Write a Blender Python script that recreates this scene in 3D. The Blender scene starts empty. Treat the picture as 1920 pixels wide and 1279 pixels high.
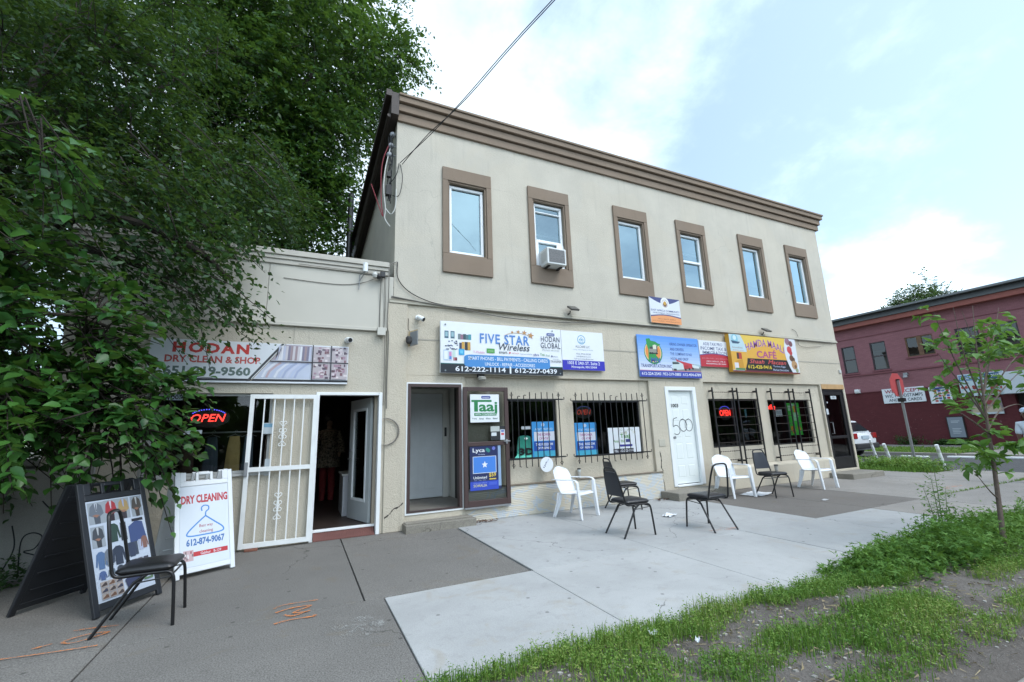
import bpy, bmesh, math, random
import numpy as np
from mathutils import Vector, Matrix
R_ = math.radians
random.seed(7)
RNG = np.random.default_rng(11)
scene = bpy.context.scene
COL = scene.collection

# ------------------------------------------------------------------ camera
cam_d = bpy.data.cameras.new("Camera")
cam = bpy.data.objects.new("Camera", cam_d); COL.objects.link(cam)
cam_d.sensor_width = 36; cam_d.lens = 15.442; cam_d.clip_start = .05; cam_d.clip_end = 1500
def cam_matrix(yaw, pitch, roll, loc):
    cy, sy, cp, sp = math.cos(yaw), math.sin(yaw), math.cos(pitch), math.sin(pitch)
    f = Vector((sy*cp, cy*cp, sp)); r = Vector((cy, -sy, 0)); u = r.cross(f)
    c, s = math.cos(roll), math.sin(roll)
    r2 = c*r + s*u; u2 = -s*r + c*u; b = -f
    return Matrix(((r2.x, u2.x, b.x, loc[0]), (r2.y, u2.y, b.y, loc[1]), (r2.z, u2.z, b.z, loc[2]), (0, 0, 0, 1)))
cam.matrix_world = cam_matrix(0.444331966, 0.205312673, -0.0349451036, (0, -7.41675, 1.45))
scene.camera = cam

# ------------------------------------------------------------------ sky
SUN_EL, SUN_AZ = R_(52), R_(148)          # azimuth from +y towards +x
world = bpy.data.worlds.new("World"); scene.world = world; world.use_nodes = True
wt = world.node_tree; wt.nodes.clear()
def WN(t, **k):
    n = wt.nodes.new(t)
    for a, b in k.items(): setattr(n, a, b)
    return n
sky = WN('ShaderNodeTexSky', sky_type='NISHITA', sun_disc=False, sun_elevation=SUN_EL, sun_rotation=SUN_AZ)
sky.air_density = 1.0; sky.dust_density = .8; sky.ozone_density = 1.0
tc = WN('ShaderNodeTexCoord')
sep = WN('ShaderNodeSeparateXYZ'); wt.links.new(tc.outputs['Generated'], sep.inputs[0])
zz = WN('ShaderNodeMath', operation='MAXIMUM'); wt.links.new(sep.outputs[2], zz.inputs[0]); zz.inputs[1].default_value = 0.0
zc = WN('ShaderNodeMath', operation='ADD'); wt.links.new(zz.outputs[0], zc.inputs[0]); zc.inputs[1].default_value = 0.35
dv = WN('ShaderNodeVectorMath', operation='DIVIDE')
cmb = WN('ShaderNodeCombineXYZ')
for i in range(3): wt.links.new(zc.outputs[0], cmb.inputs[i])
wt.links.new(tc.outputs['Generated'], dv.inputs[0]); wt.links.new(cmb.outputs[0], dv.inputs[1])
def wnoise(scale, detail, rough, off, dist=0.0):
    a = WN('ShaderNodeVectorMath', operation='ADD'); wt.links.new(dv.outputs[0], a.inputs[0]); a.inputs[1].default_value = off
    n = WN('ShaderNodeTexNoise'); n.inputs['Scale'].default_value = scale; n.inputs['Detail'].default_value = detail
    n.inputs['Roughness'].default_value = rough; n.inputs['Distortion'].default_value = dist
    wt.links.new(a.outputs[0], n.inputs['Vector']); return n.outputs[0]
def wmath(op, a, b, clamp=False):
    n = WN('ShaderNodeMath', operation=op); n.use_clamp = clamp
    for i, v in enumerate((a, b)):
        if isinstance(v, (int, float)): n.inputs[i].default_value = v
        else: wt.links.new(v, n.inputs[i])
    return n.outputs[0]
def wlobe(d, lo, hi):
    """soft disc of cloud around a direction"""
    v = WN('ShaderNodeVectorMath', operation='DOT_PRODUCT'); wt.links.new(tc.outputs['Generated'], v.inputs[0])
    v.inputs[1].default_value = Vector(d).normalized()
    m = WN('ShaderNodeMapRange', interpolation_type='SMOOTHSTEP'); wt.links.new(v.outputs['Value'], m.inputs[0])
    m.inputs[1].default_value = lo; m.inputs[2].default_value = hi
    return m.outputs[0]
n1 = wnoise(1.5, 8, .55, (3.1, 1.7, .4), .3)
n2 = wnoise(4.5, 9, .6, (.3, 5.2, 2.0), .2)
veil = wlobe((0.34, 0.66, 0.66), .45, 1.0)              # thin bright cloud in front of the sun
cum = wlobe((0.915, 0.33, 0.17), .980, .998)            # cumulus low on the right
low = WN('ShaderNodeMapRange', interpolation_type='SMOOTHSTEP'); wt.links.new(sep.outputs[2], low.inputs[0])
low.inputs[1].default_value = .30; low.inputs[2].default_value = .02
clr = wlobe((0.90, 0.10, 0.44), .45, 1.0)               # clear blue gap to the upper right
m = wmath('ADD', wmath('MULTIPLY', n1, .95), wmath('MULTIPLY', n2, .5))
m = wmath('ADD', m, wmath('MULTIPLY', veil, .40))
m = wmath('ADD', m, wmath('MULTIPLY', cum, .30))
m = wmath('ADD', m, wmath('MULTIPLY', low.outputs[0], .10))
m = wmath('SUBTRACT', m, wmath('MULTIPLY', clr, .34))
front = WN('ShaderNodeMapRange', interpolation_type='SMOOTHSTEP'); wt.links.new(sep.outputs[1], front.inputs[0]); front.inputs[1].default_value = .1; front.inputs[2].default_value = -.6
m = wmath('ADD', m, wmath('MULTIPLY', front.outputs[0], .16))  # extra cloud added behind the camera, out of view, for light on the facade
mr = WN('ShaderNodeMapRange', interpolation_type='SMOOTHSTEP'); wt.links.new(m, mr.inputs[0])
mr.inputs[1].default_value = .62; mr.inputs[2].default_value = 1.10; mr.inputs[3].default_value = .10
mix = WN('ShaderNodeMix', data_type='RGBA'); wt.links.new(mr.outputs[0], mix.inputs[0])
hs = WN('ShaderNodeVectorMath', operation='SCALE'); hs.inputs[3].default_value = 1.0
wt.links.new(sky.outputs[0], hs.inputs[0])

hz = WN('ShaderNodeMix', data_type='RGBA'); hz.inputs[0].default_value = .36; wt.links.new(hs.outputs[0], hz.inputs[6]); hz.inputs[7].default_value = (2.5, 3.55, 4.3, 1)   # summer haze high up
wt.links.new(hz.outputs[2], mix.inputs[6]); 
# cloud brightness raised behind the camera, mostly out of view, to light the facade
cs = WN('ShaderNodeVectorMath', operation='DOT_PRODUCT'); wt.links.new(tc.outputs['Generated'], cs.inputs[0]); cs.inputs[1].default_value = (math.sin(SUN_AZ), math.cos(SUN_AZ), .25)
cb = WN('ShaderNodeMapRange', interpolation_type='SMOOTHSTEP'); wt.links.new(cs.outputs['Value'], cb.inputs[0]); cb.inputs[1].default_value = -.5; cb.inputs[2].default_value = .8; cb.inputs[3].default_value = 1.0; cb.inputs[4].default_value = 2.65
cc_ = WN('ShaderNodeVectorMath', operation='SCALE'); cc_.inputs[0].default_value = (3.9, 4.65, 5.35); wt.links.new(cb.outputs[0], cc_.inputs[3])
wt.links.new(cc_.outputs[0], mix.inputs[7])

bg = WN('ShaderNodeBackground'); bg.inputs[1].default_value = .11
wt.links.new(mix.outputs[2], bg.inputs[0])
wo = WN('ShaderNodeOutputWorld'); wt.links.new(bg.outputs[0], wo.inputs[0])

# ------------------------------------------------------------------ sun behind thin cloud
sd = bpy.data.lights.new("Sun", 'SUN'); sd.energy = 0.75; sd.angle = R_(26); sd.color = (1, .99, .97)
sun = bpy.data.objects.new("Sun", sd); COL.objects.link(sun)
sdir = Vector((math.sin(SUN_AZ)*math.cos(SUN_EL), math.cos(SUN_AZ)*math.cos(SUN_EL), math.sin(SUN_EL)))
sun.rotation_euler = sdir.to_track_quat('Z', 'Y').to_euler(); sun.location = (0, 0, 30)

scene.view_settings.view_transform = 'Standard'; scene.view_settings.look = 'None'
scene.view_settings.exposure = 1.3; scene.view_settings.gamma = 1
scene.cycles.max_bounces = 8; scene.cycles.transparent_max_bounces = 12

# ------------------------------------------------------------------ helpers: materials
MATS = {}
def new_mat(name):
    m = bpy.data.materials.new(name); m.use_nodes = True
    nt = m.node_tree; b = nt.nodes['Principled BSDF']
    return m, nt, b
def c4(c): return (c[0], c[1], c[2], 1)
def plain(name, col, rough=.5, metal=0, var=.06, vscale=6, bump=0, bscale=200, spec=.5, emit=None, estr=0, coat=0):
    """paint / plastic / metal with faint mottling"""
    if name in MATS: return MATS[name]
    m, nt, b = new_mat(name)
    N = nt.nodes; L = nt.links
    t = N.new('ShaderNodeTexCoord'); n = N.new('ShaderNodeTexNoise'); n.inputs['Scale'].default_value = vscale; n.inputs['Detail'].default_value = 5
    L.new(t.outputs['Object'], n.inputs['Vector'])
    mx = N.new('ShaderNodeMix'); mx.data_type = 'RGBA'
    L.new(n.outputs[0], mx.inputs[0])
    mx.inputs[6].default_value = c4([max(0, x*(1-var*1.6)) for x in col]); mx.inputs[7].default_value = c4([min(1, x*(1+var)) for x in col])
    L.new(mx.outputs[2], b.inputs['Base Color'])
    b.inputs['Roughness'].default_value = rough; b.inputs['Metallic'].default_value = metal
    b.inputs['Specular IOR Level'].default_value = spec; b.inputs['Coat Weight'].default_value = coat
    if bump:
        n2 = N.new('ShaderNodeTexNoise'); n2.inputs['Scale'].default_value = bscale; n2.inputs['Detail'].default_value = 3
        L.new(t.outputs['Object'], n2.inputs['Vector'])
        bp = N.new('ShaderNodeBump'); bp.inputs['Strength'].default_value = bump; bp.inputs['Distance'].default_value = .01
        L.new(n2.outputs[0], bp.inputs['Height']); L.new(bp.outputs[0], b.inputs['Normal'])
    if emit:
        b.inputs['Emission Color'].default_value = c4(emit); b.inputs['Emission Strength'].default_value = estr
    MATS[name] = m; return m
def ramp(nt, src, stops):
    r = nt.nodes.new('ShaderNodeValToRGB'); nt.links.new(src, r.inputs[0])
    e = r.color_ramp.elements
    while len(e) < len(stops): e.new(.5)
    for i, (p, c) in enumerate(stops): e[i].position = p; e[i].color = c4(c) if len(c) == 3 else c
    return r.outputs[0]
def noise(nt, co, scale, detail=4, rough=.55, dist=0):
    n = nt.nodes.new('ShaderNodeTexNoise'); n.inputs['Scale'].default_value = scale; n.inputs['Detail'].default_value = detail
    n.inputs['Roughness'].default_value = rough; n.inputs['Distortion'].default_value = dist
    nt.links.new(co, n.inputs['Vector']); return n.outputs[0]
def mixc(nt, fac, a, b, mode='MIX'):
    mx = nt.nodes.new('ShaderNodeMix'); mx.data_type = 'RGBA'; mx.blend_type = mode
    for i, v in ((0, fac), (6, a), (7, b)):
        if isinstance(v, (int, float)): mx.inputs[i].default_value = v
        elif isinstance(v, (tuple, list)): mx.inputs[i].default_value = c4(v)
        else: nt.links.new(v, mx.inputs[i])
    return mx.outputs[2]
def maprange(nt, v, a, b, c=0, d=1, smooth=True):
    n = nt.nodes.new('ShaderNodeMapRange'); n.interpolation_type = 'SMOOTHSTEP' if smooth else 'LINEAR'
    nt.links.new(v, n.inputs[0]); n.inputs[1].default_value = a; n.inputs[2].default_value = b; n.inputs[3].default_value = c; n.inputs[4].default_value = d
    return n.outputs[0]
def mth(nt, op, a, b=0.0):
    n = nt.nodes.new('ShaderNodeMath'); n.operation = op
    for i, v in enumerate((a, b)):
        if isinstance(v, (int, float)): n.inputs[i].default_value = v
        else: nt.links.new(v, n.inputs[i])
    return n.outputs[0]
def bump(nt, b, h, strength, dist=.01):
    bp = nt.nodes.new('ShaderNodeBump'); bp.inputs['Strength'].default_value = strength; bp.inputs['Distance'].default_value = dist
    nt.links.new(h, bp.inputs['Height']); nt.links.new(bp.outputs[0], b.inputs['Normal'])
def objco(nt): return nt.nodes.new('ShaderNodeTexCoord').outputs['Object']
def scaled(nt, co, s):
    v = nt.nodes.new('ShaderNodeVectorMath'); v.operation = 'MULTIPLY'; nt.links.new(co, v.inputs[0]); v.inputs[1].default_value = s
    return v.outputs[0]

def stucco(name, col, dirt=(.30, .27, .22), bstr=.55, bsc=90, streak=.7):
    if name in MATS: return MATS[name]
    m, nt, b = new_mat(name); co = objco(nt)
    big = noise(nt, co, 1.1, 6, .65)
    c = mixc(nt, maprange(nt, big, .35, .7), [x*.93 for x in col], [min(1, x*1.04) for x in col])
    st = noise(nt, scaled(nt, co, (9, 9, .5)), 1.0, 6, .65)            # rain streaks, long in z
    c = mixc(nt, maprange(nt, st, .54, .76, 0, streak), c, [x*.76 for x in col])
    c = mixc(nt, maprange(nt, noise(nt, co, .45, 4, .5, .6), .52, .56, 0, .22), c, [min(1, x*y) for x, y in zip(col, (1.05, 1.0, .93))])   # repainted patches
    sp = noise(nt, co, 22, 5, .7)
    c = mixc(nt, maprange(nt, sp, .66, .78, 0, .6), c, dirt)
    v2 = nt.nodes.new('ShaderNodeTexVoronoi'); v2.feature = 'DISTANCE_TO_EDGE'; v2.inputs['Scale'].default_value = .28
    wv = nt.nodes.new('ShaderNodeVectorMath'); wv.operation = 'ADD'; nt.links.new(co, wv.inputs[0]); nn_ = nt.nodes.new('ShaderNodeTexNoise'); nn_.inputs['Scale'].default_value = 1.3; nn_.inputs['Detail'].default_value = 6; nt.links.new(co, nn_.inputs['Vector'])
    nt.links.new(nn_.outputs['Color'], wv.inputs[1]); nt.links.new(wv.outputs[0], v2.inputs['Vector'])
    c = mixc(nt, mth(nt, 'MULTIPLY', maprange(nt, v2.outputs['Distance'], .0008, .0022, .28, 0), maprange(nt, noise(nt, co, .6, 2), .50, .56)), c, [x*.5 for x in col])
    c = mixc(nt, maprange(nt, noise(nt, scaled(nt, co, (5, 5, .9)), 1.6, 7, .72), .60, .80, 0, .5), c, [x*.70 for x in col])
    nt.links.new(c, b.inputs['Base Color']); b.inputs['Roughness'].default_value = .92; b.inputs['Specular IOR Level'].default_value = .2
    h = mth(nt, 'ADD', noise(nt, co, bsc, 4, .6), mth(nt, 'MULTIPLY', noise(nt, co, bsc*.35, 3), .8))
    bump(nt, b, h, bstr, .012)
    MATS[name] = m; return m
def concrete(name, base, dark, agg=.5, aggsc=160, bstr=.25, spots=True, tone=(.9, 1.08)):
    if name in MATS: return MATS[name]
    m, nt, b = new_mat(name); co = objco(nt)
    big = noise(nt, co, .9, 7, .62, .3)
    c = mixc(nt, maprange(nt, big, .32, .68), [x*tone[0] for x in base], [x*tone[1] for x in base])
    mid = noise(nt, co, 7, 6, .7)
    c = mixc(nt, maprange(nt, mid, .5, .75, 0, .45), c, dark)
    fine = noise(nt, co, aggsc, 3, .7)
    c = mixc(nt, mth(nt, 'MULTIPLY', maprange(nt, fine, .56, .40), agg), c, [x*.45 for x in base]) if agg else c
    c = mixc(nt, mth(nt, 'MULTIPLY', maprange(nt, fine, .58, .68), agg*.8), c, [min(1, x*1.5) for x in base]) if agg else c
    wsh = noise(nt, co, .35, 5, .6, .8); c = mixc(nt, maprange(nt, wsh, .42, .62, 0, .30), c, [x*.72 for x in base])
    if spots:
        v = nt.nodes.new('ShaderNodeTexVoronoi'); v.voronoi_dimensions = '2D'; v.inputs['Scale'].default_value = 2.6; nt.links.new(co, v.inputs['Vector'])
        vs_ = nt.nodes.new('ShaderNodeSeparateColor'); nt.links.new(v.outputs['Color'], vs_.inputs[0])
        gum = mth(nt, 'MULTIPLY', maprange(nt, v.outputs['Distance'], .030, .055, .6, 0), maprange(nt, vs_.outputs[0], .70, .74))
        c = mixc(nt, gum, c, [x*.35 for x in dark])
        v2 = nt.nodes.new('ShaderNodeTexVoronoi'); v2.voronoi_dimensions = '2D'; v2.feature = 'DISTANCE_TO_EDGE'; v2.inputs['Scale'].default_value = .33
        wv = nt.nodes.new('ShaderNodeVectorMath'); wv.operation = 'ADD'; nt.links.new(co, wv.inputs[0]); nn_ = nt.nodes.new('ShaderNodeTexNoise'); nn_.inputs['Scale'].default_value = 1.7; nn_.inputs['Detail'].default_value = 6; nt.links.new(co, nn_.inputs['Vector'])
        nt.links.new(nn_.outputs['Color'], wv.inputs[1]); nt.links.new(wv.outputs[0], v2.inputs['Vector'])
        crk = mth(nt, 'MULTIPLY', maprange(nt, v2.outputs['Distance'], .0012, .003, .7, 0), maprange(nt, noise(nt, co, .5, 2), .5, .56))
        c = mixc(nt, crk, c, [x*.4 for x in dark])
        br = noise(nt, co, 2.1, 4, .6, 1.2)
        c = mixc(nt, maprange(nt, br, .58, .70, 0, .45), c, [base[0]*.82, base[1]*.74, base[2]*.62])
    isl = nt.nodes.new('ShaderNodeNewGeometry').outputs['Random Per Island']
    tn = nt.nodes.new('ShaderNodeCombineColor'); 
    for k_ in range(3): nt.links.new(maprange(nt, isl, 0, 1, .90, 1.06-.01*k_, False), tn.inputs[k_])
    c = mixc(nt, 1.0, c, tn.outputs[0], 'MULTIPLY')
    nt.links.new(c, b.inputs['Base Color']); b.inputs['Roughness'].default_value = .88; b.inputs['Specular IOR Level'].default_value = .25
    bump(nt, b, mth(nt, 'ADD', fine, mth(nt, 'MULTIPLY', mid, .6)), bstr, .006)
    MATS[name] = m; return m
def glass(name, tint=(.75, .8, .8), refl=1.0, rough=.02, gcol=(1, 1, 1)):
    """window pane: clear pane with Fresnel reflection"""
    if name in MATS: return MATS[name]
    m = bpy.data.materials.new(name); m.use_nodes = True; nt = m.node_tree; nt.nodes.clear()
    o = nt.nodes.new('ShaderNodeOutputMaterial'); mx = nt.nodes.new('ShaderNodeMixShader')
    t = nt.nodes.new('ShaderNodeBsdfTransparent'); t.inputs[0].default_value = c4(tint)
    g = nt.nodes.new('ShaderNodeBsdfGlossy'); g.inputs['Roughness'].default_value = rough; g.inputs[0].default_value = c4(gcol)
    f = nt.nodes.new('ShaderNodeFresnel'); f.inputs['IOR'].default_value = 1.5
    co = objco(nt); bp = nt.nodes.new('ShaderNodeBump'); bp.inputs['Strength'].default_value = .06; bp.inputs['Distance'].default_value = .02
    nt.links.new(noise(nt, co, 2.0, 2), bp.inputs['Height']); nt.links.new(bp.outputs[0], g.inputs['Normal'])
    fac = mth(nt, 'MULTIPLY', f.outputs[0], refl)
    nt.links.new(fac, mx.inputs[0]); nt.links.new(t.outputs[0], mx.inputs[1]); nt.links.new(g.outputs[0], mx.inputs[2]); nt.links.new(mx.outputs[0], o.inputs[0])
    MATS[name] = m; return m

# ------------------------------------------------------------------ helpers: meshes
class MB:
    def __init__(s, off=(0, 0, 0)): s.v = []; s.f = []; s.off = Vector(off)
    def add(s, vs, fs):
        n = len(s.v); s.v += [tuple(x) for x in vs]; s.f += [tuple(i+n for i in f) for f in fs]; return s
    def box(s, x0, y0, z0, x1, y1, z1):
        x0, x1 = sorted((x0, x1)); y0, y1 = sorted((y0, y1)); z0, z1 = sorted((z0, z1))
        return s.add([(x0,y0,z0),(x1,y0,z0),(x1,y1,z0),(x0,y1,z0),(x0,y0,z1),(x1,y0,z1),(x1,y1,z1),(x0,y1,z1)],
              [(3,2,1,0),(4,5,6,7),(0,1,5,4),(1,2,6,5),(2,3,7,6),(3,0,4,7)])
    def obox(s, c, ax, ay, az):
        """box by centre and three half axes"""
        c, ax, ay, az = map(Vector, (c, ax, ay, az))
        vs = [c+sx*ax+sy*ay+sz*az for sz in (-1, 1) for sx, sy in ((-1,-1),(1,-1),(1,1),(-1,1))]
        return s.add(vs, [(3,2,1,0),(4,5,6,7),(0,1,5,4),(1,2,6,5),(2,3,7,6),(3,0,4,7)])
    def bar(s, a, b, w, h=None, up=(0, 0, 1)):
        a, b = Vector(a), Vector(b); d = b-a; h = h or w; L = d.length; d.normalize(); up = Vector(up)
        if abs(d.dot(up)) > .98: up = Vector((1, 0, 0))
        x = d.cross(up).normalized(); y = x.cross(d)
        return s.obox((a+b)/2, x*w/2, y*h/2, d*L/2)
    def tube(s, pts, r, n=8, cap=True):
        pts = [Vector(p) for p in pts]; rs = r if isinstance(r, (list, tuple)) else [r]*len(pts)
        vs = []; fs = []; prev = None
        for i, p in enumerate(pts):
            d = (pts[min(i+1, len(pts)-1)]-pts[max(i-1, 0)])
            if d.length < 1e-9: d = Vector((0, 0, 1))
            d.normalize()
            if prev is None:
                up = Vector((0, 0, 1)) if abs(d.z) < .95 else Vector((1, 0, 0)); x = d.cross(up).normalized()
            else: x = (prev-d*prev.dot(d)).normalized()
            prev = x; y = d.cross(x)
            vs += [p+rs[i]*(math.cos(2*math.pi*k/n)*x+math.sin(2*math.pi*k/n)*y) for k in range(n)]
        for i in range(len(pts)-1):
            for k in range(n): fs.append((i*n+k, i*n+(k+1) % n, (i+1)*n+(k+1) % n, (i+1)*n+k))
        if cap: fs.append(tuple(range(n-1, -1, -1))); fs.append(tuple((len(pts)-1)*n+k for k in range(n)))
        return s.add(vs, fs)
    def cyl(s, a, b, r0, r1=None, n=16): return s.tube([a, b], [r0, r0 if r1 is None else r1], n)
    def lathe(s, prof, c=(0, 0, 0), n=20):
        vs = []; fs = []
        for r, z in prof: vs += [(c[0]+r*math.cos(2*math.pi*k/n), c[1]+r*math.sin(2*math.pi*k/n), c[2]+z) for k in range(n)]
        for i in range(len(prof)-1):
            for k in range(n): fs.append((i*n+k, i*n+(k+1) % n, (i+1)*n+(k+1) % n, (i+1)*n+k))
        fs.append(tuple(range(n-1, -1, -1))); fs.append(tuple((len(prof)-1)*n+k for k in range(n)))
        return s.add(vs, fs)
    def sphere(s, c, r, n=12, m=8, sx=1, sy=1, sz=1):
        prof = [(max(1e-4, r*math.sin(math.pi*i/m)), -r*math.cos(math.pi*i/m)) for i in range(m+1)]
        k0 = len(s.v); s.lathe(prof, (0, 0, 0), n)
        for i in range(k0, len(s.v)):
            v = s.v[i]; s.v[i] = (c[0]+v[0]*sx, c[1]+v[1]*sy, c[2]+v[2]*sz)
        return s
    def prism(s, poly, frame, t):
        """poly 2-D (u,v); frame=(O,U,V,N); thickness t along N"""
        O, U, V, N = map(Vector, frame); n = len(poly)
        vs = [O+U*u+V*v for u, v in poly]+[O+U*u+V*v+N*t for u, v in poly]
        fs = [tuple(range(n-1, -1, -1)), tuple(range(n, 2*n))]+[(i, (i+1) % n, n+(i+1) % n, n+i) for i in range(n)]
        return s.add(vs, fs)
    def flat(s, poly, frame, h=0.0):
        O, U, V, N = map(Vector, frame)
        return s.add([O+U*u+V*v+N*h for u, v in poly], [tuple(range(len(poly)))])
    def wall(s, x0, x1, z0, z1, y, holes, depth=.2, axis='y', sgn=1):
        """vertical wall face with openings and their reveals. axis 'y': plane y=const facing -y, reveals go +y*depth"""
        xs = sorted({x0, x1, *[h[0] for h in holes], *[h[1] for h in holes]}); xs = [x for x in xs if x0 <= x <= x1]
        zs = sorted({z0, z1, *[h[2] for h in holes], *[h[3] for h in holes]}); zs = [z for z in zs if z0 <= z <= z1]
        P = (lambda a, d, z: (a, y+d, z)) if axis == 'y' else (lambda a, d, z: (y+d, a, z))
        for i in range(len(xs)-1):
            for j in range(len(zs)-1):
                cx, cz = (xs[i]+xs[i+1])/2, (zs[j]+zs[j+1])/2
                if any(h[0] < cx < h[1] and h[2] < cz < h[3] for h in holes): continue
                s.add([P(xs[i],0,zs[j]),P(xs[i+1],0,zs[j]),P(xs[i+1],0,zs[j+1]),P(xs[i],0,zs[j+1])], [(0,1,2,3)])
        for a, b, c, d in holes:
            e = depth*sgn
            for q in (((a,c),(a,d)),((b,d),(b,c)),((a,d),(b,d)),((b,c),(a,c))):
                (p0, r0), (p1, r1) = q
                s.add([P(p0,0,r0),P(p1,0,r1),P(p1,e,r1),P(p0,e,r0)], [(0,1,2,3)])
        return s
    def build(s, name, m, parent=None, smooth=False, bevel=0, seg=2, kind=None, label=None, recalc=True):
        me = bpy.data.meshes.new(name); ox = s.off
        me.from_pydata([(x-ox.x, y-ox.y, z-ox.z) for x, y, z in s.v], [], s.f)
        if recalc:
            bm = bmesh.new(); bm.from_mesh(me); bmesh.ops.recalc_face_normals(bm, faces=bm.faces); bm.to_mesh(me); bm.free()
        if smooth:
            me.polygons.foreach_set('use_smooth', [True]*len(me.polygons))
            try: me.set_sharp_from_angle(angle=R_(40))
            except Exception: pass
        me.materials.append(m)
        o = bpy.data.objects.new(name, me); COL.objects.link(o)
        if parent is not None: o.parent = parent
        elif tuple(ox) != (0, 0, 0): o.location = ox
        if bevel:
            md = o.modifiers.new('Bevel', 'BEVEL'); md.width = bevel; md.segments = seg; md.limit_method = 'ANGLE'
        if kind: o['kind'] = kind
        if label: o['label'] = label
        return o
def thing(name, label, cat, loc=(0, 0, 0), rz=0, group=None):
    o = bpy.data.objects.new(name, None); COL.objects.link(o); o.location = loc; o.rotation_euler = (0, 0, rz)
    o.empty_display_size = .2
    o['label'] = label; o['category'] = cat
    if group: o['group'] = group
    return o
def tag(o, label, cat, group=None):
    o['label'] = label; o['category'] = cat
    if group: o['group'] = group
    return o
def dup(root, loc, rz, label, group=None):
    r = root.copy(); COL.objects.link(r); r.location = loc; r.rotation_euler = (0, 0, rz); r['label'] = label
    if group: r['group'] = group
    for ch in list(root.children):
        c = ch.copy(); COL.objects.link(c); c.parent = r
        for g in list(ch.children):
            d = g.copy(); COL.objects.link(d); d.parent = c
    return r
def arc(cx, cy, r, a0, a1, n=10, ry=None):
    ry = r if ry is None else ry
    return [(cx+r*math.cos(R_(a0+(a1-a0)*i/n)), cy+ry*math.sin(R_(a0+(a1-a0)*i/n))) for i in range(n+1)]
def rrect(x0, y0, x1, y1, r, n=4):
    return arc(x1-r, y1-r, r, 0, 90, n)+arc(x0+r, y1-r, r, 90, 180, n)+arc(x0+r, y0+r, r, 180, 270, n)+arc(x1-r, y0+r, r, 270, 360, n)
def catmull(pts, k=6):
    pts = [Vector(p) for p in pts]; out = []
    P = [pts[0]]+pts+[pts[-1]]
    for i in range(1, len(P)-2):
        for j in range(k):
            t = j/k; a, b, c, d = P[i-1:i+3]
            out.append(.5*((2*b)+(c-a)*t+(2*a-5*b+4*c-d)*t*t+(3*b-a-3*c+d)*t**3))
    out.append(pts[-1]); return out

# text as flat mesh (2-D verts and faces, bounding box normalised to 0..1)
_TXT = {}
def text2d(body, bold=0.0, shear=0.0, space=1.0, align='LEFT', line=1.0):
    key = (body, bold, shear, space, align, line)
    if key in _TXT: return _TXT[key]
    cu = bpy.data.curves.new('lettering', 'FONT'); cu.body = body; cu.size = 1; cu.offset = bold; cu.shear = shear
    cu.space_character = space; cu.align_x = align; cu.space_line = line; cu.resolution_u = 2
    o = bpy.data.objects.new('lettering', cu); COL.objects.link(o)
    dg = bpy.context.evaluated_depsgraph_get(); dg.update()
    me = bpy.data.meshes.new_from_object(o.evaluated_get(dg))
    vs = [(v.co.x, v.co.y) for v in me.vertices]; fs = [tuple(p.vertices) for p in me.polygons]
    bpy.data.objects.remove(o); bpy.data.curves.remove(cu); bpy.data.meshes.remove(me)
    xs = [v[0] for v in vs]; ys = [v[1] for v in vs]; x0, x1, y0, y1 = min(xs), max(xs), min(ys), max(ys)
    vs = [((x-x0)/max(1e-6, x1-x0), (y-y0)/max(1e-6, y1-y0)) for x, y in vs]
    _TXT[key] = (vs, fs); return vs, fs

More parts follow.
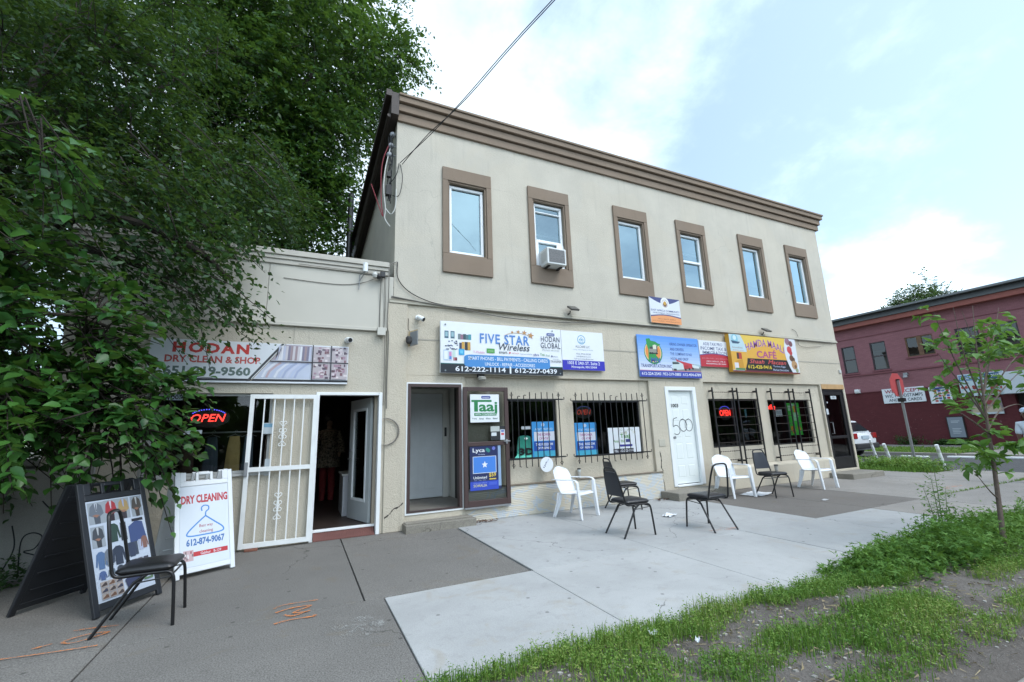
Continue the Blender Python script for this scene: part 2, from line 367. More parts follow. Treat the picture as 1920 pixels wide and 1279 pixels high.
class Canvas:
    """flat printed art on a board: (u,v) metres from the top-left corner of the face, v downwards"""
    def __init__(s, O, U, V, N, w, h, parent, off=(0, 0, 0), prefix=''):
        s.O, s.U, s.V, s.N = map(Vector, (O, U, V, N)); s.w = w; s.h = h; s.parent = parent; s.off = off
        s.parts = {}; s.layer = 0
    def mb(s, part, m):
        k = (part, m.name)
        if k not in s.parts: s.parts[k] = (MB(s.off), m)
        return s.parts[k][0]
    def P(s, u, v, h): return s.O+s.U*(u*s.w)-s.V*(v*s.h)+s.N*h
    def poly(s, part, m, pts, h=None):
        h = s.next() if h is None else h
        s.mb(part, m).add([s.P(u, v, h) for u, v in pts], [tuple(range(len(pts)))])
    def next(s): s.layer += 1; return .0008+.00012*s.layer
    def rect(s, part, m, u0, v0, u1, v1, h=None): s.poly(part, m, [(u0, v1), (u1, v1), (u1, v0), (u0, v0)], h)
    def disc(s, part, m, u, v, r, n=20, ry=None, a0=0, a1=360, h=None):
        """r in metres"""
        ry = r if ry is None else ry
        s.poly(part, m, [(u+r/s.w*math.cos(R_(a0+(a1-a0)*i/n)), v-ry/s.h*math.sin(R_(a0+(a1-a0)*i/n))) for i in range(n)], h)
    def ring(s, part, m, u, v, r0, r1, n=24, a0=0, a1=360, h=None):
        h = s.next() if h is None else h; mb = s.mb(part, m)
        for i in range(n):
            a, b = R_(a0+(a1-a0)*i/n), R_(a0+(a1-a0)*(i+1)/n)
            q = [(u+r/s.w*math.cos(t), v-r/s.h*math.sin(t)) for r, t in ((r0,a),(r1,a),(r1,b),(r0,b))]
            mb.add([s.P(x, y, h) for x, y in q], [(0,1,2,3)])
    def star(s, part, m, u, v, r, rot=90, k=.42, h=None):
        pts = [(u+(r if i % 2 == 0 else r*k)/s.w*math.cos(R_(rot+36*i)), v-(r if i % 2 == 0 else r*k)/s.h*math.sin(R_(rot+36*i))) for i in range(10)]
        s.poly(part, m, pts, h)
    def text(s, part, m, body, u0, v0, u1, v1, bold=0.0, shear=0, space=1, align='LEFT', line=1, h=None, warp=None):
        """lettering stretched into the box u0..u1, v0(top)..v1(bottom)"""
        vs, fs = text2d(body, bold*.55, shear, space, align, line); h = s.next() if h is None else h
        out = []
        for x, y in vs:
            u = u0+(u1-u0)*x; v = v1+(v0-v1)*y
            if warp: v += warp(x)
            out.append(s.P(u, v, h))
        s.mb(part, m).add(out, fs)
    def stroke(s, part, m, pts, w, h=None):
        """brush stroke, pts in (u,v), width in metres"""
        h = s.next() if h is None else h; mb = s.mb(part, m)
        P = [Vector((u*s.w, v*s.h)) for u, v in pts]
        L = []
        for i, p in enumerate(P):
            d = (P[min(i+1, len(P)-1)]-P[max(i-1, 0)]).normalized(); nrm = Vector((-d.y, d.x))
            L.append((p+nrm*w/2, p-nrm*w/2))
        vs = [];
        for a, b in L: vs += [s.P(a.x/s.w, a.y/s.h, h), s.P(b.x/s.w, b.y/s.h, h)]
        mb.add(vs, [(2*i, 2*i+1, 2*i+3, 2*i+2) for i in range(len(L)-1)])
    def done(s):
        """one mesh per part name, its colours as material slots"""
        names = []
        for part, mn in s.parts:
            if part not in names: names.append(part)
        r = {}
        for nme in names:
            tot = MB(s.off); mats = []; idx = []
            for (part, mn), (mb, m) in s.parts.items():
                if part != nme: continue
                mats.append(m); idx += [len(mats)-1]*len(mb.f); tot.add(mb.v, mb.f)
            o = tot.build(nme.split('#')[0], mats[0], s.parent, recalc=False)
            for m in mats[1:]: o.data.materials.append(m)
            o.data.polygons.foreach_set('material_index', idx); r[nme] = o
        return r
INK = {}
def ink(r, g, b, rough=.42):
    """printing ink / vinyl of a colour given as it would look on paper (sRGB 0-255)"""
    k = (r, g, b)
    if k not in INK:
        f = lambda x: ((x/255+.055)/1.055)**2.4 if x > 10 else x/255/12.92
        INK[k] = plain('ink_%d_%d_%d' % k, tuple(.86*f(x) for x in k), rough, var=.03, vscale=9)
    return INK[k]
# ================================================================== materials of the setting
M_STUC = stucco('stucco_cream', (.53, .492, .415), bstr=.5)
M_STUC2 = stucco('stucco_cream_lower', (.53, .478, .385), bstr=.8, bsc=60, streak=.6)
M_STUC3 = stucco('stucco_left_shop', (.50, .46, .38), bstr=.7, bsc=70, streak=.5)
M_PANEL = plain('painted_panel', (.50, .475, .41), .6, var=.06, vscale=2)
M_TRIM = stucco('brown_trim', (.245, .19, .145), bstr=.25, bsc=140, streak=.25, dirt=(.10, .08, .065))
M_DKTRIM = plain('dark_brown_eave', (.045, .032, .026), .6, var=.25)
M_WHITE = plain('white_paint', (.78, .80, .80), .4, var=.05, vscale=3)
M_WHITEF = plain('white_vinyl_frame', (.80, .82, .83), .3, var=.02)
M_BLACK = plain('black_iron', (.012, .012, .014), .45, var=.3)
M_BROWN = plain('brown_aluminium', (.062, .037, .034), .45, var=.1)
M_DKALU = plain('dark_bronze_aluminium', (.014, .013, .014), .4, var=.1)
M_GREYM = plain('galvanised_grey', (.32, .33, .34), .45, metal=.6, var=.1)
M_LGREY = plain('light_grey_paint', (.5, .5, .47), .5)
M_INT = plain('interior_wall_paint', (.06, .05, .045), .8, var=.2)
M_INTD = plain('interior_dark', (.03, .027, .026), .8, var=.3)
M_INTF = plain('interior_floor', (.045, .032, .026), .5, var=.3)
M_VEST = plain('vestibule_paint', (.58, .58, .54), .6)
M_VFLOOR = plain('vestibule_floor', (.20, .185, .16), .6, var=.15, vscale=12)
M_GLASS = glass('shop_glass', (.80, .84, .84), 1.0)
M_GLASSU = glass('upper_glass', (.45, .5, .52), 5.6, .015, (.70, .93, 1.0))
M_GLASSD = glass('door_glass', (.55, .58, .58), .9)
M_WOODB = plain('bare_plywood', (.47, .29, .13), .7, var=.2, vscale=8)
M_CONC_OLD = concrete('old_concrete', (.20, .19, .175), (.125, .117, .106), agg=.75, aggsc=95, bstr=.5)
M_CONC_DK = concrete('dark_old_concrete', (.17, .157, .143), (.112, .103, .093), agg=.55, aggsc=120, bstr=.35)
M_CONC_MID = concrete('mid_old_concrete', (.27, .255, .235), (.17, .155, .14), agg=.5, aggsc=110, bstr=.35)
M_CONC_NEW = concrete('new_concrete', (.395, .40, .395), (.25, .25, .24), agg=.22, aggsc=130, bstr=.15, tone=(.88, 1.06))
M_STEP = concrete('step_concrete', (.28, .26, .22), (.15, .14, .115), agg=.5, aggsc=110, bstr=.5)
M_ASPH = concrete('asphalt', (.085, .087, .09), (.05, .05, .05), agg=.6, aggsc=130, bstr=.5)
M_KERB = concrete('kerb_concrete', (.33, .31, .28), (.2, .19, .17), agg=.5, bstr=.4)
M_SOIL = concrete('joint_soil', (.07, .062, .055), (.04, .036, .03), agg=.5, bstr=.6, spots=False)

def siding_mat():
    m, nt, b = new_mat('ribbed_siding'); co = objco(nt)
    s = nt.nodes.new('ShaderNodeSeparateXYZ'); nt.links.new(co, s.inputs[0])
    base = mixc(nt, noise(nt, co, 3, 5), (.50, .46, .38), (.60, .55, .44))
    # pale blue spray paint left in broad scrawls
    w = noise(nt, scaled(nt, co, (1.6, 1, 2.4)), 1.3, 3, .5, 1.8)
    f = mth(nt, 'MULTIPLY', maprange(nt, w, .47, .52), maprange(nt, w, .62, .57))
    f = mth(nt, 'MULTIPLY', f, maprange(nt, noise(nt, co, 40, 3), .3, .6, .15, .55))
    c = mixc(nt, f, base, (.36, .48, .64))
    nt.links.new(c, b.inputs['Base Color']); b.inputs['Roughness'].default_value = .6
    MATS['siding'] = m; return m
M_SIDE = siding_mat()

# ================================================================== ground, streets, pavements
MB().box(-400, -400, -.5, 400, 400, -.16).build('ground', concrete('earth', (.12, .11, .09), (.07, .07, .05), spots=False), kind='structure')
MB().add([(-300,-16,-.13),(300,-16,-.13),(300,-6.19,-.13),(-300,-6.19,-.13)], [(0,1,2,3)]).build('street', M_ASPH, kind='structure')
MB().add([(16.95,-6.07,-.126),(24.2,-6.07,-.126),(24.2,120,-.126),(16.95,120,-.126)], [(0,1,2,3)]).build('side_street', M_ASPH, kind='structure')
kb = MB(); kb.box(-60, -6.21, -.15, 13.5, -6.06, .0); kb.box(16.82, 1.6, -.15, 16.95, 120, .0); kb.box(16.82, -2.2, -.15, 16.95, -1.0, -.02)
kb.build('kerb', M_KERB, kind='structure', bevel=.02)
MB().box(24.2, 1.7, -.15, 24.36, 120, .0).box(24.2, -30, -.15, 24.36, 1.7, -.08).build('far_kerb', M_KERB, kind='structure', bevel=.02)
MB().box(24.36, -30, -.2, 32.1, 1.7, -.03).box(28.6, 1.7, -.2, 32.1, 120, -.03).build('far_pavement', M_CONC_MID, kind='structure')

def slabs(name, m, rects, gap=.006, top=0.0, bev=.004):
    mb = MB()
    for x0, x1, y0, y1 in rects:
        t = top + random.uniform(-.002, .002)
        mb.box(x0+gap, y0+gap, -.1, x1-gap, y1-gap, t)
    return mb.build(name, m, kind='structure', bevel=bev, seg=1)
MB().add([(-60,-4.6,-.035),(16.9,-4.6,-.035),(16.9,.1,-.035),(-60,.1,-.035)], [(0,1,2,3)]).build('joint_bed', M_SOIL, kind='structure')
XS_L = [-60, -20, -12, -8.6, -6.8, -5.0, -3.1, -1.24, .60, 2.30]
slabs('old_pavement', M_CONC_OLD,
      [(XS_L[i], XS_L[i+1], -2.85, 0.0) for i in range(len(XS_L)-1)] +
      [(a, b, -4.56, -2.85) for a, b in ((-60,-20),(-20,-12),(-12,-8.6),(-8.6,-6.8),(-6.8,-5.0),(-5.0,-3.1),(-3.1,-1.24),(-1.24,.77))], gap=.007)
slabs('new_pavement', M_CONC_NEW,
      [(.77,2.31,-4.56,-2.87),(2.31,4.03,-4.56,-2.87),(4.03,5.63,-4.56,-2.87),(5.63,7.24,-4.56,-2.87),(7.24,8.74,-4.56,-2.87),
       (2.32,4.03,-2.87,0.0),(4.03,5.63,-2.87,0.0),(5.63,7.24,-2.87,0.0)], gap=.0045)
slabs('dark_pavement', M_CONC_DK, [(7.24,8.78,-2.87,0.0),(8.78,10.38,-2.87,0.0)], gap=.007)
slabs('corner_pavement', M_CONC_MID,
      [(10.38,12.4,-2.87,0.0),(12.4,14.0,-2.87,0.0),(8.74,10.4,-4.56,-2.87),(10.4,12.4,-4.56,-2.87),(12.4,14.0,-4.56,-2.87),
       (14.0,15.4,-2.87,0.0),(14.0,15.6,-4.56,-2.87),(15.6,16.9,-4.56,-2.87),(15.4,16.82,-2.87,-1.05),(14.12,15.3,0.0,6),(14.12,15.3,6,40),(13.5,16.9,-6.05,-4.56)], gap=.009)
# the boulevard strip: bare soil, slightly humped
def dirt_mat():
    m, nt, b = new_mat('boulevard_soil'); co = objco(nt)
    big = noise(nt, co, 1.2, 6, .65)
    c = mixc(nt, maprange(nt, big, .3, .7), (.115, .10, .088), (.20, .18, .162))
    fine = noise(nt, co, 60, 4, .7)
    c = mixc(nt, maprange(nt, fine, .55, .75, 0, .7), c, (.06, .05, .04))
    v = nt.nodes.new('ShaderNodeTexVoronoi'); v.inputs['Scale'].default_value = 55; nt.links.new(co, v.inputs['Vector'])
    sx = nt.nodes.new('ShaderNodeSeparateColor'); nt.links.new(v.outputs['Color'], sx.inputs[0])
    chips = mth(nt, 'MULTIPLY', maprange(nt, v.outputs['Distance'], .18, .26, 1, 0), maprange(nt, sx.outputs[0], .80, .84))
    c = mixc(nt, chips, c, (.32, .31, .29))
    nt.links.new(c, b.inputs['Base Color']); b.inputs['Roughness'].default_value = .95; b.inputs['Specular IOR Level'].default_value = .1
    bump(nt, b, mth(nt, 'ADD', fine, mth(nt, 'ADD', chips, mth(nt, 'MULTIPLY', noise(nt, co, 18, 5, .7), 2))), .9, .02)
    return m
def soil_h(x, y):
    t = (y+6.06)/1.5
    return .0 + .05*math.sin(math.pi*max(0, min(1, t))) + .012*math.sin(x*3.1+y*2) + .012*math.sin(x*1.3-y*5.3) + .006*math.sin(x*11+y*7)
mb = MB(); nx, ny = 300, 24; vs = []
for j in range(ny+1):
    for i in range(nx+1):
        x = -6+19.5*i/nx; y = -6.07+1.53*j/ny; vs.append((x, y, soil_h(x, y)-(.03 if j in (0, ny) else 0)))
mb.add(vs, [(j*(nx+1)+i, j*(nx+1)+i+1, (j+1)*(nx+1)+i+1, (j+1)*(nx+1)+i) for j in range(ny) for i in range(nx)])
mb.build('boulevard_soil', dirt_mat(), kind='structure', smooth=True)

# orange utility paint, gum and paper scraps lying flat on the pavement
def paint_strokes(name, strokes, m, parent_loc, w=.03):
    mb = MB(parent_loc)
    for pts in strokes:
        P = catmull([(x, y, .0) for x, y in pts], 8)
        for i in range(len(P)-1):
            d = (P[i+1]-P[i]).normalized(); n = Vector((-d.y, d.x, 0)); k = w*(.5+1.0*random.random())
            z = .0085
            mb.add([P[i]+n*k/2+Vector((0,0,z)), P[i]-n*k/2+Vector((0,0,z)), P[i+1]-n*k/2+Vector((0,0,z)), P[i+1]+n*k/2+Vector((0,0,z))], [(0,1,2,3)])
    return mb.build(name, m, recalc=False)
def sprayed(name, col, cover=.5):
    m = bpy.data.materials.new(name); m.use_nodes = True; nt = m.node_tree; nt.nodes.clear()
    o = nt.nodes.new('ShaderNodeOutputMaterial'); mx = nt.nodes.new('ShaderNodeMixShader'); t = nt.nodes.new('ShaderNodeBsdfTransparent')
    d = nt.nodes.new('ShaderNodeBsdfDiffuse'); d.inputs[0].default_value = c4(col); co = objco(nt)
    nt.links.new(maprange(nt, mth(nt, 'ADD', noise(nt, co, 120, 3, .7), mth(nt, 'MULTIPLY', noise(nt, co, 9, 4), .5)), .85-cover*.35, .95-cover*.2), mx.inputs[0])
    nt.links.new(t.outputs[0], mx.inputs[1]); nt.links.new(d.outputs[0], mx.inputs[2]); nt.links.new(mx.outputs[0], o.inputs[0]); return m
M_ORANGE = sprayed('orange_marking_paint', (.60, .22, .08), .72)
M_ORANGE2 = sprayed('faded_orange_paint', (.60, .30, .20), .25)
M_PALEPATCH = sprayed('pale_cement_smear', (.38, .38, .36), .25)
o = paint_strokes('paint_mark', [[(-1.58,-2.33),(-1.45,-2.34),(-1.28,-2.38)], [(-1.30,-2.50),(-1.45,-2.48),(-1.56,-2.56),(-1.48,-2.62),(-1.36,-2.56),(-1.30,-2.50)], [(-1.72,-2.60),(-1.62,-2.56)]], M_ORANGE, (-1.45,-2.5,0), .017)
o['kind'] = 'structure'
o = paint_strokes('paint_mark', [[(-1.86,-2.70),(-1.6,-2.74),(-1.29,-2.775)]], M_ORANGE, (-1.6,-2.75,0), .014); o['kind'] = 'structure'
o = paint_strokes('paint_mark', [[(-.14,-2.66),(-.05,-2.60),(.22,-2.62)], [(-.12,-2.77),(.0,-2.72),(.16,-2.74),(.02,-2.84),(.13,-2.88)], [(-.05,-2.86),(.02,-2.92),(.15,-2.86)], [(-.12,-3.03),(.0,-3.00),(.18,-3.02),(.17,-2.99)]], M_ORANGE, (0,-2.8,0), .02); o['kind'] = 'structure'
o = paint_strokes('paint_mark', [[(5.25,-2.62),(5.45,-2.66),(5.62,-2.70)], [(5.5,-2.58),(5.66,-2.64),(5.72,-2.72)]], M_ORANGE2, (5.5,-2.65,0), .05); o['kind'] = 'structure'
o = paint_strokes('paint_mark', [[(12.1,-2.6),(12.5,-2.5),(12.9,-2.55)]], M_ORANGE2, (12.5,-2.5,0), .1); o['kind'] = 'structure'
o = paint_strokes('cement_smear', [[(.30,-3.35),(.42,-3.42),(.58,-3.38),(.66,-3.5)], [(.36,-3.5),(.5,-3.55),(.62,-3.6)], [(.45,-3.3),(.6,-3.27)]], M_PALEPATCH, (.5,-3.4,0), .09); o['kind'] = 'structure'

# ================================================================== the two-storey shop building
BX0, BX1, BD = 1.3, 14.10, 15.0
BO = (BX0, 0, 0)
bld = thing('shop_building', 'cream stucco two-storey corner shop building with brown cornice and six upper windows', 'building', BO)
WINX = [2.665, 4.50, 6.71, 8.645, 10.90, 12.88]
OW, OZ0, OZ1 = .375, 4.76, 6.24
w = MB(BO)
holes = [(cx-OW, cx+OW, OZ0, OZ1) for cx in WINX]
w.wall(BX0, BX1, 3.70, 7.68, 0, holes, .16)
w.add([(BX0,0,4.0),(BX0,BD,4.0),(BX0,BD,7.5),(BX0,0,7.68)], [(0,1,2,3)])          # left side wall
w.add([(BX1,0,0),(BX1,BD,0),(BX1,BD,7.5),(BX1,0,7.68)], [(0,1,2,3)])
w.add([(BX0,BD,0),(BX1,BD,0),(BX1,BD,7.5),(BX0,BD,7.5)], [(0,1,2,3)])
w.build('upper_wall', M_STUC, bld, recalc=False)
lw = MB(BO)
STORM = (1.56, 2.50, .25, 2.30); D3 = (7.30, 8.16, .20, 2.30); DK = (13.0, 14.02, .18, 2.34)
WA = (3.41, 4.47, .955, 2.055); WB = (4.85, 6.55, .93, 2.03); CA = (8.62, 10.35, .94, 2.07); CB = (10.73, 12.42, .91, 2.05)
lw.wall(1.295, BX1, 0, 3.70, .06, [STORM, WA, WB, D3, CA, CB, DK], .14)
lw.box(BX0+.01, .062, 0, BX0+.02, BD, 4.0)
# flush band above the shopfronts and the piers
lw.box(1.535, 0, 2.46, BX1, .057, 3.705)
def pier(x0, x1, z0, z1, y0=0.0): lw.box(x0, y0, z0, x1, .057, z1)
pier(1.20, 1.535, 0, 3.69, -.03); lw.box(1.201, .058, 0, 1.29, .4, 3.69)
pier(2.50, 2.57, .0, 2.459); pier(1.536, 2.499, 2.30, 2.459); pier(1.536, 1.56, 0, 2.3)
pier(6.80, 7.30, 0, 2.459); pier(8.16, 8.46, 0, 2.459); pier(7.301, 8.159, 2.30, 2.459)
pier(12.95, 13.0, 0, 2.459); pier(14.02, BX1, 0, 2.459); pier(13.001, 14.019, 2.475, 2.4595)
pier(7.301, 8.159, .0, .20)
lw.box(1.536, -.004, 0, 2.499, .2, .25)                       # storm door threshold block
lw.box(13.001, -.0, 0, 14.019, .2, .18)
lw.build('lower_wall', M_STUC2, bld, bevel=.008, seg=1)
gr = MB(BO)
gr.box(1.54, -.006, 3.075, BX1-.003, -.0005, 3.10)
gr.box(1.3, -.035, 2.43, 1.31, -.03, 2.44)
gr.build('wall_joint', plain('joint_shadow_paint', (.36, .335, .28), .9), bld)
tr = MB(BO); tr.box(1.22, -.045, 3.695, BX1, -.002, 3.735); tr.box(1.22, -.025, 3.735, BX1, -.002, 3.775)
tr.build('drip_moulding', plain('moulding_cream', (.46, .43, .35), .8, var=.12), bld, bevel=.006, seg=1)
# low wall under the cafe windows, sill line, ribbed siding panel with its ledge
cl = MB(BO); cl.box(8.46, -.05, 0, 12.95, .057, .46); cl.prism([(-.05, .46), (.057, .46), (.057, .52), (.02, .52)], ((8.46, 0, 0), (0, 1, 0), (0, 0, 1), (1, 0, 0)), 4.49)
cl.build('low_wall', M_STUC2, bld, bevel=.01, seg=1)
sd_ = MB(BO)
nr = 17
for i in range(nr):
    z0 = .012+.505*i/nr; z1 = z0+.505/nr
    sd_.add([(2.57,.0,z0),(6.95,.0,z0),(6.95,-.006,z0+.006),(2.57,-.006,z0+.006)], [(0,1,2,3)])
    sd_.add([(2.57,-.006,z0+.006),(6.95,-.006,z0+.006),(6.95,.0,z1),(2.57,.0,z1)], [(0,1,2,3)])
sd_.box(2.57, .001, 0, 6.79, .055, .517)
sd_.build('ribbed_siding', M_SIDE, bld, recalc=False)
MB(BO).box(2.57, -.022, .518, 6.96, .06, .543).build('ledge', plain('weathered_ledge', (.20, .165, .125), .85, var=.3, vscale=12), bld, bevel=.005, seg=1)
# cornice: stepped fascia returning on the right
co_ = MB(BO)
for z0, z1, p in ((7.265, 7.425, .05), (7.425, 7.44, .03), (7.44, 7.59, .10), (7.59, 7.603, .07), (7.603, 7.715, .16), (7.715, 7.765, .19)):
    co_.box(BX0, -p, z0, BX1+p+.05, .02, z1); co_.box(BX1-.02, .021, z0, BX1+p+.05, BD, z1)
co_.build('cornice', M_TRIM, bld, bevel=.008, seg=1)
# side eave with gutter on the left, seen from below
ev = MB(BO)
ev.prism([(-.15, 7.30), (-.15, 7.76), (BD, 7.56), (BD, 5.75), (9, 6.4)], ((1.16, 0, 0), (0, 1, 0), (0, 0, 1), (1, 0, 0)), .138)
ev.add([(1.06,-.18,7.765),(1.06,BD,7.565),(1.06,BD,7.44),(1.06,-.18,7.64),(1.16,-.18,7.765),(1.16,BD,7.565),(1.16,BD,7.44),(1.16,-.18,7.64)], [(0,1,2,3),(7,6,5,4),(0,4,5,1),(3,2,6,7),(0,3,7,4)])
ev.tube([(1.13,-.1,7.28),(1.13,9,6.32),(1.13,BD,5.7)], .035, 8)
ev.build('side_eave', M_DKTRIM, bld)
MB(BO).add([(1.1,-.1,7.75),(BX1+.1,-.1,7.75),(BX1+.1,BD,7.55),(1.1,BD,7.55)], [(0,1,2,3)]).build('roof', plain('roof_felt', (.05, .05, .05), .9), bld)
# interior shell: upper floor, shops
it = MB(BO)
def room(mb, x0, x1, y0, y1, z0, z1, front=False):
    mb.add([(x0,y0,z0),(x1,y0,z0),(x1,y1,z0),(x0,y1,z0),(x0,y0,z1),(x1,y0,z1),(x1,y1,z1),(x0,y1,z1)],
           [(0,1,2,3),(7,6,5,4),(0,3,7,4),(1,5,6,2),(3,2,6,7)])
room(it, 1.35, 14.0, .17, 4.0, 3.9, 7.2); room(it, 2.80, 7.0, .22, 4.5, .0, 2.9); room(it, 8.3, 12.9, .22, 4.5, 0, 2.9); room(it, 12.92, 14.05, .22, 3, .02, 2.9)
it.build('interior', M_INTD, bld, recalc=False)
# upper windows
def frame_rect(mb, x0, x1, z0, z1, y0, y1, t, tb=None):
    tb = tb or t
    mb.box(x0, y0, z0, x1, y1, z0+tb); mb.box(x0, y0, z1-t, x1, y1, z1); mb.box(x0, y0+.0005, z0+tb, x0+t, y1-.0005, z1-t); mb.box(x1-t, y0+.0005, z0+tb, x1, y1-.0005, z1-t)
for i, cx in enumerate(WINX):
    sr = MB(BO)
    x0, x1 = cx-.5, cx+.5
    sr.box(x0, -.045, 4.38, x1, -.001, 4.745); sr.box(x0, -.045, 6.25, x1, -.001, 6.525)
    sr.box(x0, -.0445, 4.745, cx-.395, -.001, 6.25); sr.box(cx+.395, -.0445, 4.745, x1, -.001, 6.25)
    frame_rect(sr, cx-.392, cx+.392, 4.748, 6.247, -.022, .04, .03)
    wn = sr.build('window', M_TRIM, bld, bevel=.006, seg=1)
    fr = MB(BO); a, b, c, d = cx-.352, cx+.352, 4.79, 6.20
    frame_rect(fr, a, b, c, d, .05, .12, .055)
    if i in (1, 3):
        zm = 5.48 if i == 3 else 5.35
        fr.box(a+.05, .045, zm-.03, b-.05, .105, zm+.03)
        if i == 1: fr.box(a+.05, .05, 6.0, b-.05, .1, 6.025)
        fr.box(a+.05, .06, c+.055, a+.075, .1, zm); fr.box(b-.075, .06, c+.055, b-.05, .1, zm)
    fr.build('window_frame', M_WHITEF, wn, bevel=.006, seg=1)
    MB(BO).add([(a+.04,.095,c+.04),(b-.04,.095,c+.04),(b-.04,.095,d-.04),(a+.04,.095,d-.04)], [(0,1,2,3)]).build('window_pane', M_GLASSU, wn, recalc=False)
    if i in (0, 2, 4, 5):
        zb = {0: c, 2: c+.0, 4: c+.35, 5: c+.62}[i]; tn_ = {0: (.22,.26,.28), 2: (.17,.20,.22), 4: (.30,.32,.32), 5: (.26,.28,.27)}[i]
        MB(BO).box(a, .15, zb, b, .16, d).build('blind', plain('window_blind_%d' % i, tn_, .8, var=.15, vscale=3), wn)
    else:
        bl = MB(BO); z = d-.02; zb = 5.55 if i == 1 else 5.75
        while z > zb: bl.obox(((a+b)/2, .17, z), (.34, 0, 0), (0, .012, .008), (0, 0, .001)); z -= .028
        bl.box(a+.01, .16, zb-.03, b-.01, .18, zb)
        bl.build('blind', plain('slat_blind', (.45, .47, .46), .6), wn)

# ---- storm door entrance
fr = MB(BO); frame_rect(fr, 1.54, 2.52, .22, 2.335, -.02, .03, .022, .03); fr.build('door_frame', M_WHITE, bld)
fr = MB(BO); frame_rect(fr, 1.562, 2.498, .25, 2.313, -.028, .10, .05, .015); fr.build('storm_door_frame', M_BROWN, bld)
vb = MB(BO)
vb.box(1.42, .20, .15, 2.78, 1.6, .245)
vb.build('vestibule_floor', M_VFLOOR, bld)
vb = MB(BO)
vb.add([(1.50,.2,.24),(1.50,1.55,.24),(1.50,1.55,2.5),(1.50,.2,2.5)], [(0,1,2,3)])
vb.add([(1.50,1.55,.24),(2.78,1.55,.24),(2.78,1.55,2.5),(1.50,1.55,2.5)], [(0,1,2,3)])
vb.add([(2.76,1.20,.24),(2.76,1.55,.24),(2.76,1.55,2.5),(2.76,1.20,2.5)], [(0,1,2,3)])
vb.add([(1.50,.2,2.45),(2.76,.2,2.45),(2.76,1.55,2.45),(1.50,1.55,2.45)], [(0,1,2,3)])
vb.box(2.60, 1.47, .246, 2.70, 1.54, 2.38); vb.box(1.70, 1.47, 2.29, 2.60, 1.54, 2.38)
vb.build('vestibule_wall', M_VEST, bld, recalc=False)
MB(BO).box(2.755, .22, .25, 2.77, 1.19, 2.44).build('vestibule_dark_panel', M_INTD, bld)  # solid panel in place of the side passage, its shade put into the colour
def panel_door(mb, x0, x1, z0, z1, y, t=.045, rows=((.07, .42), (.47, .78), (.82, .95))):
    """six-panel slab; raised panels in two columns"""
    mb.box(x0, y, z0, x1, y+t, z1); W = x1-x0; H = z1-z0
    for a, b in rows:
        for c, d in ((.13, .45), (.55, .87)):
            p = [(x0+W*c, z0+H*a), (x0+W*d, z0+H*a), (x0+W*d, z0+H*b), (x0+W*c, z0+H*b)]
            cx = sum(q[0] for q in p)/4; cz = sum(q[1] for q in p)/4
            k = .03
            ins = [(x+(k if x < cx else -k), z+(k if z < cz else -k)) for x, z in p]
            n = len(mb.v)
            mb.add([(x, y-.001, z) for x, z in p]+[(x+( .012 if x < cx else -.012), y+.006, z+(.012 if z < cz else -.012)) for x, z in p]+[(x, y-.004, z) for x, z in ins],
                   [(0,1,5,4),(1,2,6,5),(2,3,7,6),(3,0,4,7),(4,5,9,8),(5,6,10,9),(6,7,11,10),(7,4,8,11),(8,9,10,11)])
d = MB(BO); panel_door(d, 1.74, 2.595, .262, 2.285, 1.49); d = d.build('inner_door', plain('pale_grey_door', (.66, .70, .72), .45), bld)
MB(BO).box(2.63, 1.455, 1.42, 2.675, 1.469, 1.60).build('keypad', M_DKALU, bld, bevel=.004)
# storm door leaf, swung right back against the wall
LO = (2.505, -.035, .24)
sdl = MB(BO); x0, x1, z0, z1 = 2.515, 3.375, .245, 2.265
def stiles(mb, x0, x1, z0, z1, y0, y1, s, top, bot, mid=None):
    mb.box(x0, y0, z0, x0+s, y1, z1); mb.box(x1-s, y0, z0, x1, y1, z1)
    mb.box(x0+s, y0+.001, z0, x1-s, y1-.001, z0+bot); mb.box(x0+s, y0+.001, z1-top, x1-s, y1-.001, z1)
    if mid: mb.box(x0+s, y0+.001, mid-.035, x1-s, y1-.001, mid+.035)
stiles(sdl, x0, x1, z0, z1, -.075, -.04, .075, .075, .10, 1.275)
storm = sdl.build('storm_door', M_BROWN, bld, bevel=.005)
MB(BO).box(x0+.01, -.080, z0-.028, x1-.01, -.04, z0-.001).build('door_sweep', M_GREYM, storm)
MB(BO).box(3.26, -.105, 1.295, 3.38, -.082, 1.315).box(3.30, -.10, 1.26, 3.33, -.076, 1.34).build('handle', M_GREYM, storm, bevel=.003)
MB(BO).add([(2.58,-.055,.33),(3.31,-.055,.33),(3.31,-.055,2.2),(2.58,-.055,2.2)], [(0,1,2,3)]).build('storm_glass', M_GLASSD, storm, recalc=False)

# ---- windows and grilles of the wireless shop
def shop_window(rect, name='shop_window', y=.10, mull=()):
    x0, x1, z0, z1 = rect; f = MB(BO)
    frame_rect(f, x0+.002, x1-.002, z0+.002, z1-.002, y, y+.06, .03)
    for m in mull: f.box(m-.02, y+.002, z0+.032, m+.02, y+.058, z1-.032)
    wn = f.build(name, M_DKALU, bld)
    MB(BO).add([(x0+.02,y+.03,z0+.02),(x1-.02,y+.03,z0+.02),(x1-.02,y+.03,z1-.02),(x0+.02,y+.03,z1-.02)], [(0,1,2,3)]).build('window_pane', M_GLASS, wn, recalc=False)
    return wn
shop_window(WA); shop_window(WB); shop_window(CA, mull=(9.48,)); shop_window(CB, mull=(11.5,))
def curl(mb, x, z, s, y):
    """little hook at the end of a cross bar"""
    mb.tube([(x, y, z), (x+s*.03, y, z+.002), (x+s*.035, y, z+.02), (x+s*.03, y, z+.045)], .008, 6)
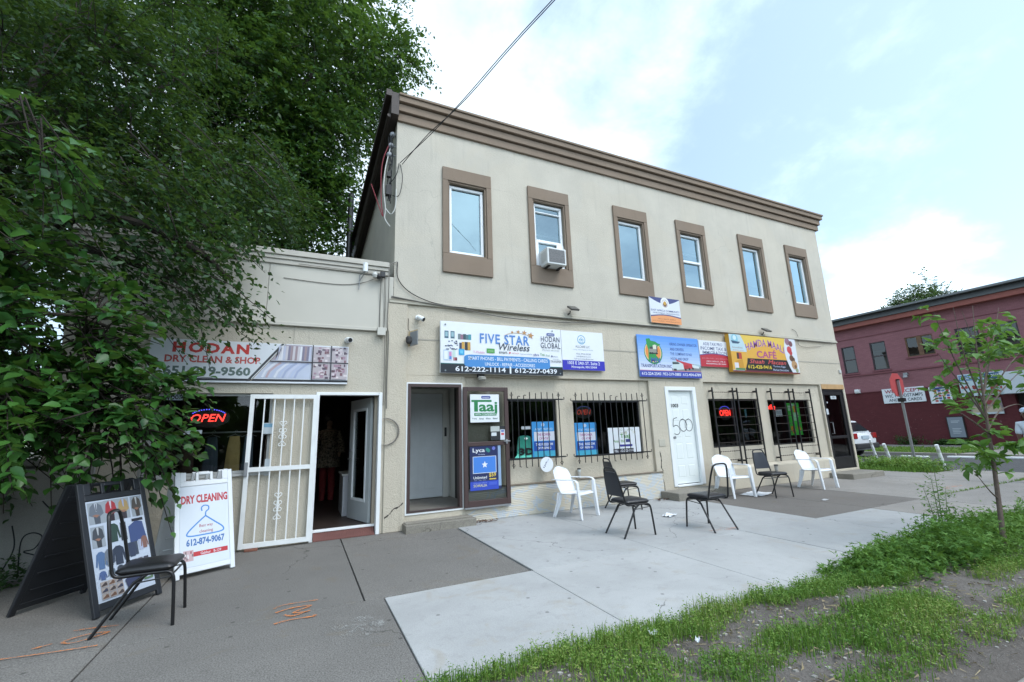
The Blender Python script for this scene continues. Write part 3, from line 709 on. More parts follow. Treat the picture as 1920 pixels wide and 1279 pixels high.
def grille(x0, x1, n, zt, zb, y, hooks):
    g = MB(BO); xs = [x0+.08+(x1-x0-.17)*i/(n-1) for i in range(n)]
    for i, x in enumerate(xs):
        top = 2.175-.02*(i % 3 == 1); bot = .82+.015*(i % 2)
        if i in hooks:
            g.tube([(x,y,bot+.04),(x,y,top-.10),(x,y,top-.06),(x+.02,y,top-.05),(x+.045,y,top-.055)], .0085, 6)
            g.tube([(x,y,bot+.05),(x,y,bot+.01),(x+.03,y,bot+.005)], .0085, 6)
        else:
            g.tube([(x,y,bot),(x,y,top)], .0085, 6)
            g.cyl((x,y,top-.012),(x,y,top+.012), .013, .002, 6)
        if i in (0, n-1):
            for zc in (top-.05, bot+.05):
                for s in (-1, 1): g.tube([(x,y,zc-.03),(x+s*.035,y,zc),(x,y,zc+.03)], .005, 5)
    for z in (zt, zb):
        g.box(x0, y-.004, z-.012, x1, y+.018, z+.012); curl(g, x1, z, 1, y)
        if x0 > 4.7: curl(g, x0, z, -1, y)
        for x in (x0+.12, x1-.12): g.box(x-.01, y+.018, z-.01, x+.01, .06, z+.01)
    return g.build('window_grille', M_BLACK, bld)
grille(3.36, 4.53, 9, 2.045, .975, -.085, (1, 2)); grille(4.75, 6.60, 13, 2.015, .965, -.085, (6, 7))
# ---- bars of the cafe: heavy uprights in pairs, barbed rods between them
g = MB(BO); bx = [(8.67, 9.36), (9.51, 10.22), (10.76, 11.47), (11.66, 12.36)]
for a, b in bx:
    for x in (a, b):
        g.box(x-.016, -.062, .53, x+.016, -.034, 2.33)
        for z in (.62, 2.25): g.box(x-.012, -.034, z-.02, x+.012, .06, z+.02)
wg = g.build('security_bar', M_BLACK, bld, bevel=.003, seg=1)
for k, (a, b) in enumerate(bx):
    rods = MB(BO)
    for j in range(9):
        z = .66+.195*j
        rods.cyl((a+.016, -.048, z), (b-.016, -.048, z), .0045, n=6)
        n = 9
        for q in range(n):
            x = a+.05+(b-a-.1)*q/(n-1); rods.obox((x, -.048, z), (.012, 0, .003), (0, .009, 0), (-.002, 0, .007))
    rods.build('barbed_rod', plain('rusty_rod', (.035, .025, .02), .7, var=.3), wg)

# ---- white panel door of number 1003
fr = MB(BO); fr.box(7.235, -.022, .20, 7.335, .05, 2.335); fr.box(8.06, -.022, .20, 8.165, .05, 2.335); fr.box(7.335, -.0215, 2.25, 8.06, .05, 2.335); fr.box(7.335, -.0215, .185, 8.06, .06, .225)
fr.build('door_frame', M_WHITE, bld, bevel=.005, seg=1)
d = MB(BO); panel_door(d, 7.338, 8.057, .24, 2.248, .045, rows=((.06, .20), (.25, .43), (.48, .62), (.66, .80), (.84, .95))); wd = d.build('white_door', plain('white_door_paint', (.74, .78, .76), .35, var=.03), bld)
c = Canvas((7.338, .0405, 2.248), (1, 0, 0), (0, 0, 1), (0, -1, 0), .719, 2.008, wd, BO)
c.text('number', ink(18, 18, 20), '1003', .13, .145, .42, .185, bold=.035)
def sc(pts): return [(v.x, v.y) for v in catmull([(a, b, 0) for a, b in pts], 6)]
for s in ([(.31,.298),(.23,.303),(.155,.313)], [(.155,.313),(.125,.391),(.22,.381),(.33,.395),(.385,.44),(.32,.474),(.23,.481),(.14,.47)]): c.stroke('graffiti', ink(45, 50, 60), sc(s), .014)
for cx_ in (.535, .775): c.stroke('graffiti', ink(45, 50, 60), [(cx_+.155*math.cos(R_(a)), .383+.066*math.sin(R_(a))) for a in range(-100, 275, 15)], .013)
for s in ([(.49,.325),(.56,.310)], [(.73,.325),(.80,.310)]): c.stroke('graffiti', ink(45, 50, 60), s, .012)
c.done()
MB(BO).cyl((7.385,.045,1.22),(7.385,.0,1.22),.02).cyl((7.385,.0,1.22),(7.385,-.03,1.22),.03).build('handle', M_GREYM, wd, smooth=True)
# ---- dark glazed corner door
fr = MB(BO); stiles(fr, 13.002, 14.018, .182, 2.335, .02, .10, .04, .05, .03); fr.build('door_frame', M_DKALU, bld)
dl = MB(BO); stiles(dl, 13.045, 13.975, .215, 2.28, .03, .075, .095, .10, .28, 1.02); cd = dl.build('corner_door', M_DKALU, bld, bevel=.004)
MB(BO).add([(13.12,.055,.4),(13.9,.055,.4),(13.9,.055,2.2),(13.12,.055,2.2)], [(0,1,2,3)]).build('door_glass', M_GLASSD, cd, recalc=False)
MB(BO).tube([(13.19,.03,1.12),(13.19,-.03,1.12),(13.19,-.03,1.42),(13.19,.03,1.42)], .012, 8).build('handle', M_GREYM, cd, smooth=True)
c = Canvas((13.045, .0285, 2.28), (1, 0, 0), (0, 0, 1), (0, -1, 0), .93, 2.065, cd, BO)
c.rect('plate', ink(205, 212, 215), .38, .062, .66, .105); c.text('number', ink(60, 65, 70), '1001', .45, .07, .6, .097, bold=.02)
c.disc('sticker#1', ink(200, 205, 210), .17, .15, .025); c.rect('sticker#2', ink(205, 212, 216), .05, .235, .155, .31)
c.done()
MB(BO).box(13.0, -.012, 2.342, 14.05, .055, 2.474).build('plywood_header', M_WOODB, bld)
MB(BO).box(13.96, -.03, 2.80, 14.06, -.001, 2.90).build('junction_box', M_LGREY, bld, bevel=.01)
MB(BO).box(6.93, -.012, 1.05, 7.10, -.0, 1.20).build('access_cover', plain('cover_cream', (.47, .44, .36), .6), bld, bevel=.004)
# cracks and damage of the pier between the shops
for pts in ([(6.93,.0,.95),(6.95,0,.78),(6.93,0,.62),(6.965,0,.55),(6.94,0,.42),(6.97,0,.25),(6.955,0,.05)], [(1.22,-.03,.22),(1.30,-.03,.27),(1.36,-.03,.34),(1.43,-.03,.36),(1.51,-.03,.42)]):
    ck = MB(BO); P = catmull([(p[0], p[1]-.0015, p[2]) for p in pts], 4)
    for i in range(len(P)-1):
        k = .006+.008*random.random(); q = Vector((k if abs(P[i+1].z-P[i].z) > abs(P[i+1].x-P[i].x) else 0, 0, 0 if abs(P[i+1].z-P[i].z) > abs(P[i+1].x-P[i].x) else k))
        ck.add([P[i]-q, P[i]+q, P[i+1]+q, P[i+1]-q], [(0,1,2,3)])
    ck.build('wall_crack', M_SOIL, bld, recalc=False)
# steps
tag(MB((2.05,-.15,0)).box(1.50, -.30, -.02, 2.64, -.006, .115).box(1.52, -.2, .115, 2.60, -.006, .13).build('door_step', M_STEP, bevel=.015), 'worn low concrete step under the open storm door', 'step')
tag(MB((7.6,-.25,0)).box(6.84, -.50, -.02, 8.36, -.006, .15).build('door_step', M_STEP, bevel=.015), 'wide concrete step below the white door marked 500', 'step')
tag(MB((13.3,-.3,0)).box(12.60, -.62, -.02, 14.02, -.006, .13).build('door_step', M_STEP, bevel=.015), 'loose grey concrete slab step below the dark corner door', 'step')

# ================================================================== the single-storey dry cleaner
LX0 = -2.85
LB = (LX0, 0, 0)
lb = thing('dry_cleaner_shop', 'single-storey beige dry cleaning shop with flat parapet joined to the taller building', 'building', LB)
SW = (-1.92, -.42, 1.02, 2.14); DW = (.20, 1.12, 0, 2.13)
w = MB(LB); w.wall(LX0, 1.198, 0, 3.22, 0, [SW, DW], .16)
w.add([(LX0,0,0),(LX0,0,4.2),(LX0,12,4.2),(LX0,12,0)], [(0,1,2,3)]); w.add([(LX0,12,0),(1.29,12,0),(1.29,12,4.2),(LX0,12,4.2)], [(0,1,2,3)])
w.box(LX0, -.012, .0, -.78, -.0005, .56)
w.build('wall', M_STUC3, lb, recalc=False)
p = MB(LB); p.box(LX0-.02, -.03, 3.22, -1.42, .02, 4.16); p.box(-1.415, -.03, 3.22, -.60, .02, 4.16); p.box(-.595, -.03, 3.22, 1.13, .02, 4.16); p.box(1.131, -.02, 3.225, 1.29, .02, 4.16)
p.box(LX0-.03, -.05, 3.18, 1.19, .0, 3.235)
p.build('fascia_panel', M_PANEL, lb, bevel=.004, seg=1)
p = MB(LB); p.box(LX0-.05, -.055, 4.16, 1.20, .03, 4.235); p.box(LX0-.06, -.075, 4.235, 1.20, .05, 4.30); p.box(LX0-.06, -.10, 4.30, 1.20, .30, 4.39)
p.build('parapet_cap', plain('cap_paint', (.47, .44, .38), .65, var=.1), lb, bevel=.006, seg=1)
MB(LB).add([(LX0,.29,4.3),(1.29,.29,4.3),(1.29,12,4.1),(LX0,12,4.1)], [(0,1,2,3)]).build('roof', MATS['roof_felt'], lb)
p = MB(LB); p.box(-.20, -.006, 2.14, -.19, -.0003, 3.18); p.build('panel_joint', MATS['joint_shadow_paint'], lb)
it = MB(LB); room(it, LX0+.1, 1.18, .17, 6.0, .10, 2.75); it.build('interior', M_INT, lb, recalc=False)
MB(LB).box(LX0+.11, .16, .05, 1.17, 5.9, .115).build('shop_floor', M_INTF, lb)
f = MB(LB); x0, x1, z0, z1 = SW; frame_rect(f, x0, x1, z0, z1, .05, .10, .035); f.box(x0-.02, -.03, z0-.035, x1+.02, .06, z0); 
f.box(x0+.03, .03, z0+.03, x0+.10, .08, z1-.03)
swn = f.build('shop_window', plain('grey_window_paint', (.45, .46, .45), .5), lb)
MB(LB).add([(x0+.02,.075,z0+.02),(x1-.02,.075,z0+.02),(x1-.02,.075,z1-.02),(x0+.02,.075,z1-.02)], [(0,1,2,3)]).build('window_pane', M_GLASS, swn, recalc=False)
gm = MB(LB)
for i in range(9): gm.cyl((x0+.05, -.01, z0+.05+i*.12), (x0+.22, -.01, z0+.05+i*.12), .004, n=5)
for i in range(3): gm.cyl((x0+.06+i*.075, -.01, z0+.02), (x0+.06+i*.075, -.01, z1-.02), .004, n=5)
gm.build('wire_mesh', M_BLACK, swn)
c = Canvas((-1.92, .05, 2.14), (1, 0, 0), (0, 0, 1), (0, -1, 0), 1.5, 1.12, swn, LB)
c.rect('number_plate', ink(150, 165, 175), .145, .015, .265, .085)
c.text('number', ink(20, 22, 26), '1005', .155, .022, .26, .078, bold=.04)
c.rect('notice', ink(190, 200, 205), .30, .455, .44, .50); c.text('lettering', ink(60, 65, 75), 'No Smoking', .31, .467, .42, .49, bold=.01)
c.done()
# doorway trim, inner glazed door, ramp
f = MB(LB); f.box(.165, -.03, 0, .215, .10, 2.16); f.box(1.095, -.04, .0, 1.15, .10, 2.16); f.box(.215, -.03, 2.115, 1.095, .10, 2.16); f.box(.215, .10, .10, 1.095, .16, .135)
f.build('door_frame', M_WHITE, lb, bevel=.004, seg=1)
MB(LB).box(1.05, .11, .13, 1.095, .2, 2.115).build('door_jamb', plain('tan_jamb', (.36, .31, .24), .7), lb)
hx, hy, L_ = 1.03, .24, .82; ang = R_(107)
def inner(u, t): return (hx+math.cos(ang)*u+math.sin(ang)*t, hy+math.sin(ang)*u-math.cos(ang)*t)
dd = MB(LB)
def dbox(mb, u0, u1, z0, z1, t0=-.02, t1=.02):
    q = [inner(u0, t0), inner(u1, t0), inner(u1, t1), inner(u0, t1)]
    mb.add([(x, y, z0) for x, y in q]+[(x, y, z1) for x, y in q], [(3,2,1,0),(4,5,6,7),(0,1,5,4),(1,2,6,5),(2,3,7,6),(3,0,4,7)])
dbox(dd, 0, .15, .13, 2.10); dbox(dd, L_-.15, L_, .13, 2.10); dbox(dd, .15, L_-.15, .13, .45); dbox(dd, .15, L_-.15, 1.92, 2.10)
ind = dd.build('inner_door', plain('inner_door_paint', (.50, .53, .53), .4), lb)
tr_ = MB(LB)
for q in ((.13,.17,.43,1.94),(L_-.17,L_-.13,.43,1.94),(.17,L_-.17,.43,.47),(.17,L_-.17,1.90,1.94)): dbox(tr_, *q, -.028, .028)
tr_.build('glazing_bead', M_WHITE, ind)
gl = MB(LB); dbox(gl, .16, L_-.16, .46, 1.91, -.004, .004); gl.build('door_glass', M_GLASSD, ind)
hd = MB(LB); a = inner(L_-.07, -.02); b = inner(L_-.07, -.07); c2 = inner(L_-.2, -.075)
hd.tube([(a[0],a[1],1.10),(b[0],b[1],1.10),(c2[0],c2[1],1.10)], .011, 8); a2 = inner(L_-.07,-.045); hd.tube([(a[0],a[1],1.24),(a2[0],a2[1],1.24)], .022, 10)
hd.build('handle', M_GREYM, ind, smooth=True)
rm = MB(LB)
n = 26
for i in range(n):
    x0 = .225+.86*i/n; x1 = .225+.86*(i+.72)/n
    rm.add([(x0,-.03,.004),(x1,-.03,.004),(x1,.155,.115),(x0,.155,.115),(x0,-.03,.012),(x1,-.03,.012),(x1,.155,.123),(x0,.155,.123)], [(3,2,1,0),(4,5,6,7),(0,1,5,4),(1,2,6,5),(2,3,7,6),(3,0,4,7)])
rm.add([(.225,-.035,.002),(1.085,-.035,.002),(1.085,.16,.113),(.225,.16,.113)], [(0,1,2,3)])
rm.build('entrance_ramp', plain('ramp_red', (.15, .06, .05), .75, var=.15), lb, recalc=False)
# security door: white welded frame, folded back against the wall
SO = (.19, -.07, 0); sx0, sx1, sz0, sz1 = -.70, .185, .035, 2.115
sdm = MB(LB)
sdm.box(sx0,-.095,sz0,sx0+.055,-.055,sz1); sdm.box(sx1-.055,-.095,sz0,sx1,-.055,sz1)
sdm.box(sx0+.055,-.094,sz0,sx1-.055,-.056,sz0+.06); sdm.box(sx0+.055,-.094,sz1-.06,sx1-.055,-.056,sz1); sdm.box(sx0+.055,-.094,1.035,sx1-.055,-.056,1.095)
bars = []
for i in range(5):
    x = sx0+.055+(sx1-sx0-.11)*(i+1)/6; bars.append(x)
    sdm.box(x-.008,-.083,sz0+.06,x+.008,-.067,1.035); sdm.box(x-.008,-.083,1.095,x+.008,-.067,sz1-.06)
for zc in (.55, 1.55):
    x = bars[2]
    for s in (-1, 1):
        for zz_, r in ((-.155,.028),(-.045,.033),(.045,.033),(.155,.028)):
            sg = 1 if zz_ > 0 else -1
            pts = [(x+s*.008, -.075, zc+zz_-sg*.05), (x+s*.02, -.075, zc+zz_-sg*.03)] + [(x+s*(.026+r*.7*math.sin(R_(t))), -.075, zc+zz_-sg*.0+r*.7*sg*(-math.cos(R_(t)))) for t in range(0, 300, 30)]
            sdm.tube(pts, .0055, 5)
    for s in (-1, 1): sdm.tube([(x,-.075,zc-.09),(x+s*.02,-.075,zc),(x,-.075,zc+.09)], .0045, 5)
secd = sdm.build('security_door', plain('gate_cream_white', (.78, .80, .79), .45, var=.12, vscale=5), lb)
MB(LB).box(sx0-.003,-.12,.98,sx0+.04,-.096,1.17).build('lock_box', M_GREYM, secd, bevel=.004)
c = Canvas((sx0, -.07, sz1), (1, 0, 0), (0, 0, 1), (0, -1, 0), .885, 2.08, lb, LB)
c.rect('notice#1', ink(190, 200, 205), .20, .195, .355, .27, h=-.052); c.rect('notice#1', ink(120, 165, 190), .21, .20, .345, .225, h=-.051); c.rect('notice#2', ink(190, 200, 205), .27, .44, .35, .55, h=-.052)
c.done()
# bricks propping the security door
tag(MB((-.55,-.1,0)).box(-.62, -.14, 0, -.46, -.06, .03).build('brick', plain('red_brick', (.22, .09, .06), .9, var=.3, vscale=20), bevel=.006), 'flat red brick wedged under the white security door', 'brick')

# ---- wall with graffiti beside the shop, running off under the foliage
gw = MB((-3.0,0,0)); gw.box(-14, .02, -.1, LX0-.01, .22, 1.25); gw.box(-14, -.01, 1.25, LX0-.01, .25, 1.33); gw.box(LX0-.3, -.07, -.1, -2.32, -.014, 1.22)
gwo = thing('boundary_wall', 'pale concrete boundary wall with black graffiti tags under the overhanging leaves', 'wall', (-3.0, 0, 0))
gw.build('wall', concrete('wall_concrete', (.33, .33, .31), (.2, .2, .18), agg=.3, bstr=.4, spots=False), gwo)
c = Canvas((-3.62, -.0705, 1.22), (1, 0, 0), (0, 0, 1), (0, -1, 0), 1.25, 1.25, gwo, (-3.0,0,0))
gk = ink(25, 26, 32)
for s in ([(.62,.95),(.60,.65),(.66,.58),(.74,.62),(.70,.72),(.63,.74),(.74,.80),(.78,.92)], [(.84,.40),(.82,.75)], [(.90,.42),(.89,.66)], [(.80,.56),(.93,.53)], [(.94,.55),(.90,.62),(.95,.66),(.98,.58),(.94,.55)], [(.99,.50),(.97,.75)], [(.96,.76),(1.0,.70)], [(.52,.5),(.56,.7),(.50,.9)], [(.86,.8),(.90,.86),(.88,.93)], [(.70,.30),(.78,.38),(.86,.32)]):
    c.stroke('graffiti', gk, sc(s), .014)
for s in ([(.70,.98),(.76,.90),(.82,.96),(.78,1.02)], [(.84,.97),(.90,.92),(.94,1.0)]): c.stroke('graffiti', ink(190, 60, 90), sc(s), .013)
c.done()

# ================================================================== the red brick building across the side street
def brick_paint(name, col, wear=None, bs=.9):
    m, nt, b = new_mat(name); co = objco(nt)
    mp = nt.nodes.new('ShaderNodeMapping'); mp.inputs['Rotation'].default_value = (R_(90), 0, R_(90)); nt.links.new(co, mp.inputs[0])
    sp = nt.nodes.new('ShaderNodeSeparateXYZ'); nt.links.new(co, sp.inputs[0]); cb = nt.nodes.new('ShaderNodeCombineXYZ')
    nt.links.new(sp.outputs[1], cb.inputs[0]); nt.links.new(sp.outputs[2], cb.inputs[1])
    br = nt.nodes.new('ShaderNodeTexBrick'); nt.links.new(cb.outputs[0], br.inputs['Vector']); br.inputs['Scale'].default_value = 1
    br.inputs['Brick Width'].default_value = .21; br.inputs['Row Height'].default_value = .07; br.inputs['Mortar Size'].default_value = .007; br.inputs['Mortar Smooth'].default_value = .4
    br.inputs['Color1'].default_value = c4(col); br.inputs['Color2'].default_value = c4([x*.85 for x in col]); br.inputs['Mortar'].default_value = c4([x*.72 for x in col])
    c = mixc(nt, maprange(nt, noise(nt, co, .8, 6, .65), .35, .7, 0, .35), br.outputs['Color'], [x*.7 for x in col])
    if wear:
        nz = noise(nt, co, 5.5, 6, .75)
        zf = maprange(nt, sp.outputs[2], 2.3, 1.2)
        c = mixc(nt, mth(nt, 'MULTIPLY', maprange(nt, nz, .62, .68, 0, .8), zf), c, wear)
    nt.links.new(c, b.inputs['Base Color']); b.inputs['Roughness'].default_value = .8; b.inputs['Specular IOR Level'].default_value = .2
    bump(nt, b, br.outputs['Fac'], -.5, .01)
    return m
RX = 32.0; RO = (RX, 0, 0)
rb = thing('red_brick_building', 'two-storey red brick building across the side street, pink above and maroon below', 'building', RO)
RW = [(8.42, 9.2, 4.44, 6.18), (6.73, 7.56, 4.45, 6.18), (4.45, 5.74, 4.98, 6.14), (2.55, 3.48, 4.62, 6.16), (1.12, 1.97, 4.42, 6.10), (-1.6, -.6, 4.42, 6.1), (-4.2, -3.2, 4.42, 6.1), (10.4, 11.2, 4.44, 6.18)]
RD = [(-.4, 1.86, -.05, 2.50)]
w = MB(RO); w.wall(-14, 18, 3.17, 7.35, RX, RW, .15, 'x'); w.add([(RX,18,-.1),(45,18,-.1),(45,18,7.35),(RX,18,7.35)], [(0,1,2,3)])
w.build('upper_wall', brick_paint('pink_brick', (.30, .135, .148)), rb, recalc=False)
w = MB(RO); w.wall(-14, 18, -.2, 3.17, RX, RD, .5, 'x'); w.build('lower_wall', brick_paint('maroon_brick', (.115, .03, .034), (.32, .22, .23)), rb, recalc=False)
w = MB(RO); w.box(31.93, -14, 4.22, 31.998, 18, 4.30); w.box(31.96, -14, 6.62, 31.998, 18, 6.66); w.box(31.96, -14, 3.15, 31.998, 18, 3.19)
w.build('string_course', plain('course_red', (.20, .07, .08), .8), rb)
MB(RO).box(31.55, -14, 7.28, 32.1, 18.3, 7.56).build('eave_board', plain('eave_red', (.27, .085, .065), .7, var=.15), rb)
w = MB(RO); w.add([(31.45,-14,7.565),(31.45,18.4,7.565),(31.75,18.4,8.0),(31.75,-14,8.0),(36,-14,8.4),(36,18.4,8.4),(36,18.4,7.57),(36,-14,7.57)], [(0,1,2,3),(3,2,5,4),(0,3,4,7),(1,6,5,2),(0,7,6,1)])
w.build('roof', concrete('roof_grey', (.10, .105, .105), (.06, .06, .06), agg=.4, spots=False), rb)
MB(RO).box(31.38, -14, 7.92, 31.76, 18.4, 8.03).build('gutter', plain('gutter_grey', (.16, .17, .17), .5), rb)
it = MB(RO); it.box(32.3, -13, .0, 36, 17.5, 7.2); it.build('interior', M_INTD, rb)
for k, (a, b, c_, d) in enumerate(RW):
    f = MB(RO)
    def fx(mb, y0, y1, z0, z1, xa, xb, t):
        mb.box(xa,y0,z0,xb,y1,z0+t); mb.box(xa,y0,z1-t,xb,y1,z1); mb.box(xa+.001,y0,z0+t,xb-.001,y0+t,z1-t); mb.box(xa+.001,y1-t,z0+t,xb-.001,y1,z1-t)
    fx(f, a, b, c_, d, 32.03, 32.12, .06); 
    if k == 2: f.box(32.02, (a+b)/2-.12, c_+.05, 32.1, (a+b)/2+.1, d-.05)
    else: f.box(32.04, a+.06, (c_+d)/2-.03, 32.11, b-.06, (c_+d)/2+.03)
    wn = f.build('window', plain('dark_sash', (.05, .035, .04), .6) if k != 2 else plain('worn_sash', (.16, .09, .05), .8, var=.4), rb)
    MB(RO).add([(32.08,a+.03,c_+.03),(32.08,b-.03,c_+.03),(32.08,b-.03,d-.03),(32.08,a+.03,d-.03)], [(3,2,1,0)]).build('window_pane', glass('far_glass', (.35, .4, .4), 2.0), wn, recalc=False)
    if k != 2: MB(RO).box(32.2, a, c_, 32.22, b, d-.02-(.5 if k % 2 else 0)).build('blind', plain('far_blind', (.10, .125, .13), .7), wn)
    MB(RO).box(31.93, a-.08, c_-.09, 32.05, b+.08, c_-.001).build('window_sill', MATS['course_red'], wn)
# ================================================================== signs on the facade
W_ = ink(236, 240, 244); K_ = ink(22, 24, 28); NAVY = ink(35, 45, 95)
M_BOARD = plain('sign_board_edge', (.6, .61, .62), .5)
def board(name, label, x0, x1, z0, z1, y, face, group=None, t=.03, cat='sign'):
    """flat sign fixed to the wall, front face at y"""
    loc = ((x0+x1)/2, y+t, z0)
    th = thing(name, label, cat, loc, 0, group)
    pn = MB(loc); pn.box(x0, y, z0, x1, y+t, z1); pn = pn.build('panel', face, th, bevel=.003, seg=1)
    br = MB(loc)
    for fx_ in (.12, .88): br.box(x0+(x1-x0)*fx_-.02, y+t+.0005, z0+.05, x0+(x1-x0)*fx_+.02, -.0005 if y+t < -.002 else y+t+.002, z1-.05)
    br.build('bracket', M_GREYM, th)
    return th, Canvas((x0, y, z1), (1, 0, 0), (0, 0, 1), (0, -1, 0), x1-x0, z1-z0, th, loc)

# ---- phone shop
th, c = board('shop_sign', 'long white shop sign reading FIVE STAR Wireless with black phone number strip', 2.095, 4.555, 2.50, 3.425, -.11, W_, t=.05)
r_ = random.Random(3)
for u in (.03, .075): c.rect('picture', ink(70, 105, 120), u, .19, u+.03, .335); c.rect('picture', ink(150, 185, 195), u+.005, .21, u+.025, .30)
for i, col in enumerate(((120,135,140),(150,110,130),(60,80,90),(85,120,130),(70,150,160))): c.rect('picture', ink(*col), .13+.02*i, .235+.01*(i % 2), .152+.02*i, .345)
for i in range(26): u = .03+r_.random()*.09; v = .37+r_.random()*.17; c.rect('picture', ink(*r_.choice(((40,45,60),(80,90,110),(110,120,150)))), u, v, u+.008+.006*r_.random(), v+.014+.012*r_.random())
for u, col in ((.14,(60,65,95)),(.158,(210,165,80)),(.182,(50,50,55)),(.203,(205,160,75))): c.rect('picture', ink(*col), u, .39+.02*(u < .15), u+.022, .55)
c.rect('picture', ink(190, 210, 225), .022, .56, .058, .76); c.rect('picture', ink(235, 240, 250), .026, .58, .054, .74); c.rect('picture', ink(200, 205, 225), .062, .58, .083, .76); c.rect('picture', ink(215, 140, 190), .064, .6, .081, .68); c.rect('picture', ink(90, 140, 210), .064, .68, .081, .74)
c.rect('picture', ink(200, 225, 215), .09, .56, .11, .70); c.rect('picture', ink(195, 120, 130), .095, .70, .108, .76); c.rect('picture', ink(110, 40, 50), .108, .70, .122, .76); c.rect('picture', ink(60, 165, 215), .135, .53, .177, .65); c.rect('picture', ink(110, 200, 235), .145, .56, .167, .62)
c.text('lettering', ink(80, 135, 205), 'FIVE STAR', .299, .195, .709, .395, bold=.03, space=1.12)
c.text('lettering', ink(70, 78, 88), 'Wireless', .45, .375, .712, .515, bold=.02, shear=.25)
sw = [(.50,.205),(.53,.17),(.57,.145),(.62,.135),(.67,.15),(.72,.19)]
c.stroke('artwork', ink(215, 190, 160), sw, .012)
for u, v, r in ((.565,.13,.033),(.617,.115,.044),(.67,.125,.056),(.725,.175,.072)): c.star('artwork', ink(190, 140, 85), u, v, r, 80)
c.poly('artwork', ink(70, 90, 150), [(x, y) for x, y in rrect(.868, .095, .94, .155, .012)])
c.text('lettering', W_, 'dahabshil', .878, .112, .93, .142, bold=.01)
c.text('lettering', ink(45, 52, 78), 'HODAN', .815, .17, .985, .285, bold=.0, space=1.1); c.text('lettering', ink(45, 52, 78), 'GLOBAL', .81, .305, .99, .425, bold=.0, space=1.1)
c.text('lettering', ink(150, 160, 150), 'Money services', .825, .445, .975, .49)
c.text('lettering', ink(225, 150, 190), 'T-Mobile', .245, .555, .335, .60); c.rect('artwork', ink(85, 160, 75), .352, .495, .415, .585); c.text('lettering', ink(190, 220, 180), 'cricket', .36, .525, .405, .555)
c.text('lettering', ink(80, 90, 90), 'smart', .45, .535, .52, .585, bold=.01); c.disc('artwork', ink(205, 80, 90), .54, .56, .018); c.text('lettering', ink(220, 140, 145), 'verizon', .555, .545, .615, .575)
c.text('lettering', ink(120, 150, 190), 'Lycamobile', .63, .56, .73, .59); c.text('lettering', ink(75, 85, 150), 'ultra', .742, .55, .79, .60, bold=.02); c.text('lettering', ink(110, 170, 110), 'Taaj', .80, .54, .84, .60, bold=.02); c.text('lettering', ink(120, 160, 130), 'Amal', .85, .55, .885, .60)
c.rect('artwork', ink(70, 75, 130), .90, .575, .912, .61); c.text('lettering', ink(130, 140, 160), 'Iftin', .92, .58, .96, .61)
c.text('lettering', ink(140, 145, 150), 'MONEY', .915, .645, .975, .665); c.text('lettering', ink(70, 75, 85), 'TRANSFER', .89, .68, .992, .725)
c.rect('band', ink(30, 110, 105), 0, .815, 1, .83); c.rect('band', ink(26, 33, 42), 0, .828, 1, 1)
c.poly('band', ink(70, 140, 205), rrect(.175, .635, .885, .875, .05, 6))
c.text('lettering', W_, 'SMART PHONES - BILL PAYMENTS - CALLING CARDS', .205, .665, .865, .735, bold=.012)
c.text('lettering', W_, 'UNLOCK - REPAIR - ACCESSORIES', .335, .775, .75, .84, bold=.012)
c.text('lettering', W_, '612-222-1114', .108, .865, .50, .965, bold=.03); c.rect('lettering', W_, .533, .845, .546, .985); c.text('lettering', W_, '612-227-0439', .575, .865, .945, .965, bold=.03)
for u, v in ((.035,.07),(.92,.045),(.035,.955),(.975,.955)): c.disc('bolt', ink(120, 130, 135), u, v, .016, 10)
c.done()
# ---- care agency
th, c = board('shop_sign', 'square white ALLCARE LLC sign with blue address strip beside the long phone shop sign', 4.585, 5.605, 2.63, 3.43, -.075, W_)
lb_ = ink(85, 165, 200)
c.ring('artwork', lb_, .47, .215, .082, .096); c.stroke('artwork', lb_, [(.415,.225),(.47,.155),(.525,.225)], .012); c.stroke('artwork', lb_, [(.435,.21),(.435,.275),(.505,.275),(.505,.21)], .01)
c.rect('artwork', lb_, .452, .20, .488, .235); c.stroke('artwork', lb_, [(.385,.275),(.47,.305),(.555,.275)], .008)
c.text('lettering', ink(85, 100, 110), 'ALLCARE LLC', .32, .365, .66, .425, bold=.015); c.text('lettering', ink(140, 160, 175), 'Living with Dignity at Home', .26, .46, .74, .50)
c.text('lettering', ink(75, 85, 120), '952-994-5528', .33, .565, .67, .605); c.text('lettering', ink(75, 85, 120), 'info@allcare.com', .33, .63, .67, .675); c.text('lettering', ink(75, 85, 120), 'Call us at www.allcare.com', .27, .69, .73, .73)
c.rect('band', ink(52, 48, 180), 0, .755, 1, 1)
c.text('lettering', W_, '1003 E 24th ST. Suite 2', .12, .78, .88, .86, bold=.02); c.text('lettering', W_, 'Minneapolis, MN 55404', .20, .89, .80, .965, bold=.02)
c.done()
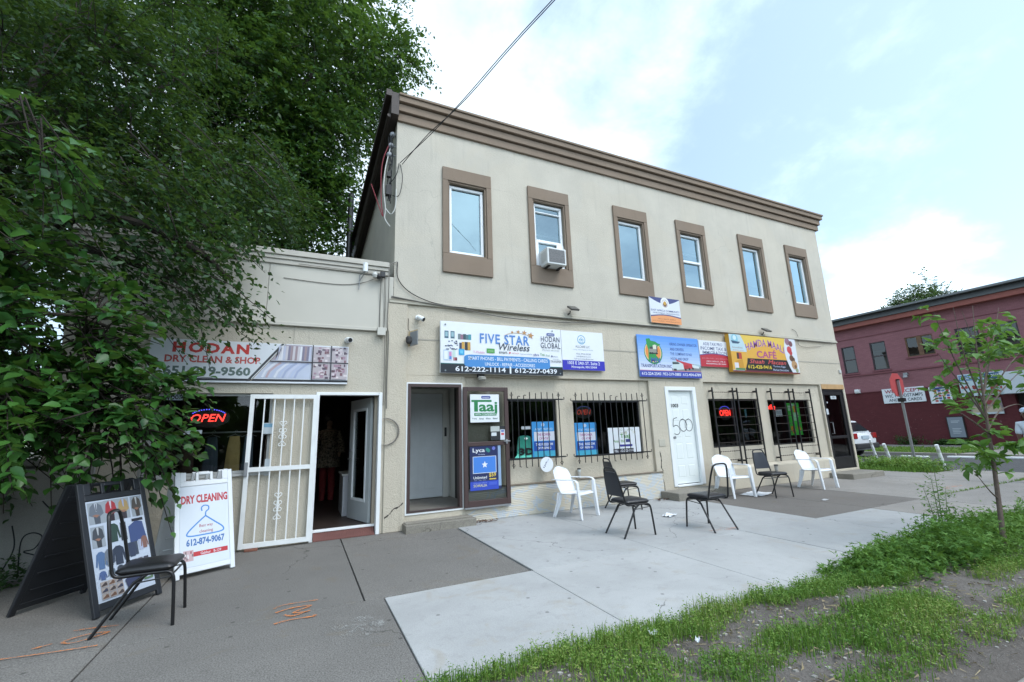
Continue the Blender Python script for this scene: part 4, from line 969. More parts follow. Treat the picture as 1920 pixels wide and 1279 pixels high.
# ---- haulage company
th, c = board('shop_sign', 'blue MN TRANSPORTATION INC sign with green state map and red trucks', 6.54, 8.375, 2.535, 3.475, -.06, ink(120, 170, 235))
for i in range(12):
    t = i/11; c.rect('backdrop', ink(int(95+130*t), int(155+75*t), int(240+5*t)), 0, .84*i/12, 1, .84*(i+1)/12+.001, h=.0008)
c.layer = 1
c.disc('artwork', ink(40, 130, 85), .235, .415, .265); c.disc('artwork', ink(235, 225, 170), .232, .40, .24); c.disc('artwork', ink(235, 145, 75), .232, .40, .222)
c.poly('artwork', ink(50, 150, 75), [(.135,.09),(.195,.075),(.21,.13),(.27,.15),(.31,.19),(.365,.20),(.29,.30),(.275,.36),(.275,.48),(.31,.55),(.345,.62),(.15,.62),(.16,.36),(.14,.22)])
c.poly('artwork', ink(225, 225, 205), [(.235,.24),(.27,.22),(.31,.25),(.30,.40),(.235,.40)]); c.poly('artwork', ink(60, 60, 62), [(.185,.28),(.235,.27),(.235,.33),(.185,.33)]); c.poly('artwork', ink(150, 150, 140), [(.175,.33),(.30,.33),(.305,.42),(.17,.42)]); c.rect('artwork', ink(40, 42, 45), .29, .245, .305, .40); c.rect('artwork', ink(40, 42, 45), .17, .42, .305, .45)
for u in (.19, .22, .285): c.disc('artwork', ink(30, 30, 32), u, .435, .025, 12)
c.text('lettering', ink(70, 100, 165), 'MN', .185, .535, .33, .655, bold=.05)
c.text('lettering', ink(45, 60, 120), 'TRANSPORTATION INC', .025, .695, .51, .775, bold=.025)
for s, u1, v in (('HIRING OWNER OPERATOR', .975, .145), ('AND DRIVERS', .74, .27), ('THE COMPANY IS NO', .87, .385), ('HOOK AND DROP', .80, .505)): c.text('lettering', ink(55, 85, 150), s, .505, v, u1, v+.07, bold=.012)
c.poly('picture', ink(135, 135, 135), [(.51,.835),(1,.835),(1,.73),(.72,.70),(.51,.78)]); c.poly('picture', ink(170, 195, 205), [(.53,.60),(.60,.58),(.75,.63),(1,.66),(1,.73),(.53,.75)])
c.poly('picture', ink(200, 60, 70), [(.585,.545),(.66,.59),(.88,.66),(.88,.76),(.70,.79),(.63,.72)]); c.poly('picture', ink(215, 225, 225), [(.85,.66),(.97,.71),(.97,.76),(.86,.75)])
c.poly('picture', ink(205, 220, 220), [(.52,.62),(.63,.61),(.70,.66),(.71,.79),(.53,.82)]); c.poly('picture', ink(40, 55, 60), [(.525,.625),(.625,.62),(.645,.665),(.527,.675)]); c.poly('picture', ink(175, 55, 60), [(.71,.70),(.785,.69),(.80,.77),(.72,.80)])
for u, v in ((.55,.81),(.57,.81),(.735,.80),(.80,.78),(.86,.765)): c.disc('picture', ink(35, 35, 40), u, v, .028, 12)
c.rect('band', ink(225, 150, 140), 0, .835, 1, .85); c.rect('band', ink(62, 75, 170), 0, .848, 1, 1)
for s, a, b in (('612-224-2545', .025, .32), ('952-219-3885', .355, .645), ('612-404-6789', .68, .985)): c.text('lettering', W_, s, a, .885, b, .955, bold=.025)
for u in (.335, .66): c.rect('lettering', ink(190, 195, 230), u, .875, u+.003, .965)
c.done()
# ---- tax office
th, c = board('shop_sign', 'small white and red ADB TAX PRO INCOME TAX and IMMIGRATION sign', 8.40, 9.375, 2.82, 3.455, -.06, ink(228, 232, 238))
red = ink(190, 48, 62)
top = [(i/14, .60-.085*math.sin(math.pi*(i/14)*.9+.15)) for i in range(15)]
c.poly('band', ink(70, 60, 140), [(u, v-.03) for u, v in top]+[(1, 1), (0, 1)]); c.poly('band', red, top+[(1, 1), (0, 1)])
for s, a, b, v, h_ in (('ADB TAX PRO', .15, .82, .07, .12), ('INCOME TAX &', .05, .95, .235, .13), ('IMMIGRATION', .10, .95, .40, .12)): c.text('lettering', ink(75, 85, 130), s, a, v, b, v+h_, bold=.012)
c.text('lettering', ink(225, 150, 160), '612-354-7171 | 612-354-6172', .06, .66, .95, .72); c.text('lettering', W_, '1003 E. 24TH ST., STE. D', .20, .77, .85, .825, bold=.01); c.text('lettering', W_, 'MINNEAPOLIS, MN 55404', .18, .86, .87, .915, bold=.01)
c.done()
# ---- cafe
th, c = board('shop_sign', 'yellow cafe sign with arched purple HAMDA MAALI CAFE lettering and food pictures', 9.345, 11.90, 2.71, 3.645, -.16, ink(225, 170, 60), t=.12)
Y1, Y2 = ink(232, 196, 82), ink(226, 172, 66)
c.rect('backdrop', Y1, .0, .0, 1, .72); hill = [(.2+.6*i/16, .42-.20*math.sin(math.pi*i/16)) for i in range(17)]
c.poly('backdrop', Y2, [(.16,.72),(.16,.48)]+hill+[(.84,.48),(.84,.72)])
c.rect('band', ink(26, 26, 28), .18, .625, .90, .955); c.rect('band', ink(120, 45, 50), .0, .955, 1, 1)
def arcw(k): return lambda x: -k*math.sin(math.pi*x)+k*.5
c.text('lettering', ink(235, 200, 160), 'HAMDA MAALI', .217, .165, .803, .365, bold=.06, warp=arcw(.17)); c.text('lettering', ink(150, 85, 160), 'HAMDA MAALI', .215, .16, .80, .36, bold=.03, warp=arcw(.17))
c.text('lettering', ink(175, 75, 130), 'CAFÉ', .365, .36, .665, .60, bold=.045)
c.text('lettering', ink(220, 90, 85), 'Shaah  Macaan', .245, .645, .80, .76, bold=.015, shear=.35)
c.text('lettering', ink(235, 205, 60), '612-428-9416', .215, .80, .565, .90, bold=.03); c.text('lettering', ink(190, 200, 225), 'Turkey Eggs', .59, .79, .78, .85, bold=.01); c.text('lettering', ink(190, 200, 225), 'Market Smoothie', .58, .88, .82, .94, bold=.01)
lens = [(.16+.065*math.sin(math.pi*i/12), .0+i/12*.965) for i in range(13)]
c.poly('picture', ink(190, 215, 222), [(0,0)]+lens+[(0,.965)]); c.disc('picture', ink(140, 195, 210), .075, .12, .12); c.poly('picture', ink(60, 85, 110), [(.02,.17),(.15,.20),(.12,.25),(.04,.25)]); c.disc('picture', ink(215, 232, 238), .075, .09, .06)
c.poly('picture', ink(226, 172, 66), [(0,.46),(.223,.46),(.222,.62),(.21,.75),(.19,.86),(.165,.95),(0,.95)]); c.text('lettering', ink(150, 100, 90), 'Smoothies', .03, .33, .17, .375); c.text('lettering', ink(215, 120, 90), '& Fresh Juice', .03, .41, .18, .45)
c.rect('picture', ink(70, 40, 45), .075, .49, .105, .66); c.rect('picture', ink(190, 70, 50), .105, .49, .145, .66); c.poly('picture', ink(205, 150, 50), [(.04,.72),(.15,.66),(.16,.92),(.11,.92)]); c.rect('picture', ink(225, 220, 225), .03, .76, .085, .93); c.rect('picture', ink(90, 130, 80), .035, .90, .17, .955)
rl = [(.835-.04*math.sin(math.pi*i/12)+.05*(i/12)**2, .0+i/12*.965) for i in range(13)]
c.poly('picture', ink(222, 226, 232), rl+[(1, .965), (1, 0)]); 
for u, v, r, col in ((.87,.08,.10,(150,110,125)),(.92,.14,.08,(120,70,75)),(.885,.32,.10,(205,70,75)),(.90,.40,.07,(190,60,65)),(.90,.56,.09,(110,75,50)),(.925,.60,.07,(95,65,45)),(.93,.75,.12,(190,150,105)),(.945,.80,.05,(125,85,55)),(.96,.90,.06,(150,160,125))): c.disc('picture', ink(*col), u, v, r, 14)
c.done()
# ---- community organisation
th, c = board('shop_sign', 'small EAST AFRICA COMMUNITY sign with orange lower third under the third upper window', 6.985, 7.905, 3.775, 4.385, -.085, ink(226, 230, 236))
arcp = [(i/12, .12+.22*math.sin(math.pi*i/12)) for i in range(13)]
c.poly('band', ink(65, 72, 125), [(0,0)]+[(u, max(.02, v-.10)) for u, v in arcp]+[(1,0)]); c.poly('band', ink(62, 68, 120), [(u, .72-.07*math.sin(math.pi*u)) for u in [i/10 for i in range(11)]]+[(1,.9),(0,.9)])
c.poly('band', ink(238, 160, 100), [(u, .77-.08*math.sin(math.pi*u)) for u in [i/10 for i in range(11)]]+[(1,1),(0,1)])
c.disc('artwork', ink(235, 235, 238), .50, .22, .13, 20, .15); c.ring('artwork', ink(160, 150, 140), .50, .22, .085, .095); c.disc('artwork', ink(120, 85, 60), .50, .25, .06); c.disc('artwork', ink(205, 160, 60), .50, .20, .045)
c.text('lettering', ink(72, 85, 140), 'EAST AFRICA COMMUNITY', .03, .47, .97, .545, bold=.012); c.text('lettering', ink(85, 95, 140), 'DEVELOPMENT ORGANIZATION', .08, .585, .95, .635, bold=.008)
c.text('lettering', ink(150, 95, 60), '1003 E. 24th ST. SUITE 3', .22, .81, .80, .855, bold=.01); c.text('lettering', ink(150, 95, 60), '612-315-2023   eacdo@gmail.com', .06, .90, .95, .945, bold=.008)
c.done()
# ---- dry cleaner
th, c = board('shop_sign', 'white HODAN DRY CLEAN & SHOP sign half covered by leaves on the low building', -1.94, .60, 2.285, 2.885, -.05, ink(225, 230, 236))
c.text('lettering', ink(200, 55, 50), 'HODAN', .10, .06, .46, .31, bold=.085, space=1.25); c.text('lettering', ink(195, 85, 80), 'DRY CLEAN & SHOP', .07, .37, .52, .54, bold=.06); c.text('lettering', ink(95, 115, 110), '651-219-9560', .07, .62, .475, .84, bold=.07)
c.rect('band', ink(35, 36, 42), 0, .90, 1, .955)
c.poly('band', ink(60, 62, 66), [(.455,.96),(.625,-.0),(.64,-.0),(.47,.96)]); c.poly('band', ink(150, 140, 120), [(.475,.96),(.645,0),(.65,0),(.48,.96)])
cr = random.Random(5)
c.poly('picture', ink(170, 160, 172), [(.575,.42),(.648,.02),(.79,.02),(.79,.42)]); c.poly('picture', ink(196, 204, 222), [(.50,.88),(.57,.46),(.79,.46),(.79,.88)])
for i in range(15):
    u = .60+.19*i/15; q = cr.choice(((205,200,205),(160,140,145),(225,225,230),(130,125,145),(190,195,215)))
    c.poly('picture', ink(*q), [(max(u, .577+.073*(1-.3)), .05), (u+.011, .05), (u+.009, .42), (u-.004, .42)])
for i in range(9):
    u = .585+.19*i/9; q = cr.choice(((225,228,238),(190,200,225),(205,210,230),(170,180,210),(196,172,178)))
    c.stroke('picture', ink(*q), [(u-.05, .86), (u-.035, .70), (u, .55), (u+.022, .48)], .03)
for (a, b, t0, t1) in ((.80,.895,.03,.44),(.905,.995,.03,.44),(.80,.895,.48,.88),(.905,.995,.48,.88)):
    c.rect('picture', ink(188, 178, 182), a, t0, b, t1)
    for i in range(26):
        q = cr.choice(((132,96,104),(215,200,205),(104,80,90),(170,140,155),(225,215,215),(95,80,95))); u = a+cr.random()*(b-a-.018); v = t0+cr.random()*(t1-t0-.06)
        c.rect('picture', ink(*q), u, v, u+.008+cr.random()*.014, v+.03+cr.random()*.05)
for u in (.793, .897): c.rect('band', ink(60, 55, 62), u, .0, u+.006, .92)
c.rect('band', ink(60, 55, 62), .57, .44, 1, .47)
c.done()

# ---- posters in the windows and on the storm door
def poster(name, label, x0, x1, z0, z1, y, face, cat='poster', t=.006, group=None):
    loc = ((x0+x1)/2, y+t, z0); th = thing(name, label, cat, loc, 0, group)
    MB(loc).box(x0, y, z0, x1, y+t, z1).build('sheet', face, th)
    return Canvas((x0, y, z1), (1, 0, 0), (0, 0, 1), (0, -1, 0), x1-x0, z1-z0, th, loc)
GRN = ink(40, 130, 75)
c = poster('poster', 'white Taaj poster with green lettering on the upper pane of the open storm door', 2.645, 3.195, 1.645, 2.135, -.064, W_)
c.poly('artwork', ink(60, 75, 150), rrect(.38, .055, .70, .155, .035)); c.text('lettering', W_, 'dahabshil', .42, .085, .66, .13, bold=.01)
c.rect('lettering', GRN, .04, .20, .74, .275); c.rect('lettering', GRN, .13, .20, .26, .62)
c.text('lettering', GRN, 'aaj', .29, .27, .94, .74, bold=.05); c.rect('band', GRN, .13, .665, .90, .77); c.text('lettering', W_, 'WITH CONFIDENCE', .16, .685, .87, .75, bold=.015)
for i, s in enumerate(('Taaj', 'Amal', 'Iftin', 'Bakaal')): c.text('lettering', ink(70, 100, 90), s, .05+.24*i, .84, .21+.24*i, .90, bold=.02)
c.done()
c = poster('poster', 'dark blue Lyca poster with star flag on the lower pane of the storm door', 2.625, 3.20, .505, 1.235, -.064, ink(38, 48, 92))
c.rect('band', ink(150, 175, 205), .91, 0, 1, .93); c.rect('band', ink(55, 80, 190), 0, .80, .91, 1)
c.text('lettering', W_, 'Lyca', .09, .045, .48, .165, bold=.03); c.text('lettering', ink(190, 200, 225), 'Mobile', .27, .175, .48, .205); c.disc('artwork', ink(60, 140, 130), .56, .085, .03); c.disc('artwork', ink(60, 140, 130), .60, .11, .03); c.disc('artwork', ink(110, 120, 200), .77, .06, .03)
c.rect('artwork', W_, .09, .235, .845, .62); c.rect('artwork', ink(75, 135, 220), .105, .245, .83, .61); c.star('artwork', W_, .47, .43, .06, 90, .45)
c.text('lettering', W_, 'Unlimited', .10, .685, .53, .745, bold=.02); c.text('lettering', ink(165, 175, 215), 'Talk - Text - Data', .12, .76, .50, .785); c.text('lettering', ink(235, 205, 90), '$59', .60, .62, .83, .725, bold=.03); c.rect('artwork', ink(235, 205, 90), .61, .75, .83, .775)
c.text('lettering', ink(150, 165, 225), 'Unlimited calls to', .10, .82, .53, .85); c.text('lettering', ink(215, 210, 170), 'SOMALIA', .10, .865, .53, .925, bold=.025); c.rect('artwork', ink(75, 100, 205), .60, .83, .85, .90)
c.done()
c = poster('notice', 'small white notices taped on the storm door glass below the Taaj poster', 3.02, 3.30, 1.33, 1.57, -.064, ink(45, 47, 50), 'notice')
c.rect('sheet', ink(190, 195, 190), .0, .0, .62, .38); c.rect('sheet', ink(215, 220, 222), .05, .45, .40, .70); c.rect('sheet', ink(215, 220, 228), .66, .25, .98, 1); c.rect('sheet', ink(75, 105, 180), .72, .3, .92, .42); c.rect('sheet', ink(205, 80, 90), .72, .5, .92, .66)
c.done()
def prepaid(label, x0, x1, z0, z1):
    c = poster('poster', label, x0, x1, z0, z1, .10, ink(62, 150, 215), group='blue prepaid phone posters')
    c.disc('artwork', ink(190, 205, 225), .48, .09, .035); c.text('lettering', ink(190, 215, 235), 'AT&T PREPAID', .12, .185, .9, .25, bold=.02)
    c.rect('band', ink(215, 218, 228), .08, .29, .98, .55); c.text('lettering', ink(170, 70, 140), 'THE POWER', .2, .335, .8, .415, bold=.03); c.text('lettering', ink(170, 70, 140), 'OF AT&T', .3, .45, .75, .52, bold=.03)
    c.rect('band', ink(40, 85, 170), .06, .57, 1, .84); c.text('lettering', W_, 'THE FREEDOM', .14, .615, .88, .69, bold=.03); c.text('lettering', W_, 'OF PREPAID', .2, .725, .8, .79, bold=.03); c.rect('band', ink(75, 175, 205), .06, .84, 1, 1)
    c.done()
prepaid('blue prepaid phone poster in the window next to the teal jersey', 3.93, 4.43, .985, 1.635); prepaid('blue prepaid phone poster at the left edge of the wider barred window', 4.885, 5.40, .955, 1.595)
c = poster('window_sign', 'white Taaj board with blue arrow and TEL number in the wider barred window', 5.68, 6.50, .955, 1.475, .085, W_, 'sign')
for i in range(14): u = .33+.5*r_.random(); v = .05+.22*r_.random(); c.ring('artwork', ink(*r_.choice(((200,195,130),(150,160,120),(170,175,170)))), u, v, .018, .024, 12)
c.text('lettering', ink(95, 155, 80), 'Taaj', .36, .25, .66, .46, bold=.04); c.text('lettering', ink(120, 160, 100), 'Amal  Iftin', .14, .47, .50, .58, bold=.02); c.rect('artwork', ink(65, 70, 130), .53, .46, .66, .58)
c.poly('artwork', ink(62, 60, 150), [(.31,.70),(.37,.64),(.37,.665),(.73,.665),(.73,.745),(.37,.745),(.37,.77)]); c.rect('band', ink(40, 36, 52), .12, .82, .76, .985); c.text('lettering', W_, 'TEL: 612-222-1114', .14, .855, .75, .95, bold=.03)
c.done()
# teal jersey standing in the window
jl = (3.80, .18, .97); jt = thing('jersey', 'teal sports jersey with black 3D lettering folded in the window', 'jersey', jl)
jb = MB(jl); jb.prism([(-.25,0),(.30,0),(.27,.09),(.24,.10),(.25,.27),(.12,.40),(.0,.42),(-.12,.40),(-.16,.24),(-.19,.06)], ((3.80, .15, .97), (1, 0, 0), (0, .12, 1), (0, -1, .1)), .03)
jb.build('cloth', plain('teal_cloth', (.16, .72, .56), .8, var=.2, vscale=14), jt, bevel=.01)
c = Canvas((3.55, .115, 1.39), (1, 0, 0), (0, .0, 1), (0, -1, 0), .55, .42, jt, jl); c.text('lettering', K_, '3D', .18, .55, .75, .86, bold=.08, h=.004); c.text('lettering', K_, 's', .80, .66, .92, .86, bold=.05, h=.004); c.disc('lettering', ink(215, 235, 225), .46, .14, .04, 14, .02, h=.004); c.done()
# round Lyca disc hanging on the grille
dl_ = (4.10, -.105, .90); dk = thing('round_sign', 'white round Lyca disc hanging from the lower bars of the window grille', 'sign', dl_)
dm = MB(dl_); dm.prism(arc(0, 0, .135, 0, 360, 28)[:-1]+[], ((4.10, -.100, .855), (1, 0, 0), (0, 0, 1), (0, -1, 0)), .008); dm.build('disc', W_, dk)
dm = MB(dl_); dm.tube([(4.10,-.10,.98),(4.09,-.10,1.03),(4.11,-.09,.99)], .003, 5); dm.build('hook', M_BLACK, dk)
cc, ss = math.cos(R_(58)), math.sin(R_(58))
c = Canvas((4.10-.05*cc-.05*ss-.02, -.1085, .855-.05*ss+.06*cc-.03), (cc, 0, ss), (-ss, 0, cc), (0, -1, 0), .2, .08, dk, dl_); c.text('lettering', ink(45, 60, 110), 'Lyca', .0, .05, .62, .62, bold=.03); c.text('lettering', ink(120, 150, 190), 'Mobile', .65, .35, .95, .6); c.done()
# ---- OPEN signs (lit LED letters are lamps of their own)
def led(name, col, e): 
    m = bpy.data.materials.new(name); m.use_nodes = True; b = m.node_tree.nodes['Principled BSDF']; b.inputs['Base Color'].default_value = c4([x*.3 for x in col]); b.inputs['Emission Color'].default_value = c4(col); b.inputs['Emission Strength'].default_value = e; return m
LR, LBL = led('led_red', (1, .04, .03), 1.6), led('led_blue', (.10, .10, 1), .9); LRD = led('neon_dim_red', (.7, .08, .05), .22); LBD = led('neon_dim_blue', (.15, .2, .8), .12)
def open_sign(label, cx, cz, w, h, y, red, blue, shear=.25):
    loc = (cx, y, cz-h/2); t = thing('open_sign', label, 'sign', loc)
    MB(loc).prism([(w/2*math.cos(R_(a)), h/2*math.sin(R_(a))) for a in range(0, 360, 15)], ((cx, y+.02, cz), (1, 0, 0), (0, 0, 1), (0, -1, 0)), .02).build('backing', M_DKALU, t)
    c = Canvas((cx-w/2, y, cz+h/2), (1, 0, 0), (0, 0, 1), (0, -1, 0), w, h, t, loc)
    c.text('lettering', red, 'OPEN', .10, .30, .90, .70, bold=.01, shear=shear)
    for i in range(15): a = R_(35+110*i/14); c.disc('lights', blue, .5+.44*math.cos(a), .5-.44*math.sin(a), .008, 8, h=.002)
    c.done()
    cd_ = MB(loc); cd_.cyl((cx-w*.3, y+.01, cz+h*.35), (cx-w*.3, y+.01, cz+h*.35+.25), .002, n=5); cd_.build('cord', M_BLACK, t)
open_sign('oval red lit OPEN sign in the dry cleaner window', -1.215, 1.80, .52, .27, .13, LR, LBL)
open_sign('dim oval OPEN sign in the wider barred window of the phone shop', 5.20, 1.81, .42, .26, .2, LRD, LBD)
open_sign('red lit round OPEN sign in the left window of the cafe', 9.27, 1.74, .46, .36, .17, LR, LBL, 0)
t = thing('neon_sign', 'red lit script sign at the left of the right cafe window', 'sign', (10.98, .2, 1.78)); c = Canvas((10.77, .2, 1.95), (1, 0, 0), (0, 0, 1), (0, -1, 0), .44, .16, t, (10.98,.2,1.78)); c.text('lettering', LR, 'Coffee', .02, .1, .98, .9, bold=.012, shear=.3); c.done()
MB((10.98,.2,1.78)).box(10.78, .205, 1.80, 11.2, .215, 1.81).build('backing', M_DKALU, t)
c = poster('poster', 'bright green menu poster with orange pictures in the right cafe window', 11.62, 12.12, 1.13, 1.97, .155, ink(75, 200, 75))
for u, v in ((.62,.16),(.65,.25),(.2,.80),(.75,.80),(.3,.88)): c.disc('artwork', ink(225, 150, 60), u, v, .07, 14)
for u, v, a, b in ((.05,.08,.28,.25),(.45,.30,.85,.45),(.42,.46,.62,.56)): c.rect('artwork', ink(190, 225, 190), u, v, a, b)
c.text('lettering', W_, 'MENU', .25, .03, .75, .10, bold=.03); c.done()
c = poster('notice', 'white paper notice taped inside the right cafe window beside the green poster', 11.10, 11.36, 1.62, 1.80, .14, ink(200, 205, 205), 'notice'); c.rect('lettering', ink(130, 135, 140), .1, .3, .9, .4); c.rect('lettering', ink(150, 155, 160), .2, .55, .9, .62); c.done()
poster('notice', 'narrow pale sticker in the left cafe window', 9.93, 10.0, 1.62, 1.82, .14, ink(90, 130, 140), 'notice').done()
poster('notice', 'small white label in the window beside the teal jersey', 3.72, 3.92, 1.50, 1.555, .12, ink(190, 195, 200), 'notice').done()

# ================================================================== fixtures and wires on the walls
def flood(label, x, z, tilt=35):
    loc = (x, -.045, z); t = thing('flood_light', label, 'lamp', loc); a = R_(tilt)
    MB(loc).tube([(x,-.003,z-.03),(x,-.07,z-.03),(x,-.10,z+.02)], .012, 8).build('bracket', M_DKALU, t)
    MB(loc).obox((x+.04,-.15,z+.06), (.10,0,0), (0,.09*math.cos(a),.09*math.sin(a)), (0,-.02*math.sin(a),.02*math.cos(a))).build('lamp_head', plain('lamp_bronze', (.09,.085,.075), .5), t, bevel=.006)
    MB(loc).obox((x+.04,-.15+.021*math.sin(a),z+.06-.021*math.cos(a)), (.085,0,0), (0,.075*math.cos(a),.075*math.sin(a)), (0,-.002*math.sin(a),.002*math.cos(a))).build('lens', plain('lamp_lens', (.4,.4,.36), .2), t)
flood('bronze flood light on the moulding above the care agency sign', 4.83, 3.83); flood('bronze flood light on the moulding above the yellow cafe sign', 10.78, 3.78)
def camera_unit(label, x, z, y0, d):
    loc = (x, y0, z); t = thing('security_camera', label, 'camera', loc); d = Vector(d).normalized(); b = Vector((x, y0, z))
    MB(loc).cyl(b, b+Vector((0,-.03,0)), .05, .045, 14).build('mount', M_WHITE, t, smooth=True)
    MB(loc).tube([b+Vector((0,-.03,0)), b+Vector((0,-.06,0)), b+Vector((0,-.06,0))+d*.12], [.03,.042,.042], 14).build('body', M_WHITE, t, smooth=True)
    e = b+Vector((0,-.06,0))+d*.12; MB(loc).cyl(e, e+d*.006, .034, .034, 14).build('lens', M_BLACK, t)
camera_unit('white bullet security camera left of the long phone shop sign', 1.72, 3.47, -.002, (.55,-.6,-.45)); camera_unit('white security camera at the top right corner of the dry cleaner sign', .58, 3.0, -.01, (.2,-.8,-.2))
loc = (.78, -.08, 4.13); t = thing('security_camera', 'white upright cylinder camera on a bracket at the parapet', 'camera', loc)
MB(loc).cyl((.80,-.16,4.15),(.80,-.16,4.30), .042, .042, 14).build('body', M_WHITE, t, smooth=True); MB(loc).tube([(.72,-.06,3.86),(.72,-.09,4.10),(.80,-.16,4.15)], .007, 6).tube([(.72,-.07,4.0),(.80,-.16,4.14)], .006, 6).build('bracket', M_GREYM, t)
loc = (1.585, -.03, 3.0); t = thing('broken_lamp', 'broken dangling wall lamp beside the phone shop sign', 'lamp', loc)
MB(loc).tube([(1.55,-.035,3.44),(1.55,-.035,3.25),(1.60,-.05,3.16),(1.61,-.09,3.10)], .005, 6).build('wire', M_BLACK, t)
MB(loc).lathe([(.03,0),(.05,.03),(.055,.10),(.03,.13)], (1.55,-.10,2.98), 10).build('socket', plain('socket_grey', (.05,.048,.046), .6, var=.4), t)
MB(loc).obox((1.63,-.13,3.07), (.012,.02,0), (.0,.0,.12), (.05,-.06,.01)).build('lamp_head', M_GREYM, t, bevel=.006); MB(loc).obox((1.615,-.11,3.08), (.004,.004,0), (0,0,.13), (.06,-.07,.01)).build('gasket', plain('gasket', (.5,.38,.22), .7), t)
loc = (2.86, -.0, 2.40); t = thing('porch_light', 'small bronze porch light under the long phone shop sign', 'lamp', loc)
MB(loc).box(2.80,-.06,2.44,2.93,-.001,2.50).build('mount', M_DKALU, t, bevel=.008); MB(loc).lathe([(.05,0),(.075,.02),(.08,.06),(.06,.075)], (2.865,-.09,2.375), 14).build('lamp_shade', plain('lamp_glass', (.35,.34,.30), .3), t, smooth=True)
loc = (1.10, -.02, 3.08); t = thing('junction_box', 'square cream junction box between the two buildings', 'box', loc)
MB(loc).box(1.03,-.10,3.10,1.165,-.035,3.235).build('box_body', plain('box_cream', (.50,.48,.42), .5), t, bevel=.008); MB(loc).box(1.035,-.104,3.105,1.16,-.1005,3.23).build('cover', plain('box_cover', (.53,.51,.45), .5), t)
loc = (1.06, -.05, 4.08); t = thing('cable_junction', 'black cable junction clutter under the parapet at the building joint', 'box', loc)
MB(loc).box(1.05,-.14,4.10,1.13,-.06,4.20).sphere((1.02,-.12,4.11), .05).build('housing', M_DKALU, t, bevel=.01); MB(loc).lathe([(.035,0),(.05,.04),(.03,.09)], (.96,-.13,4.08), 10).build('lamp_shade', M_LGREY, t)
def cable(name, label, runs, m, cat='cable', r=.006, group=None):
    loc = runs[0][0]; mb = MB(loc)
    for pts in runs: mb.tube(catmull(pts, 5), r, 6)
    o = mb.build(name, m, smooth=True); return tag(o, label, cat, group)
M_CABLE = plain('cable_black', (.02,.02,.02), .6); M_CABLEG = plain('cable_grey', (.16,.15,.13), .7); M_CABLEW = plain('cable_white', (.6,.6,.56), .6); M_CABLER = plain('cable_red', (.22,.03,.04), .6)
cable('wall_cable', 'thick dark cable run along the moulding of the tall building', [[(1.25,-.06,3.80),(2.2,-.06,3.72),(4,-.06,3.70),(6.1,-.06,3.69),(8,-.06,3.70),(9.35,-.06,3.70),(11.5,-.055,3.69),(13.9,-.055,3.685)], [(1.25,-.05,3.78),(2.4,-.055,3.70),(3.4,-.05,3.60),(4.6,-.05,3.60),(5.6,-.055,3.68)]], M_CABLEG, r=.010)
cable('wall_cable', 'thin cable curving down from the roof corner to the moulding', [[(1.35,-.02,4.45),(1.36,-.03,4.15),(1.55,-.03,3.93),(1.9,-.04,3.78),(2.3,-.06,3.72),(2.6,-.065,3.715)]], M_CABLE, r=.008)
cable('wall_cable', 'bundle of cables hanging down the joint between the two buildings', [[(1.34,-.03,4.45),(1.22,-.05,4.36),(1.20,-.09,4.2),(1.20,-.08,3.8),(1.195,-.05,3.3),(1.22,-.05,3.1),(1.21,-.05,2.4),(1.215,-.05,1.9)], [(1.13,-.1,4.12),(1.15,-.05,3.6),(1.14,-.06,3.22)], [(1.07,-.1,4.1),(1.07,-.04,3.6),(1.07,-.06,3.22)]], M_CABLEG, r=.008)
cable('wall_cable', 'thin cable sagging along the fascia of the low building', [[(1.05,-.1,4.12),(.8,-.05,4.0),(.5,-.04,3.93),(.1,-.04,3.92),(-.4,-.04,3.94)], [(1.04,-.1,4.16),(.6,-.08,4.17),(-.2,-.08,4.18)]], M_CABLEG, r=.005)
cable('wall_cable', 'looped wire hanging beside the last upper window', [[(12.1,-.02,3.98),(12.25,-.02,3.93),(12.32,-.02,3.75),(12.27,-.03,3.55),(12.6,-.03,3.50),(13.3,-.03,3.56)]], M_CABLEG, r=.006)
cable('wall_cable', 'grey conduit running down beside the dry cleaner doorway', [[(1.16,-.045,3.1),(1.165,-.045,2.5),(1.16,-.045,1.95)]], M_CABLEG, r=.006)
cable('overhead_cable', 'twisted black service cable running overhead to the corner of the tall building', [[(1.36,-.02,6.40),(1.72,-.75,6.57),(2.10,-1.50,6.84),(2.9,-3.07,7.50),(5.0,-7.1,8.9),(7.3,-11.5,10.3)], [(1.40,-.02,6.38),(1.70,-.73,6.60),(2.12,-1.52,6.82),(2.92,-3.08,7.48),(5.02,-7.1,8.88),(7.3,-11.5,10.3)]], M_CABLE, r=.0075)
cable('overhead_cable', 'loose black loop of wire at the end of the overhead service cable', [[(1.36,-.04,6.35),(1.40,-.06,6.1),(1.38,-.05,5.85),(1.33,-.05,5.70),(1.25,.05,5.75)], [(1.34,-.03,6.38),(1.30,-.02,6.15),(1.20,.1,6.0)]], M_CABLE, r=.007)
loc = (1.2, .15, 5.3); t = thing('service_mast', 'tangled service wires and three grey insulators on the side wall under the eave', 'wiring', loc)
for x, z in ((1.24,7.06),(1.22,6.82),(1.19,6.62)): MB(loc).sphere((x,.14,z), .055, 12, 8).cyl((x,.14,z),(1.295,.14,z), .015).build('insulator', plain('insulator_grey', (.28,.29,.31), .4), t, smooth=True)
wb = MB(loc); rr = random.Random(9)
for k in range(7):
    pts = [(1.22-.03*k/7+rr.uniform(-.03,.03), .14+rr.uniform(-.05,.06), 7.05-.27*j+rr.uniform(-.05,.05)) for j in range(6)]; wb.tube(catmull(pts, 4), .008, 5)
wb.box(1.14,.08,5.78,1.24,.18,5.98); wb.box(1.15,.09,6.15,1.22,.16,6.25); wb.build('black_wires', M_CABLE, t)
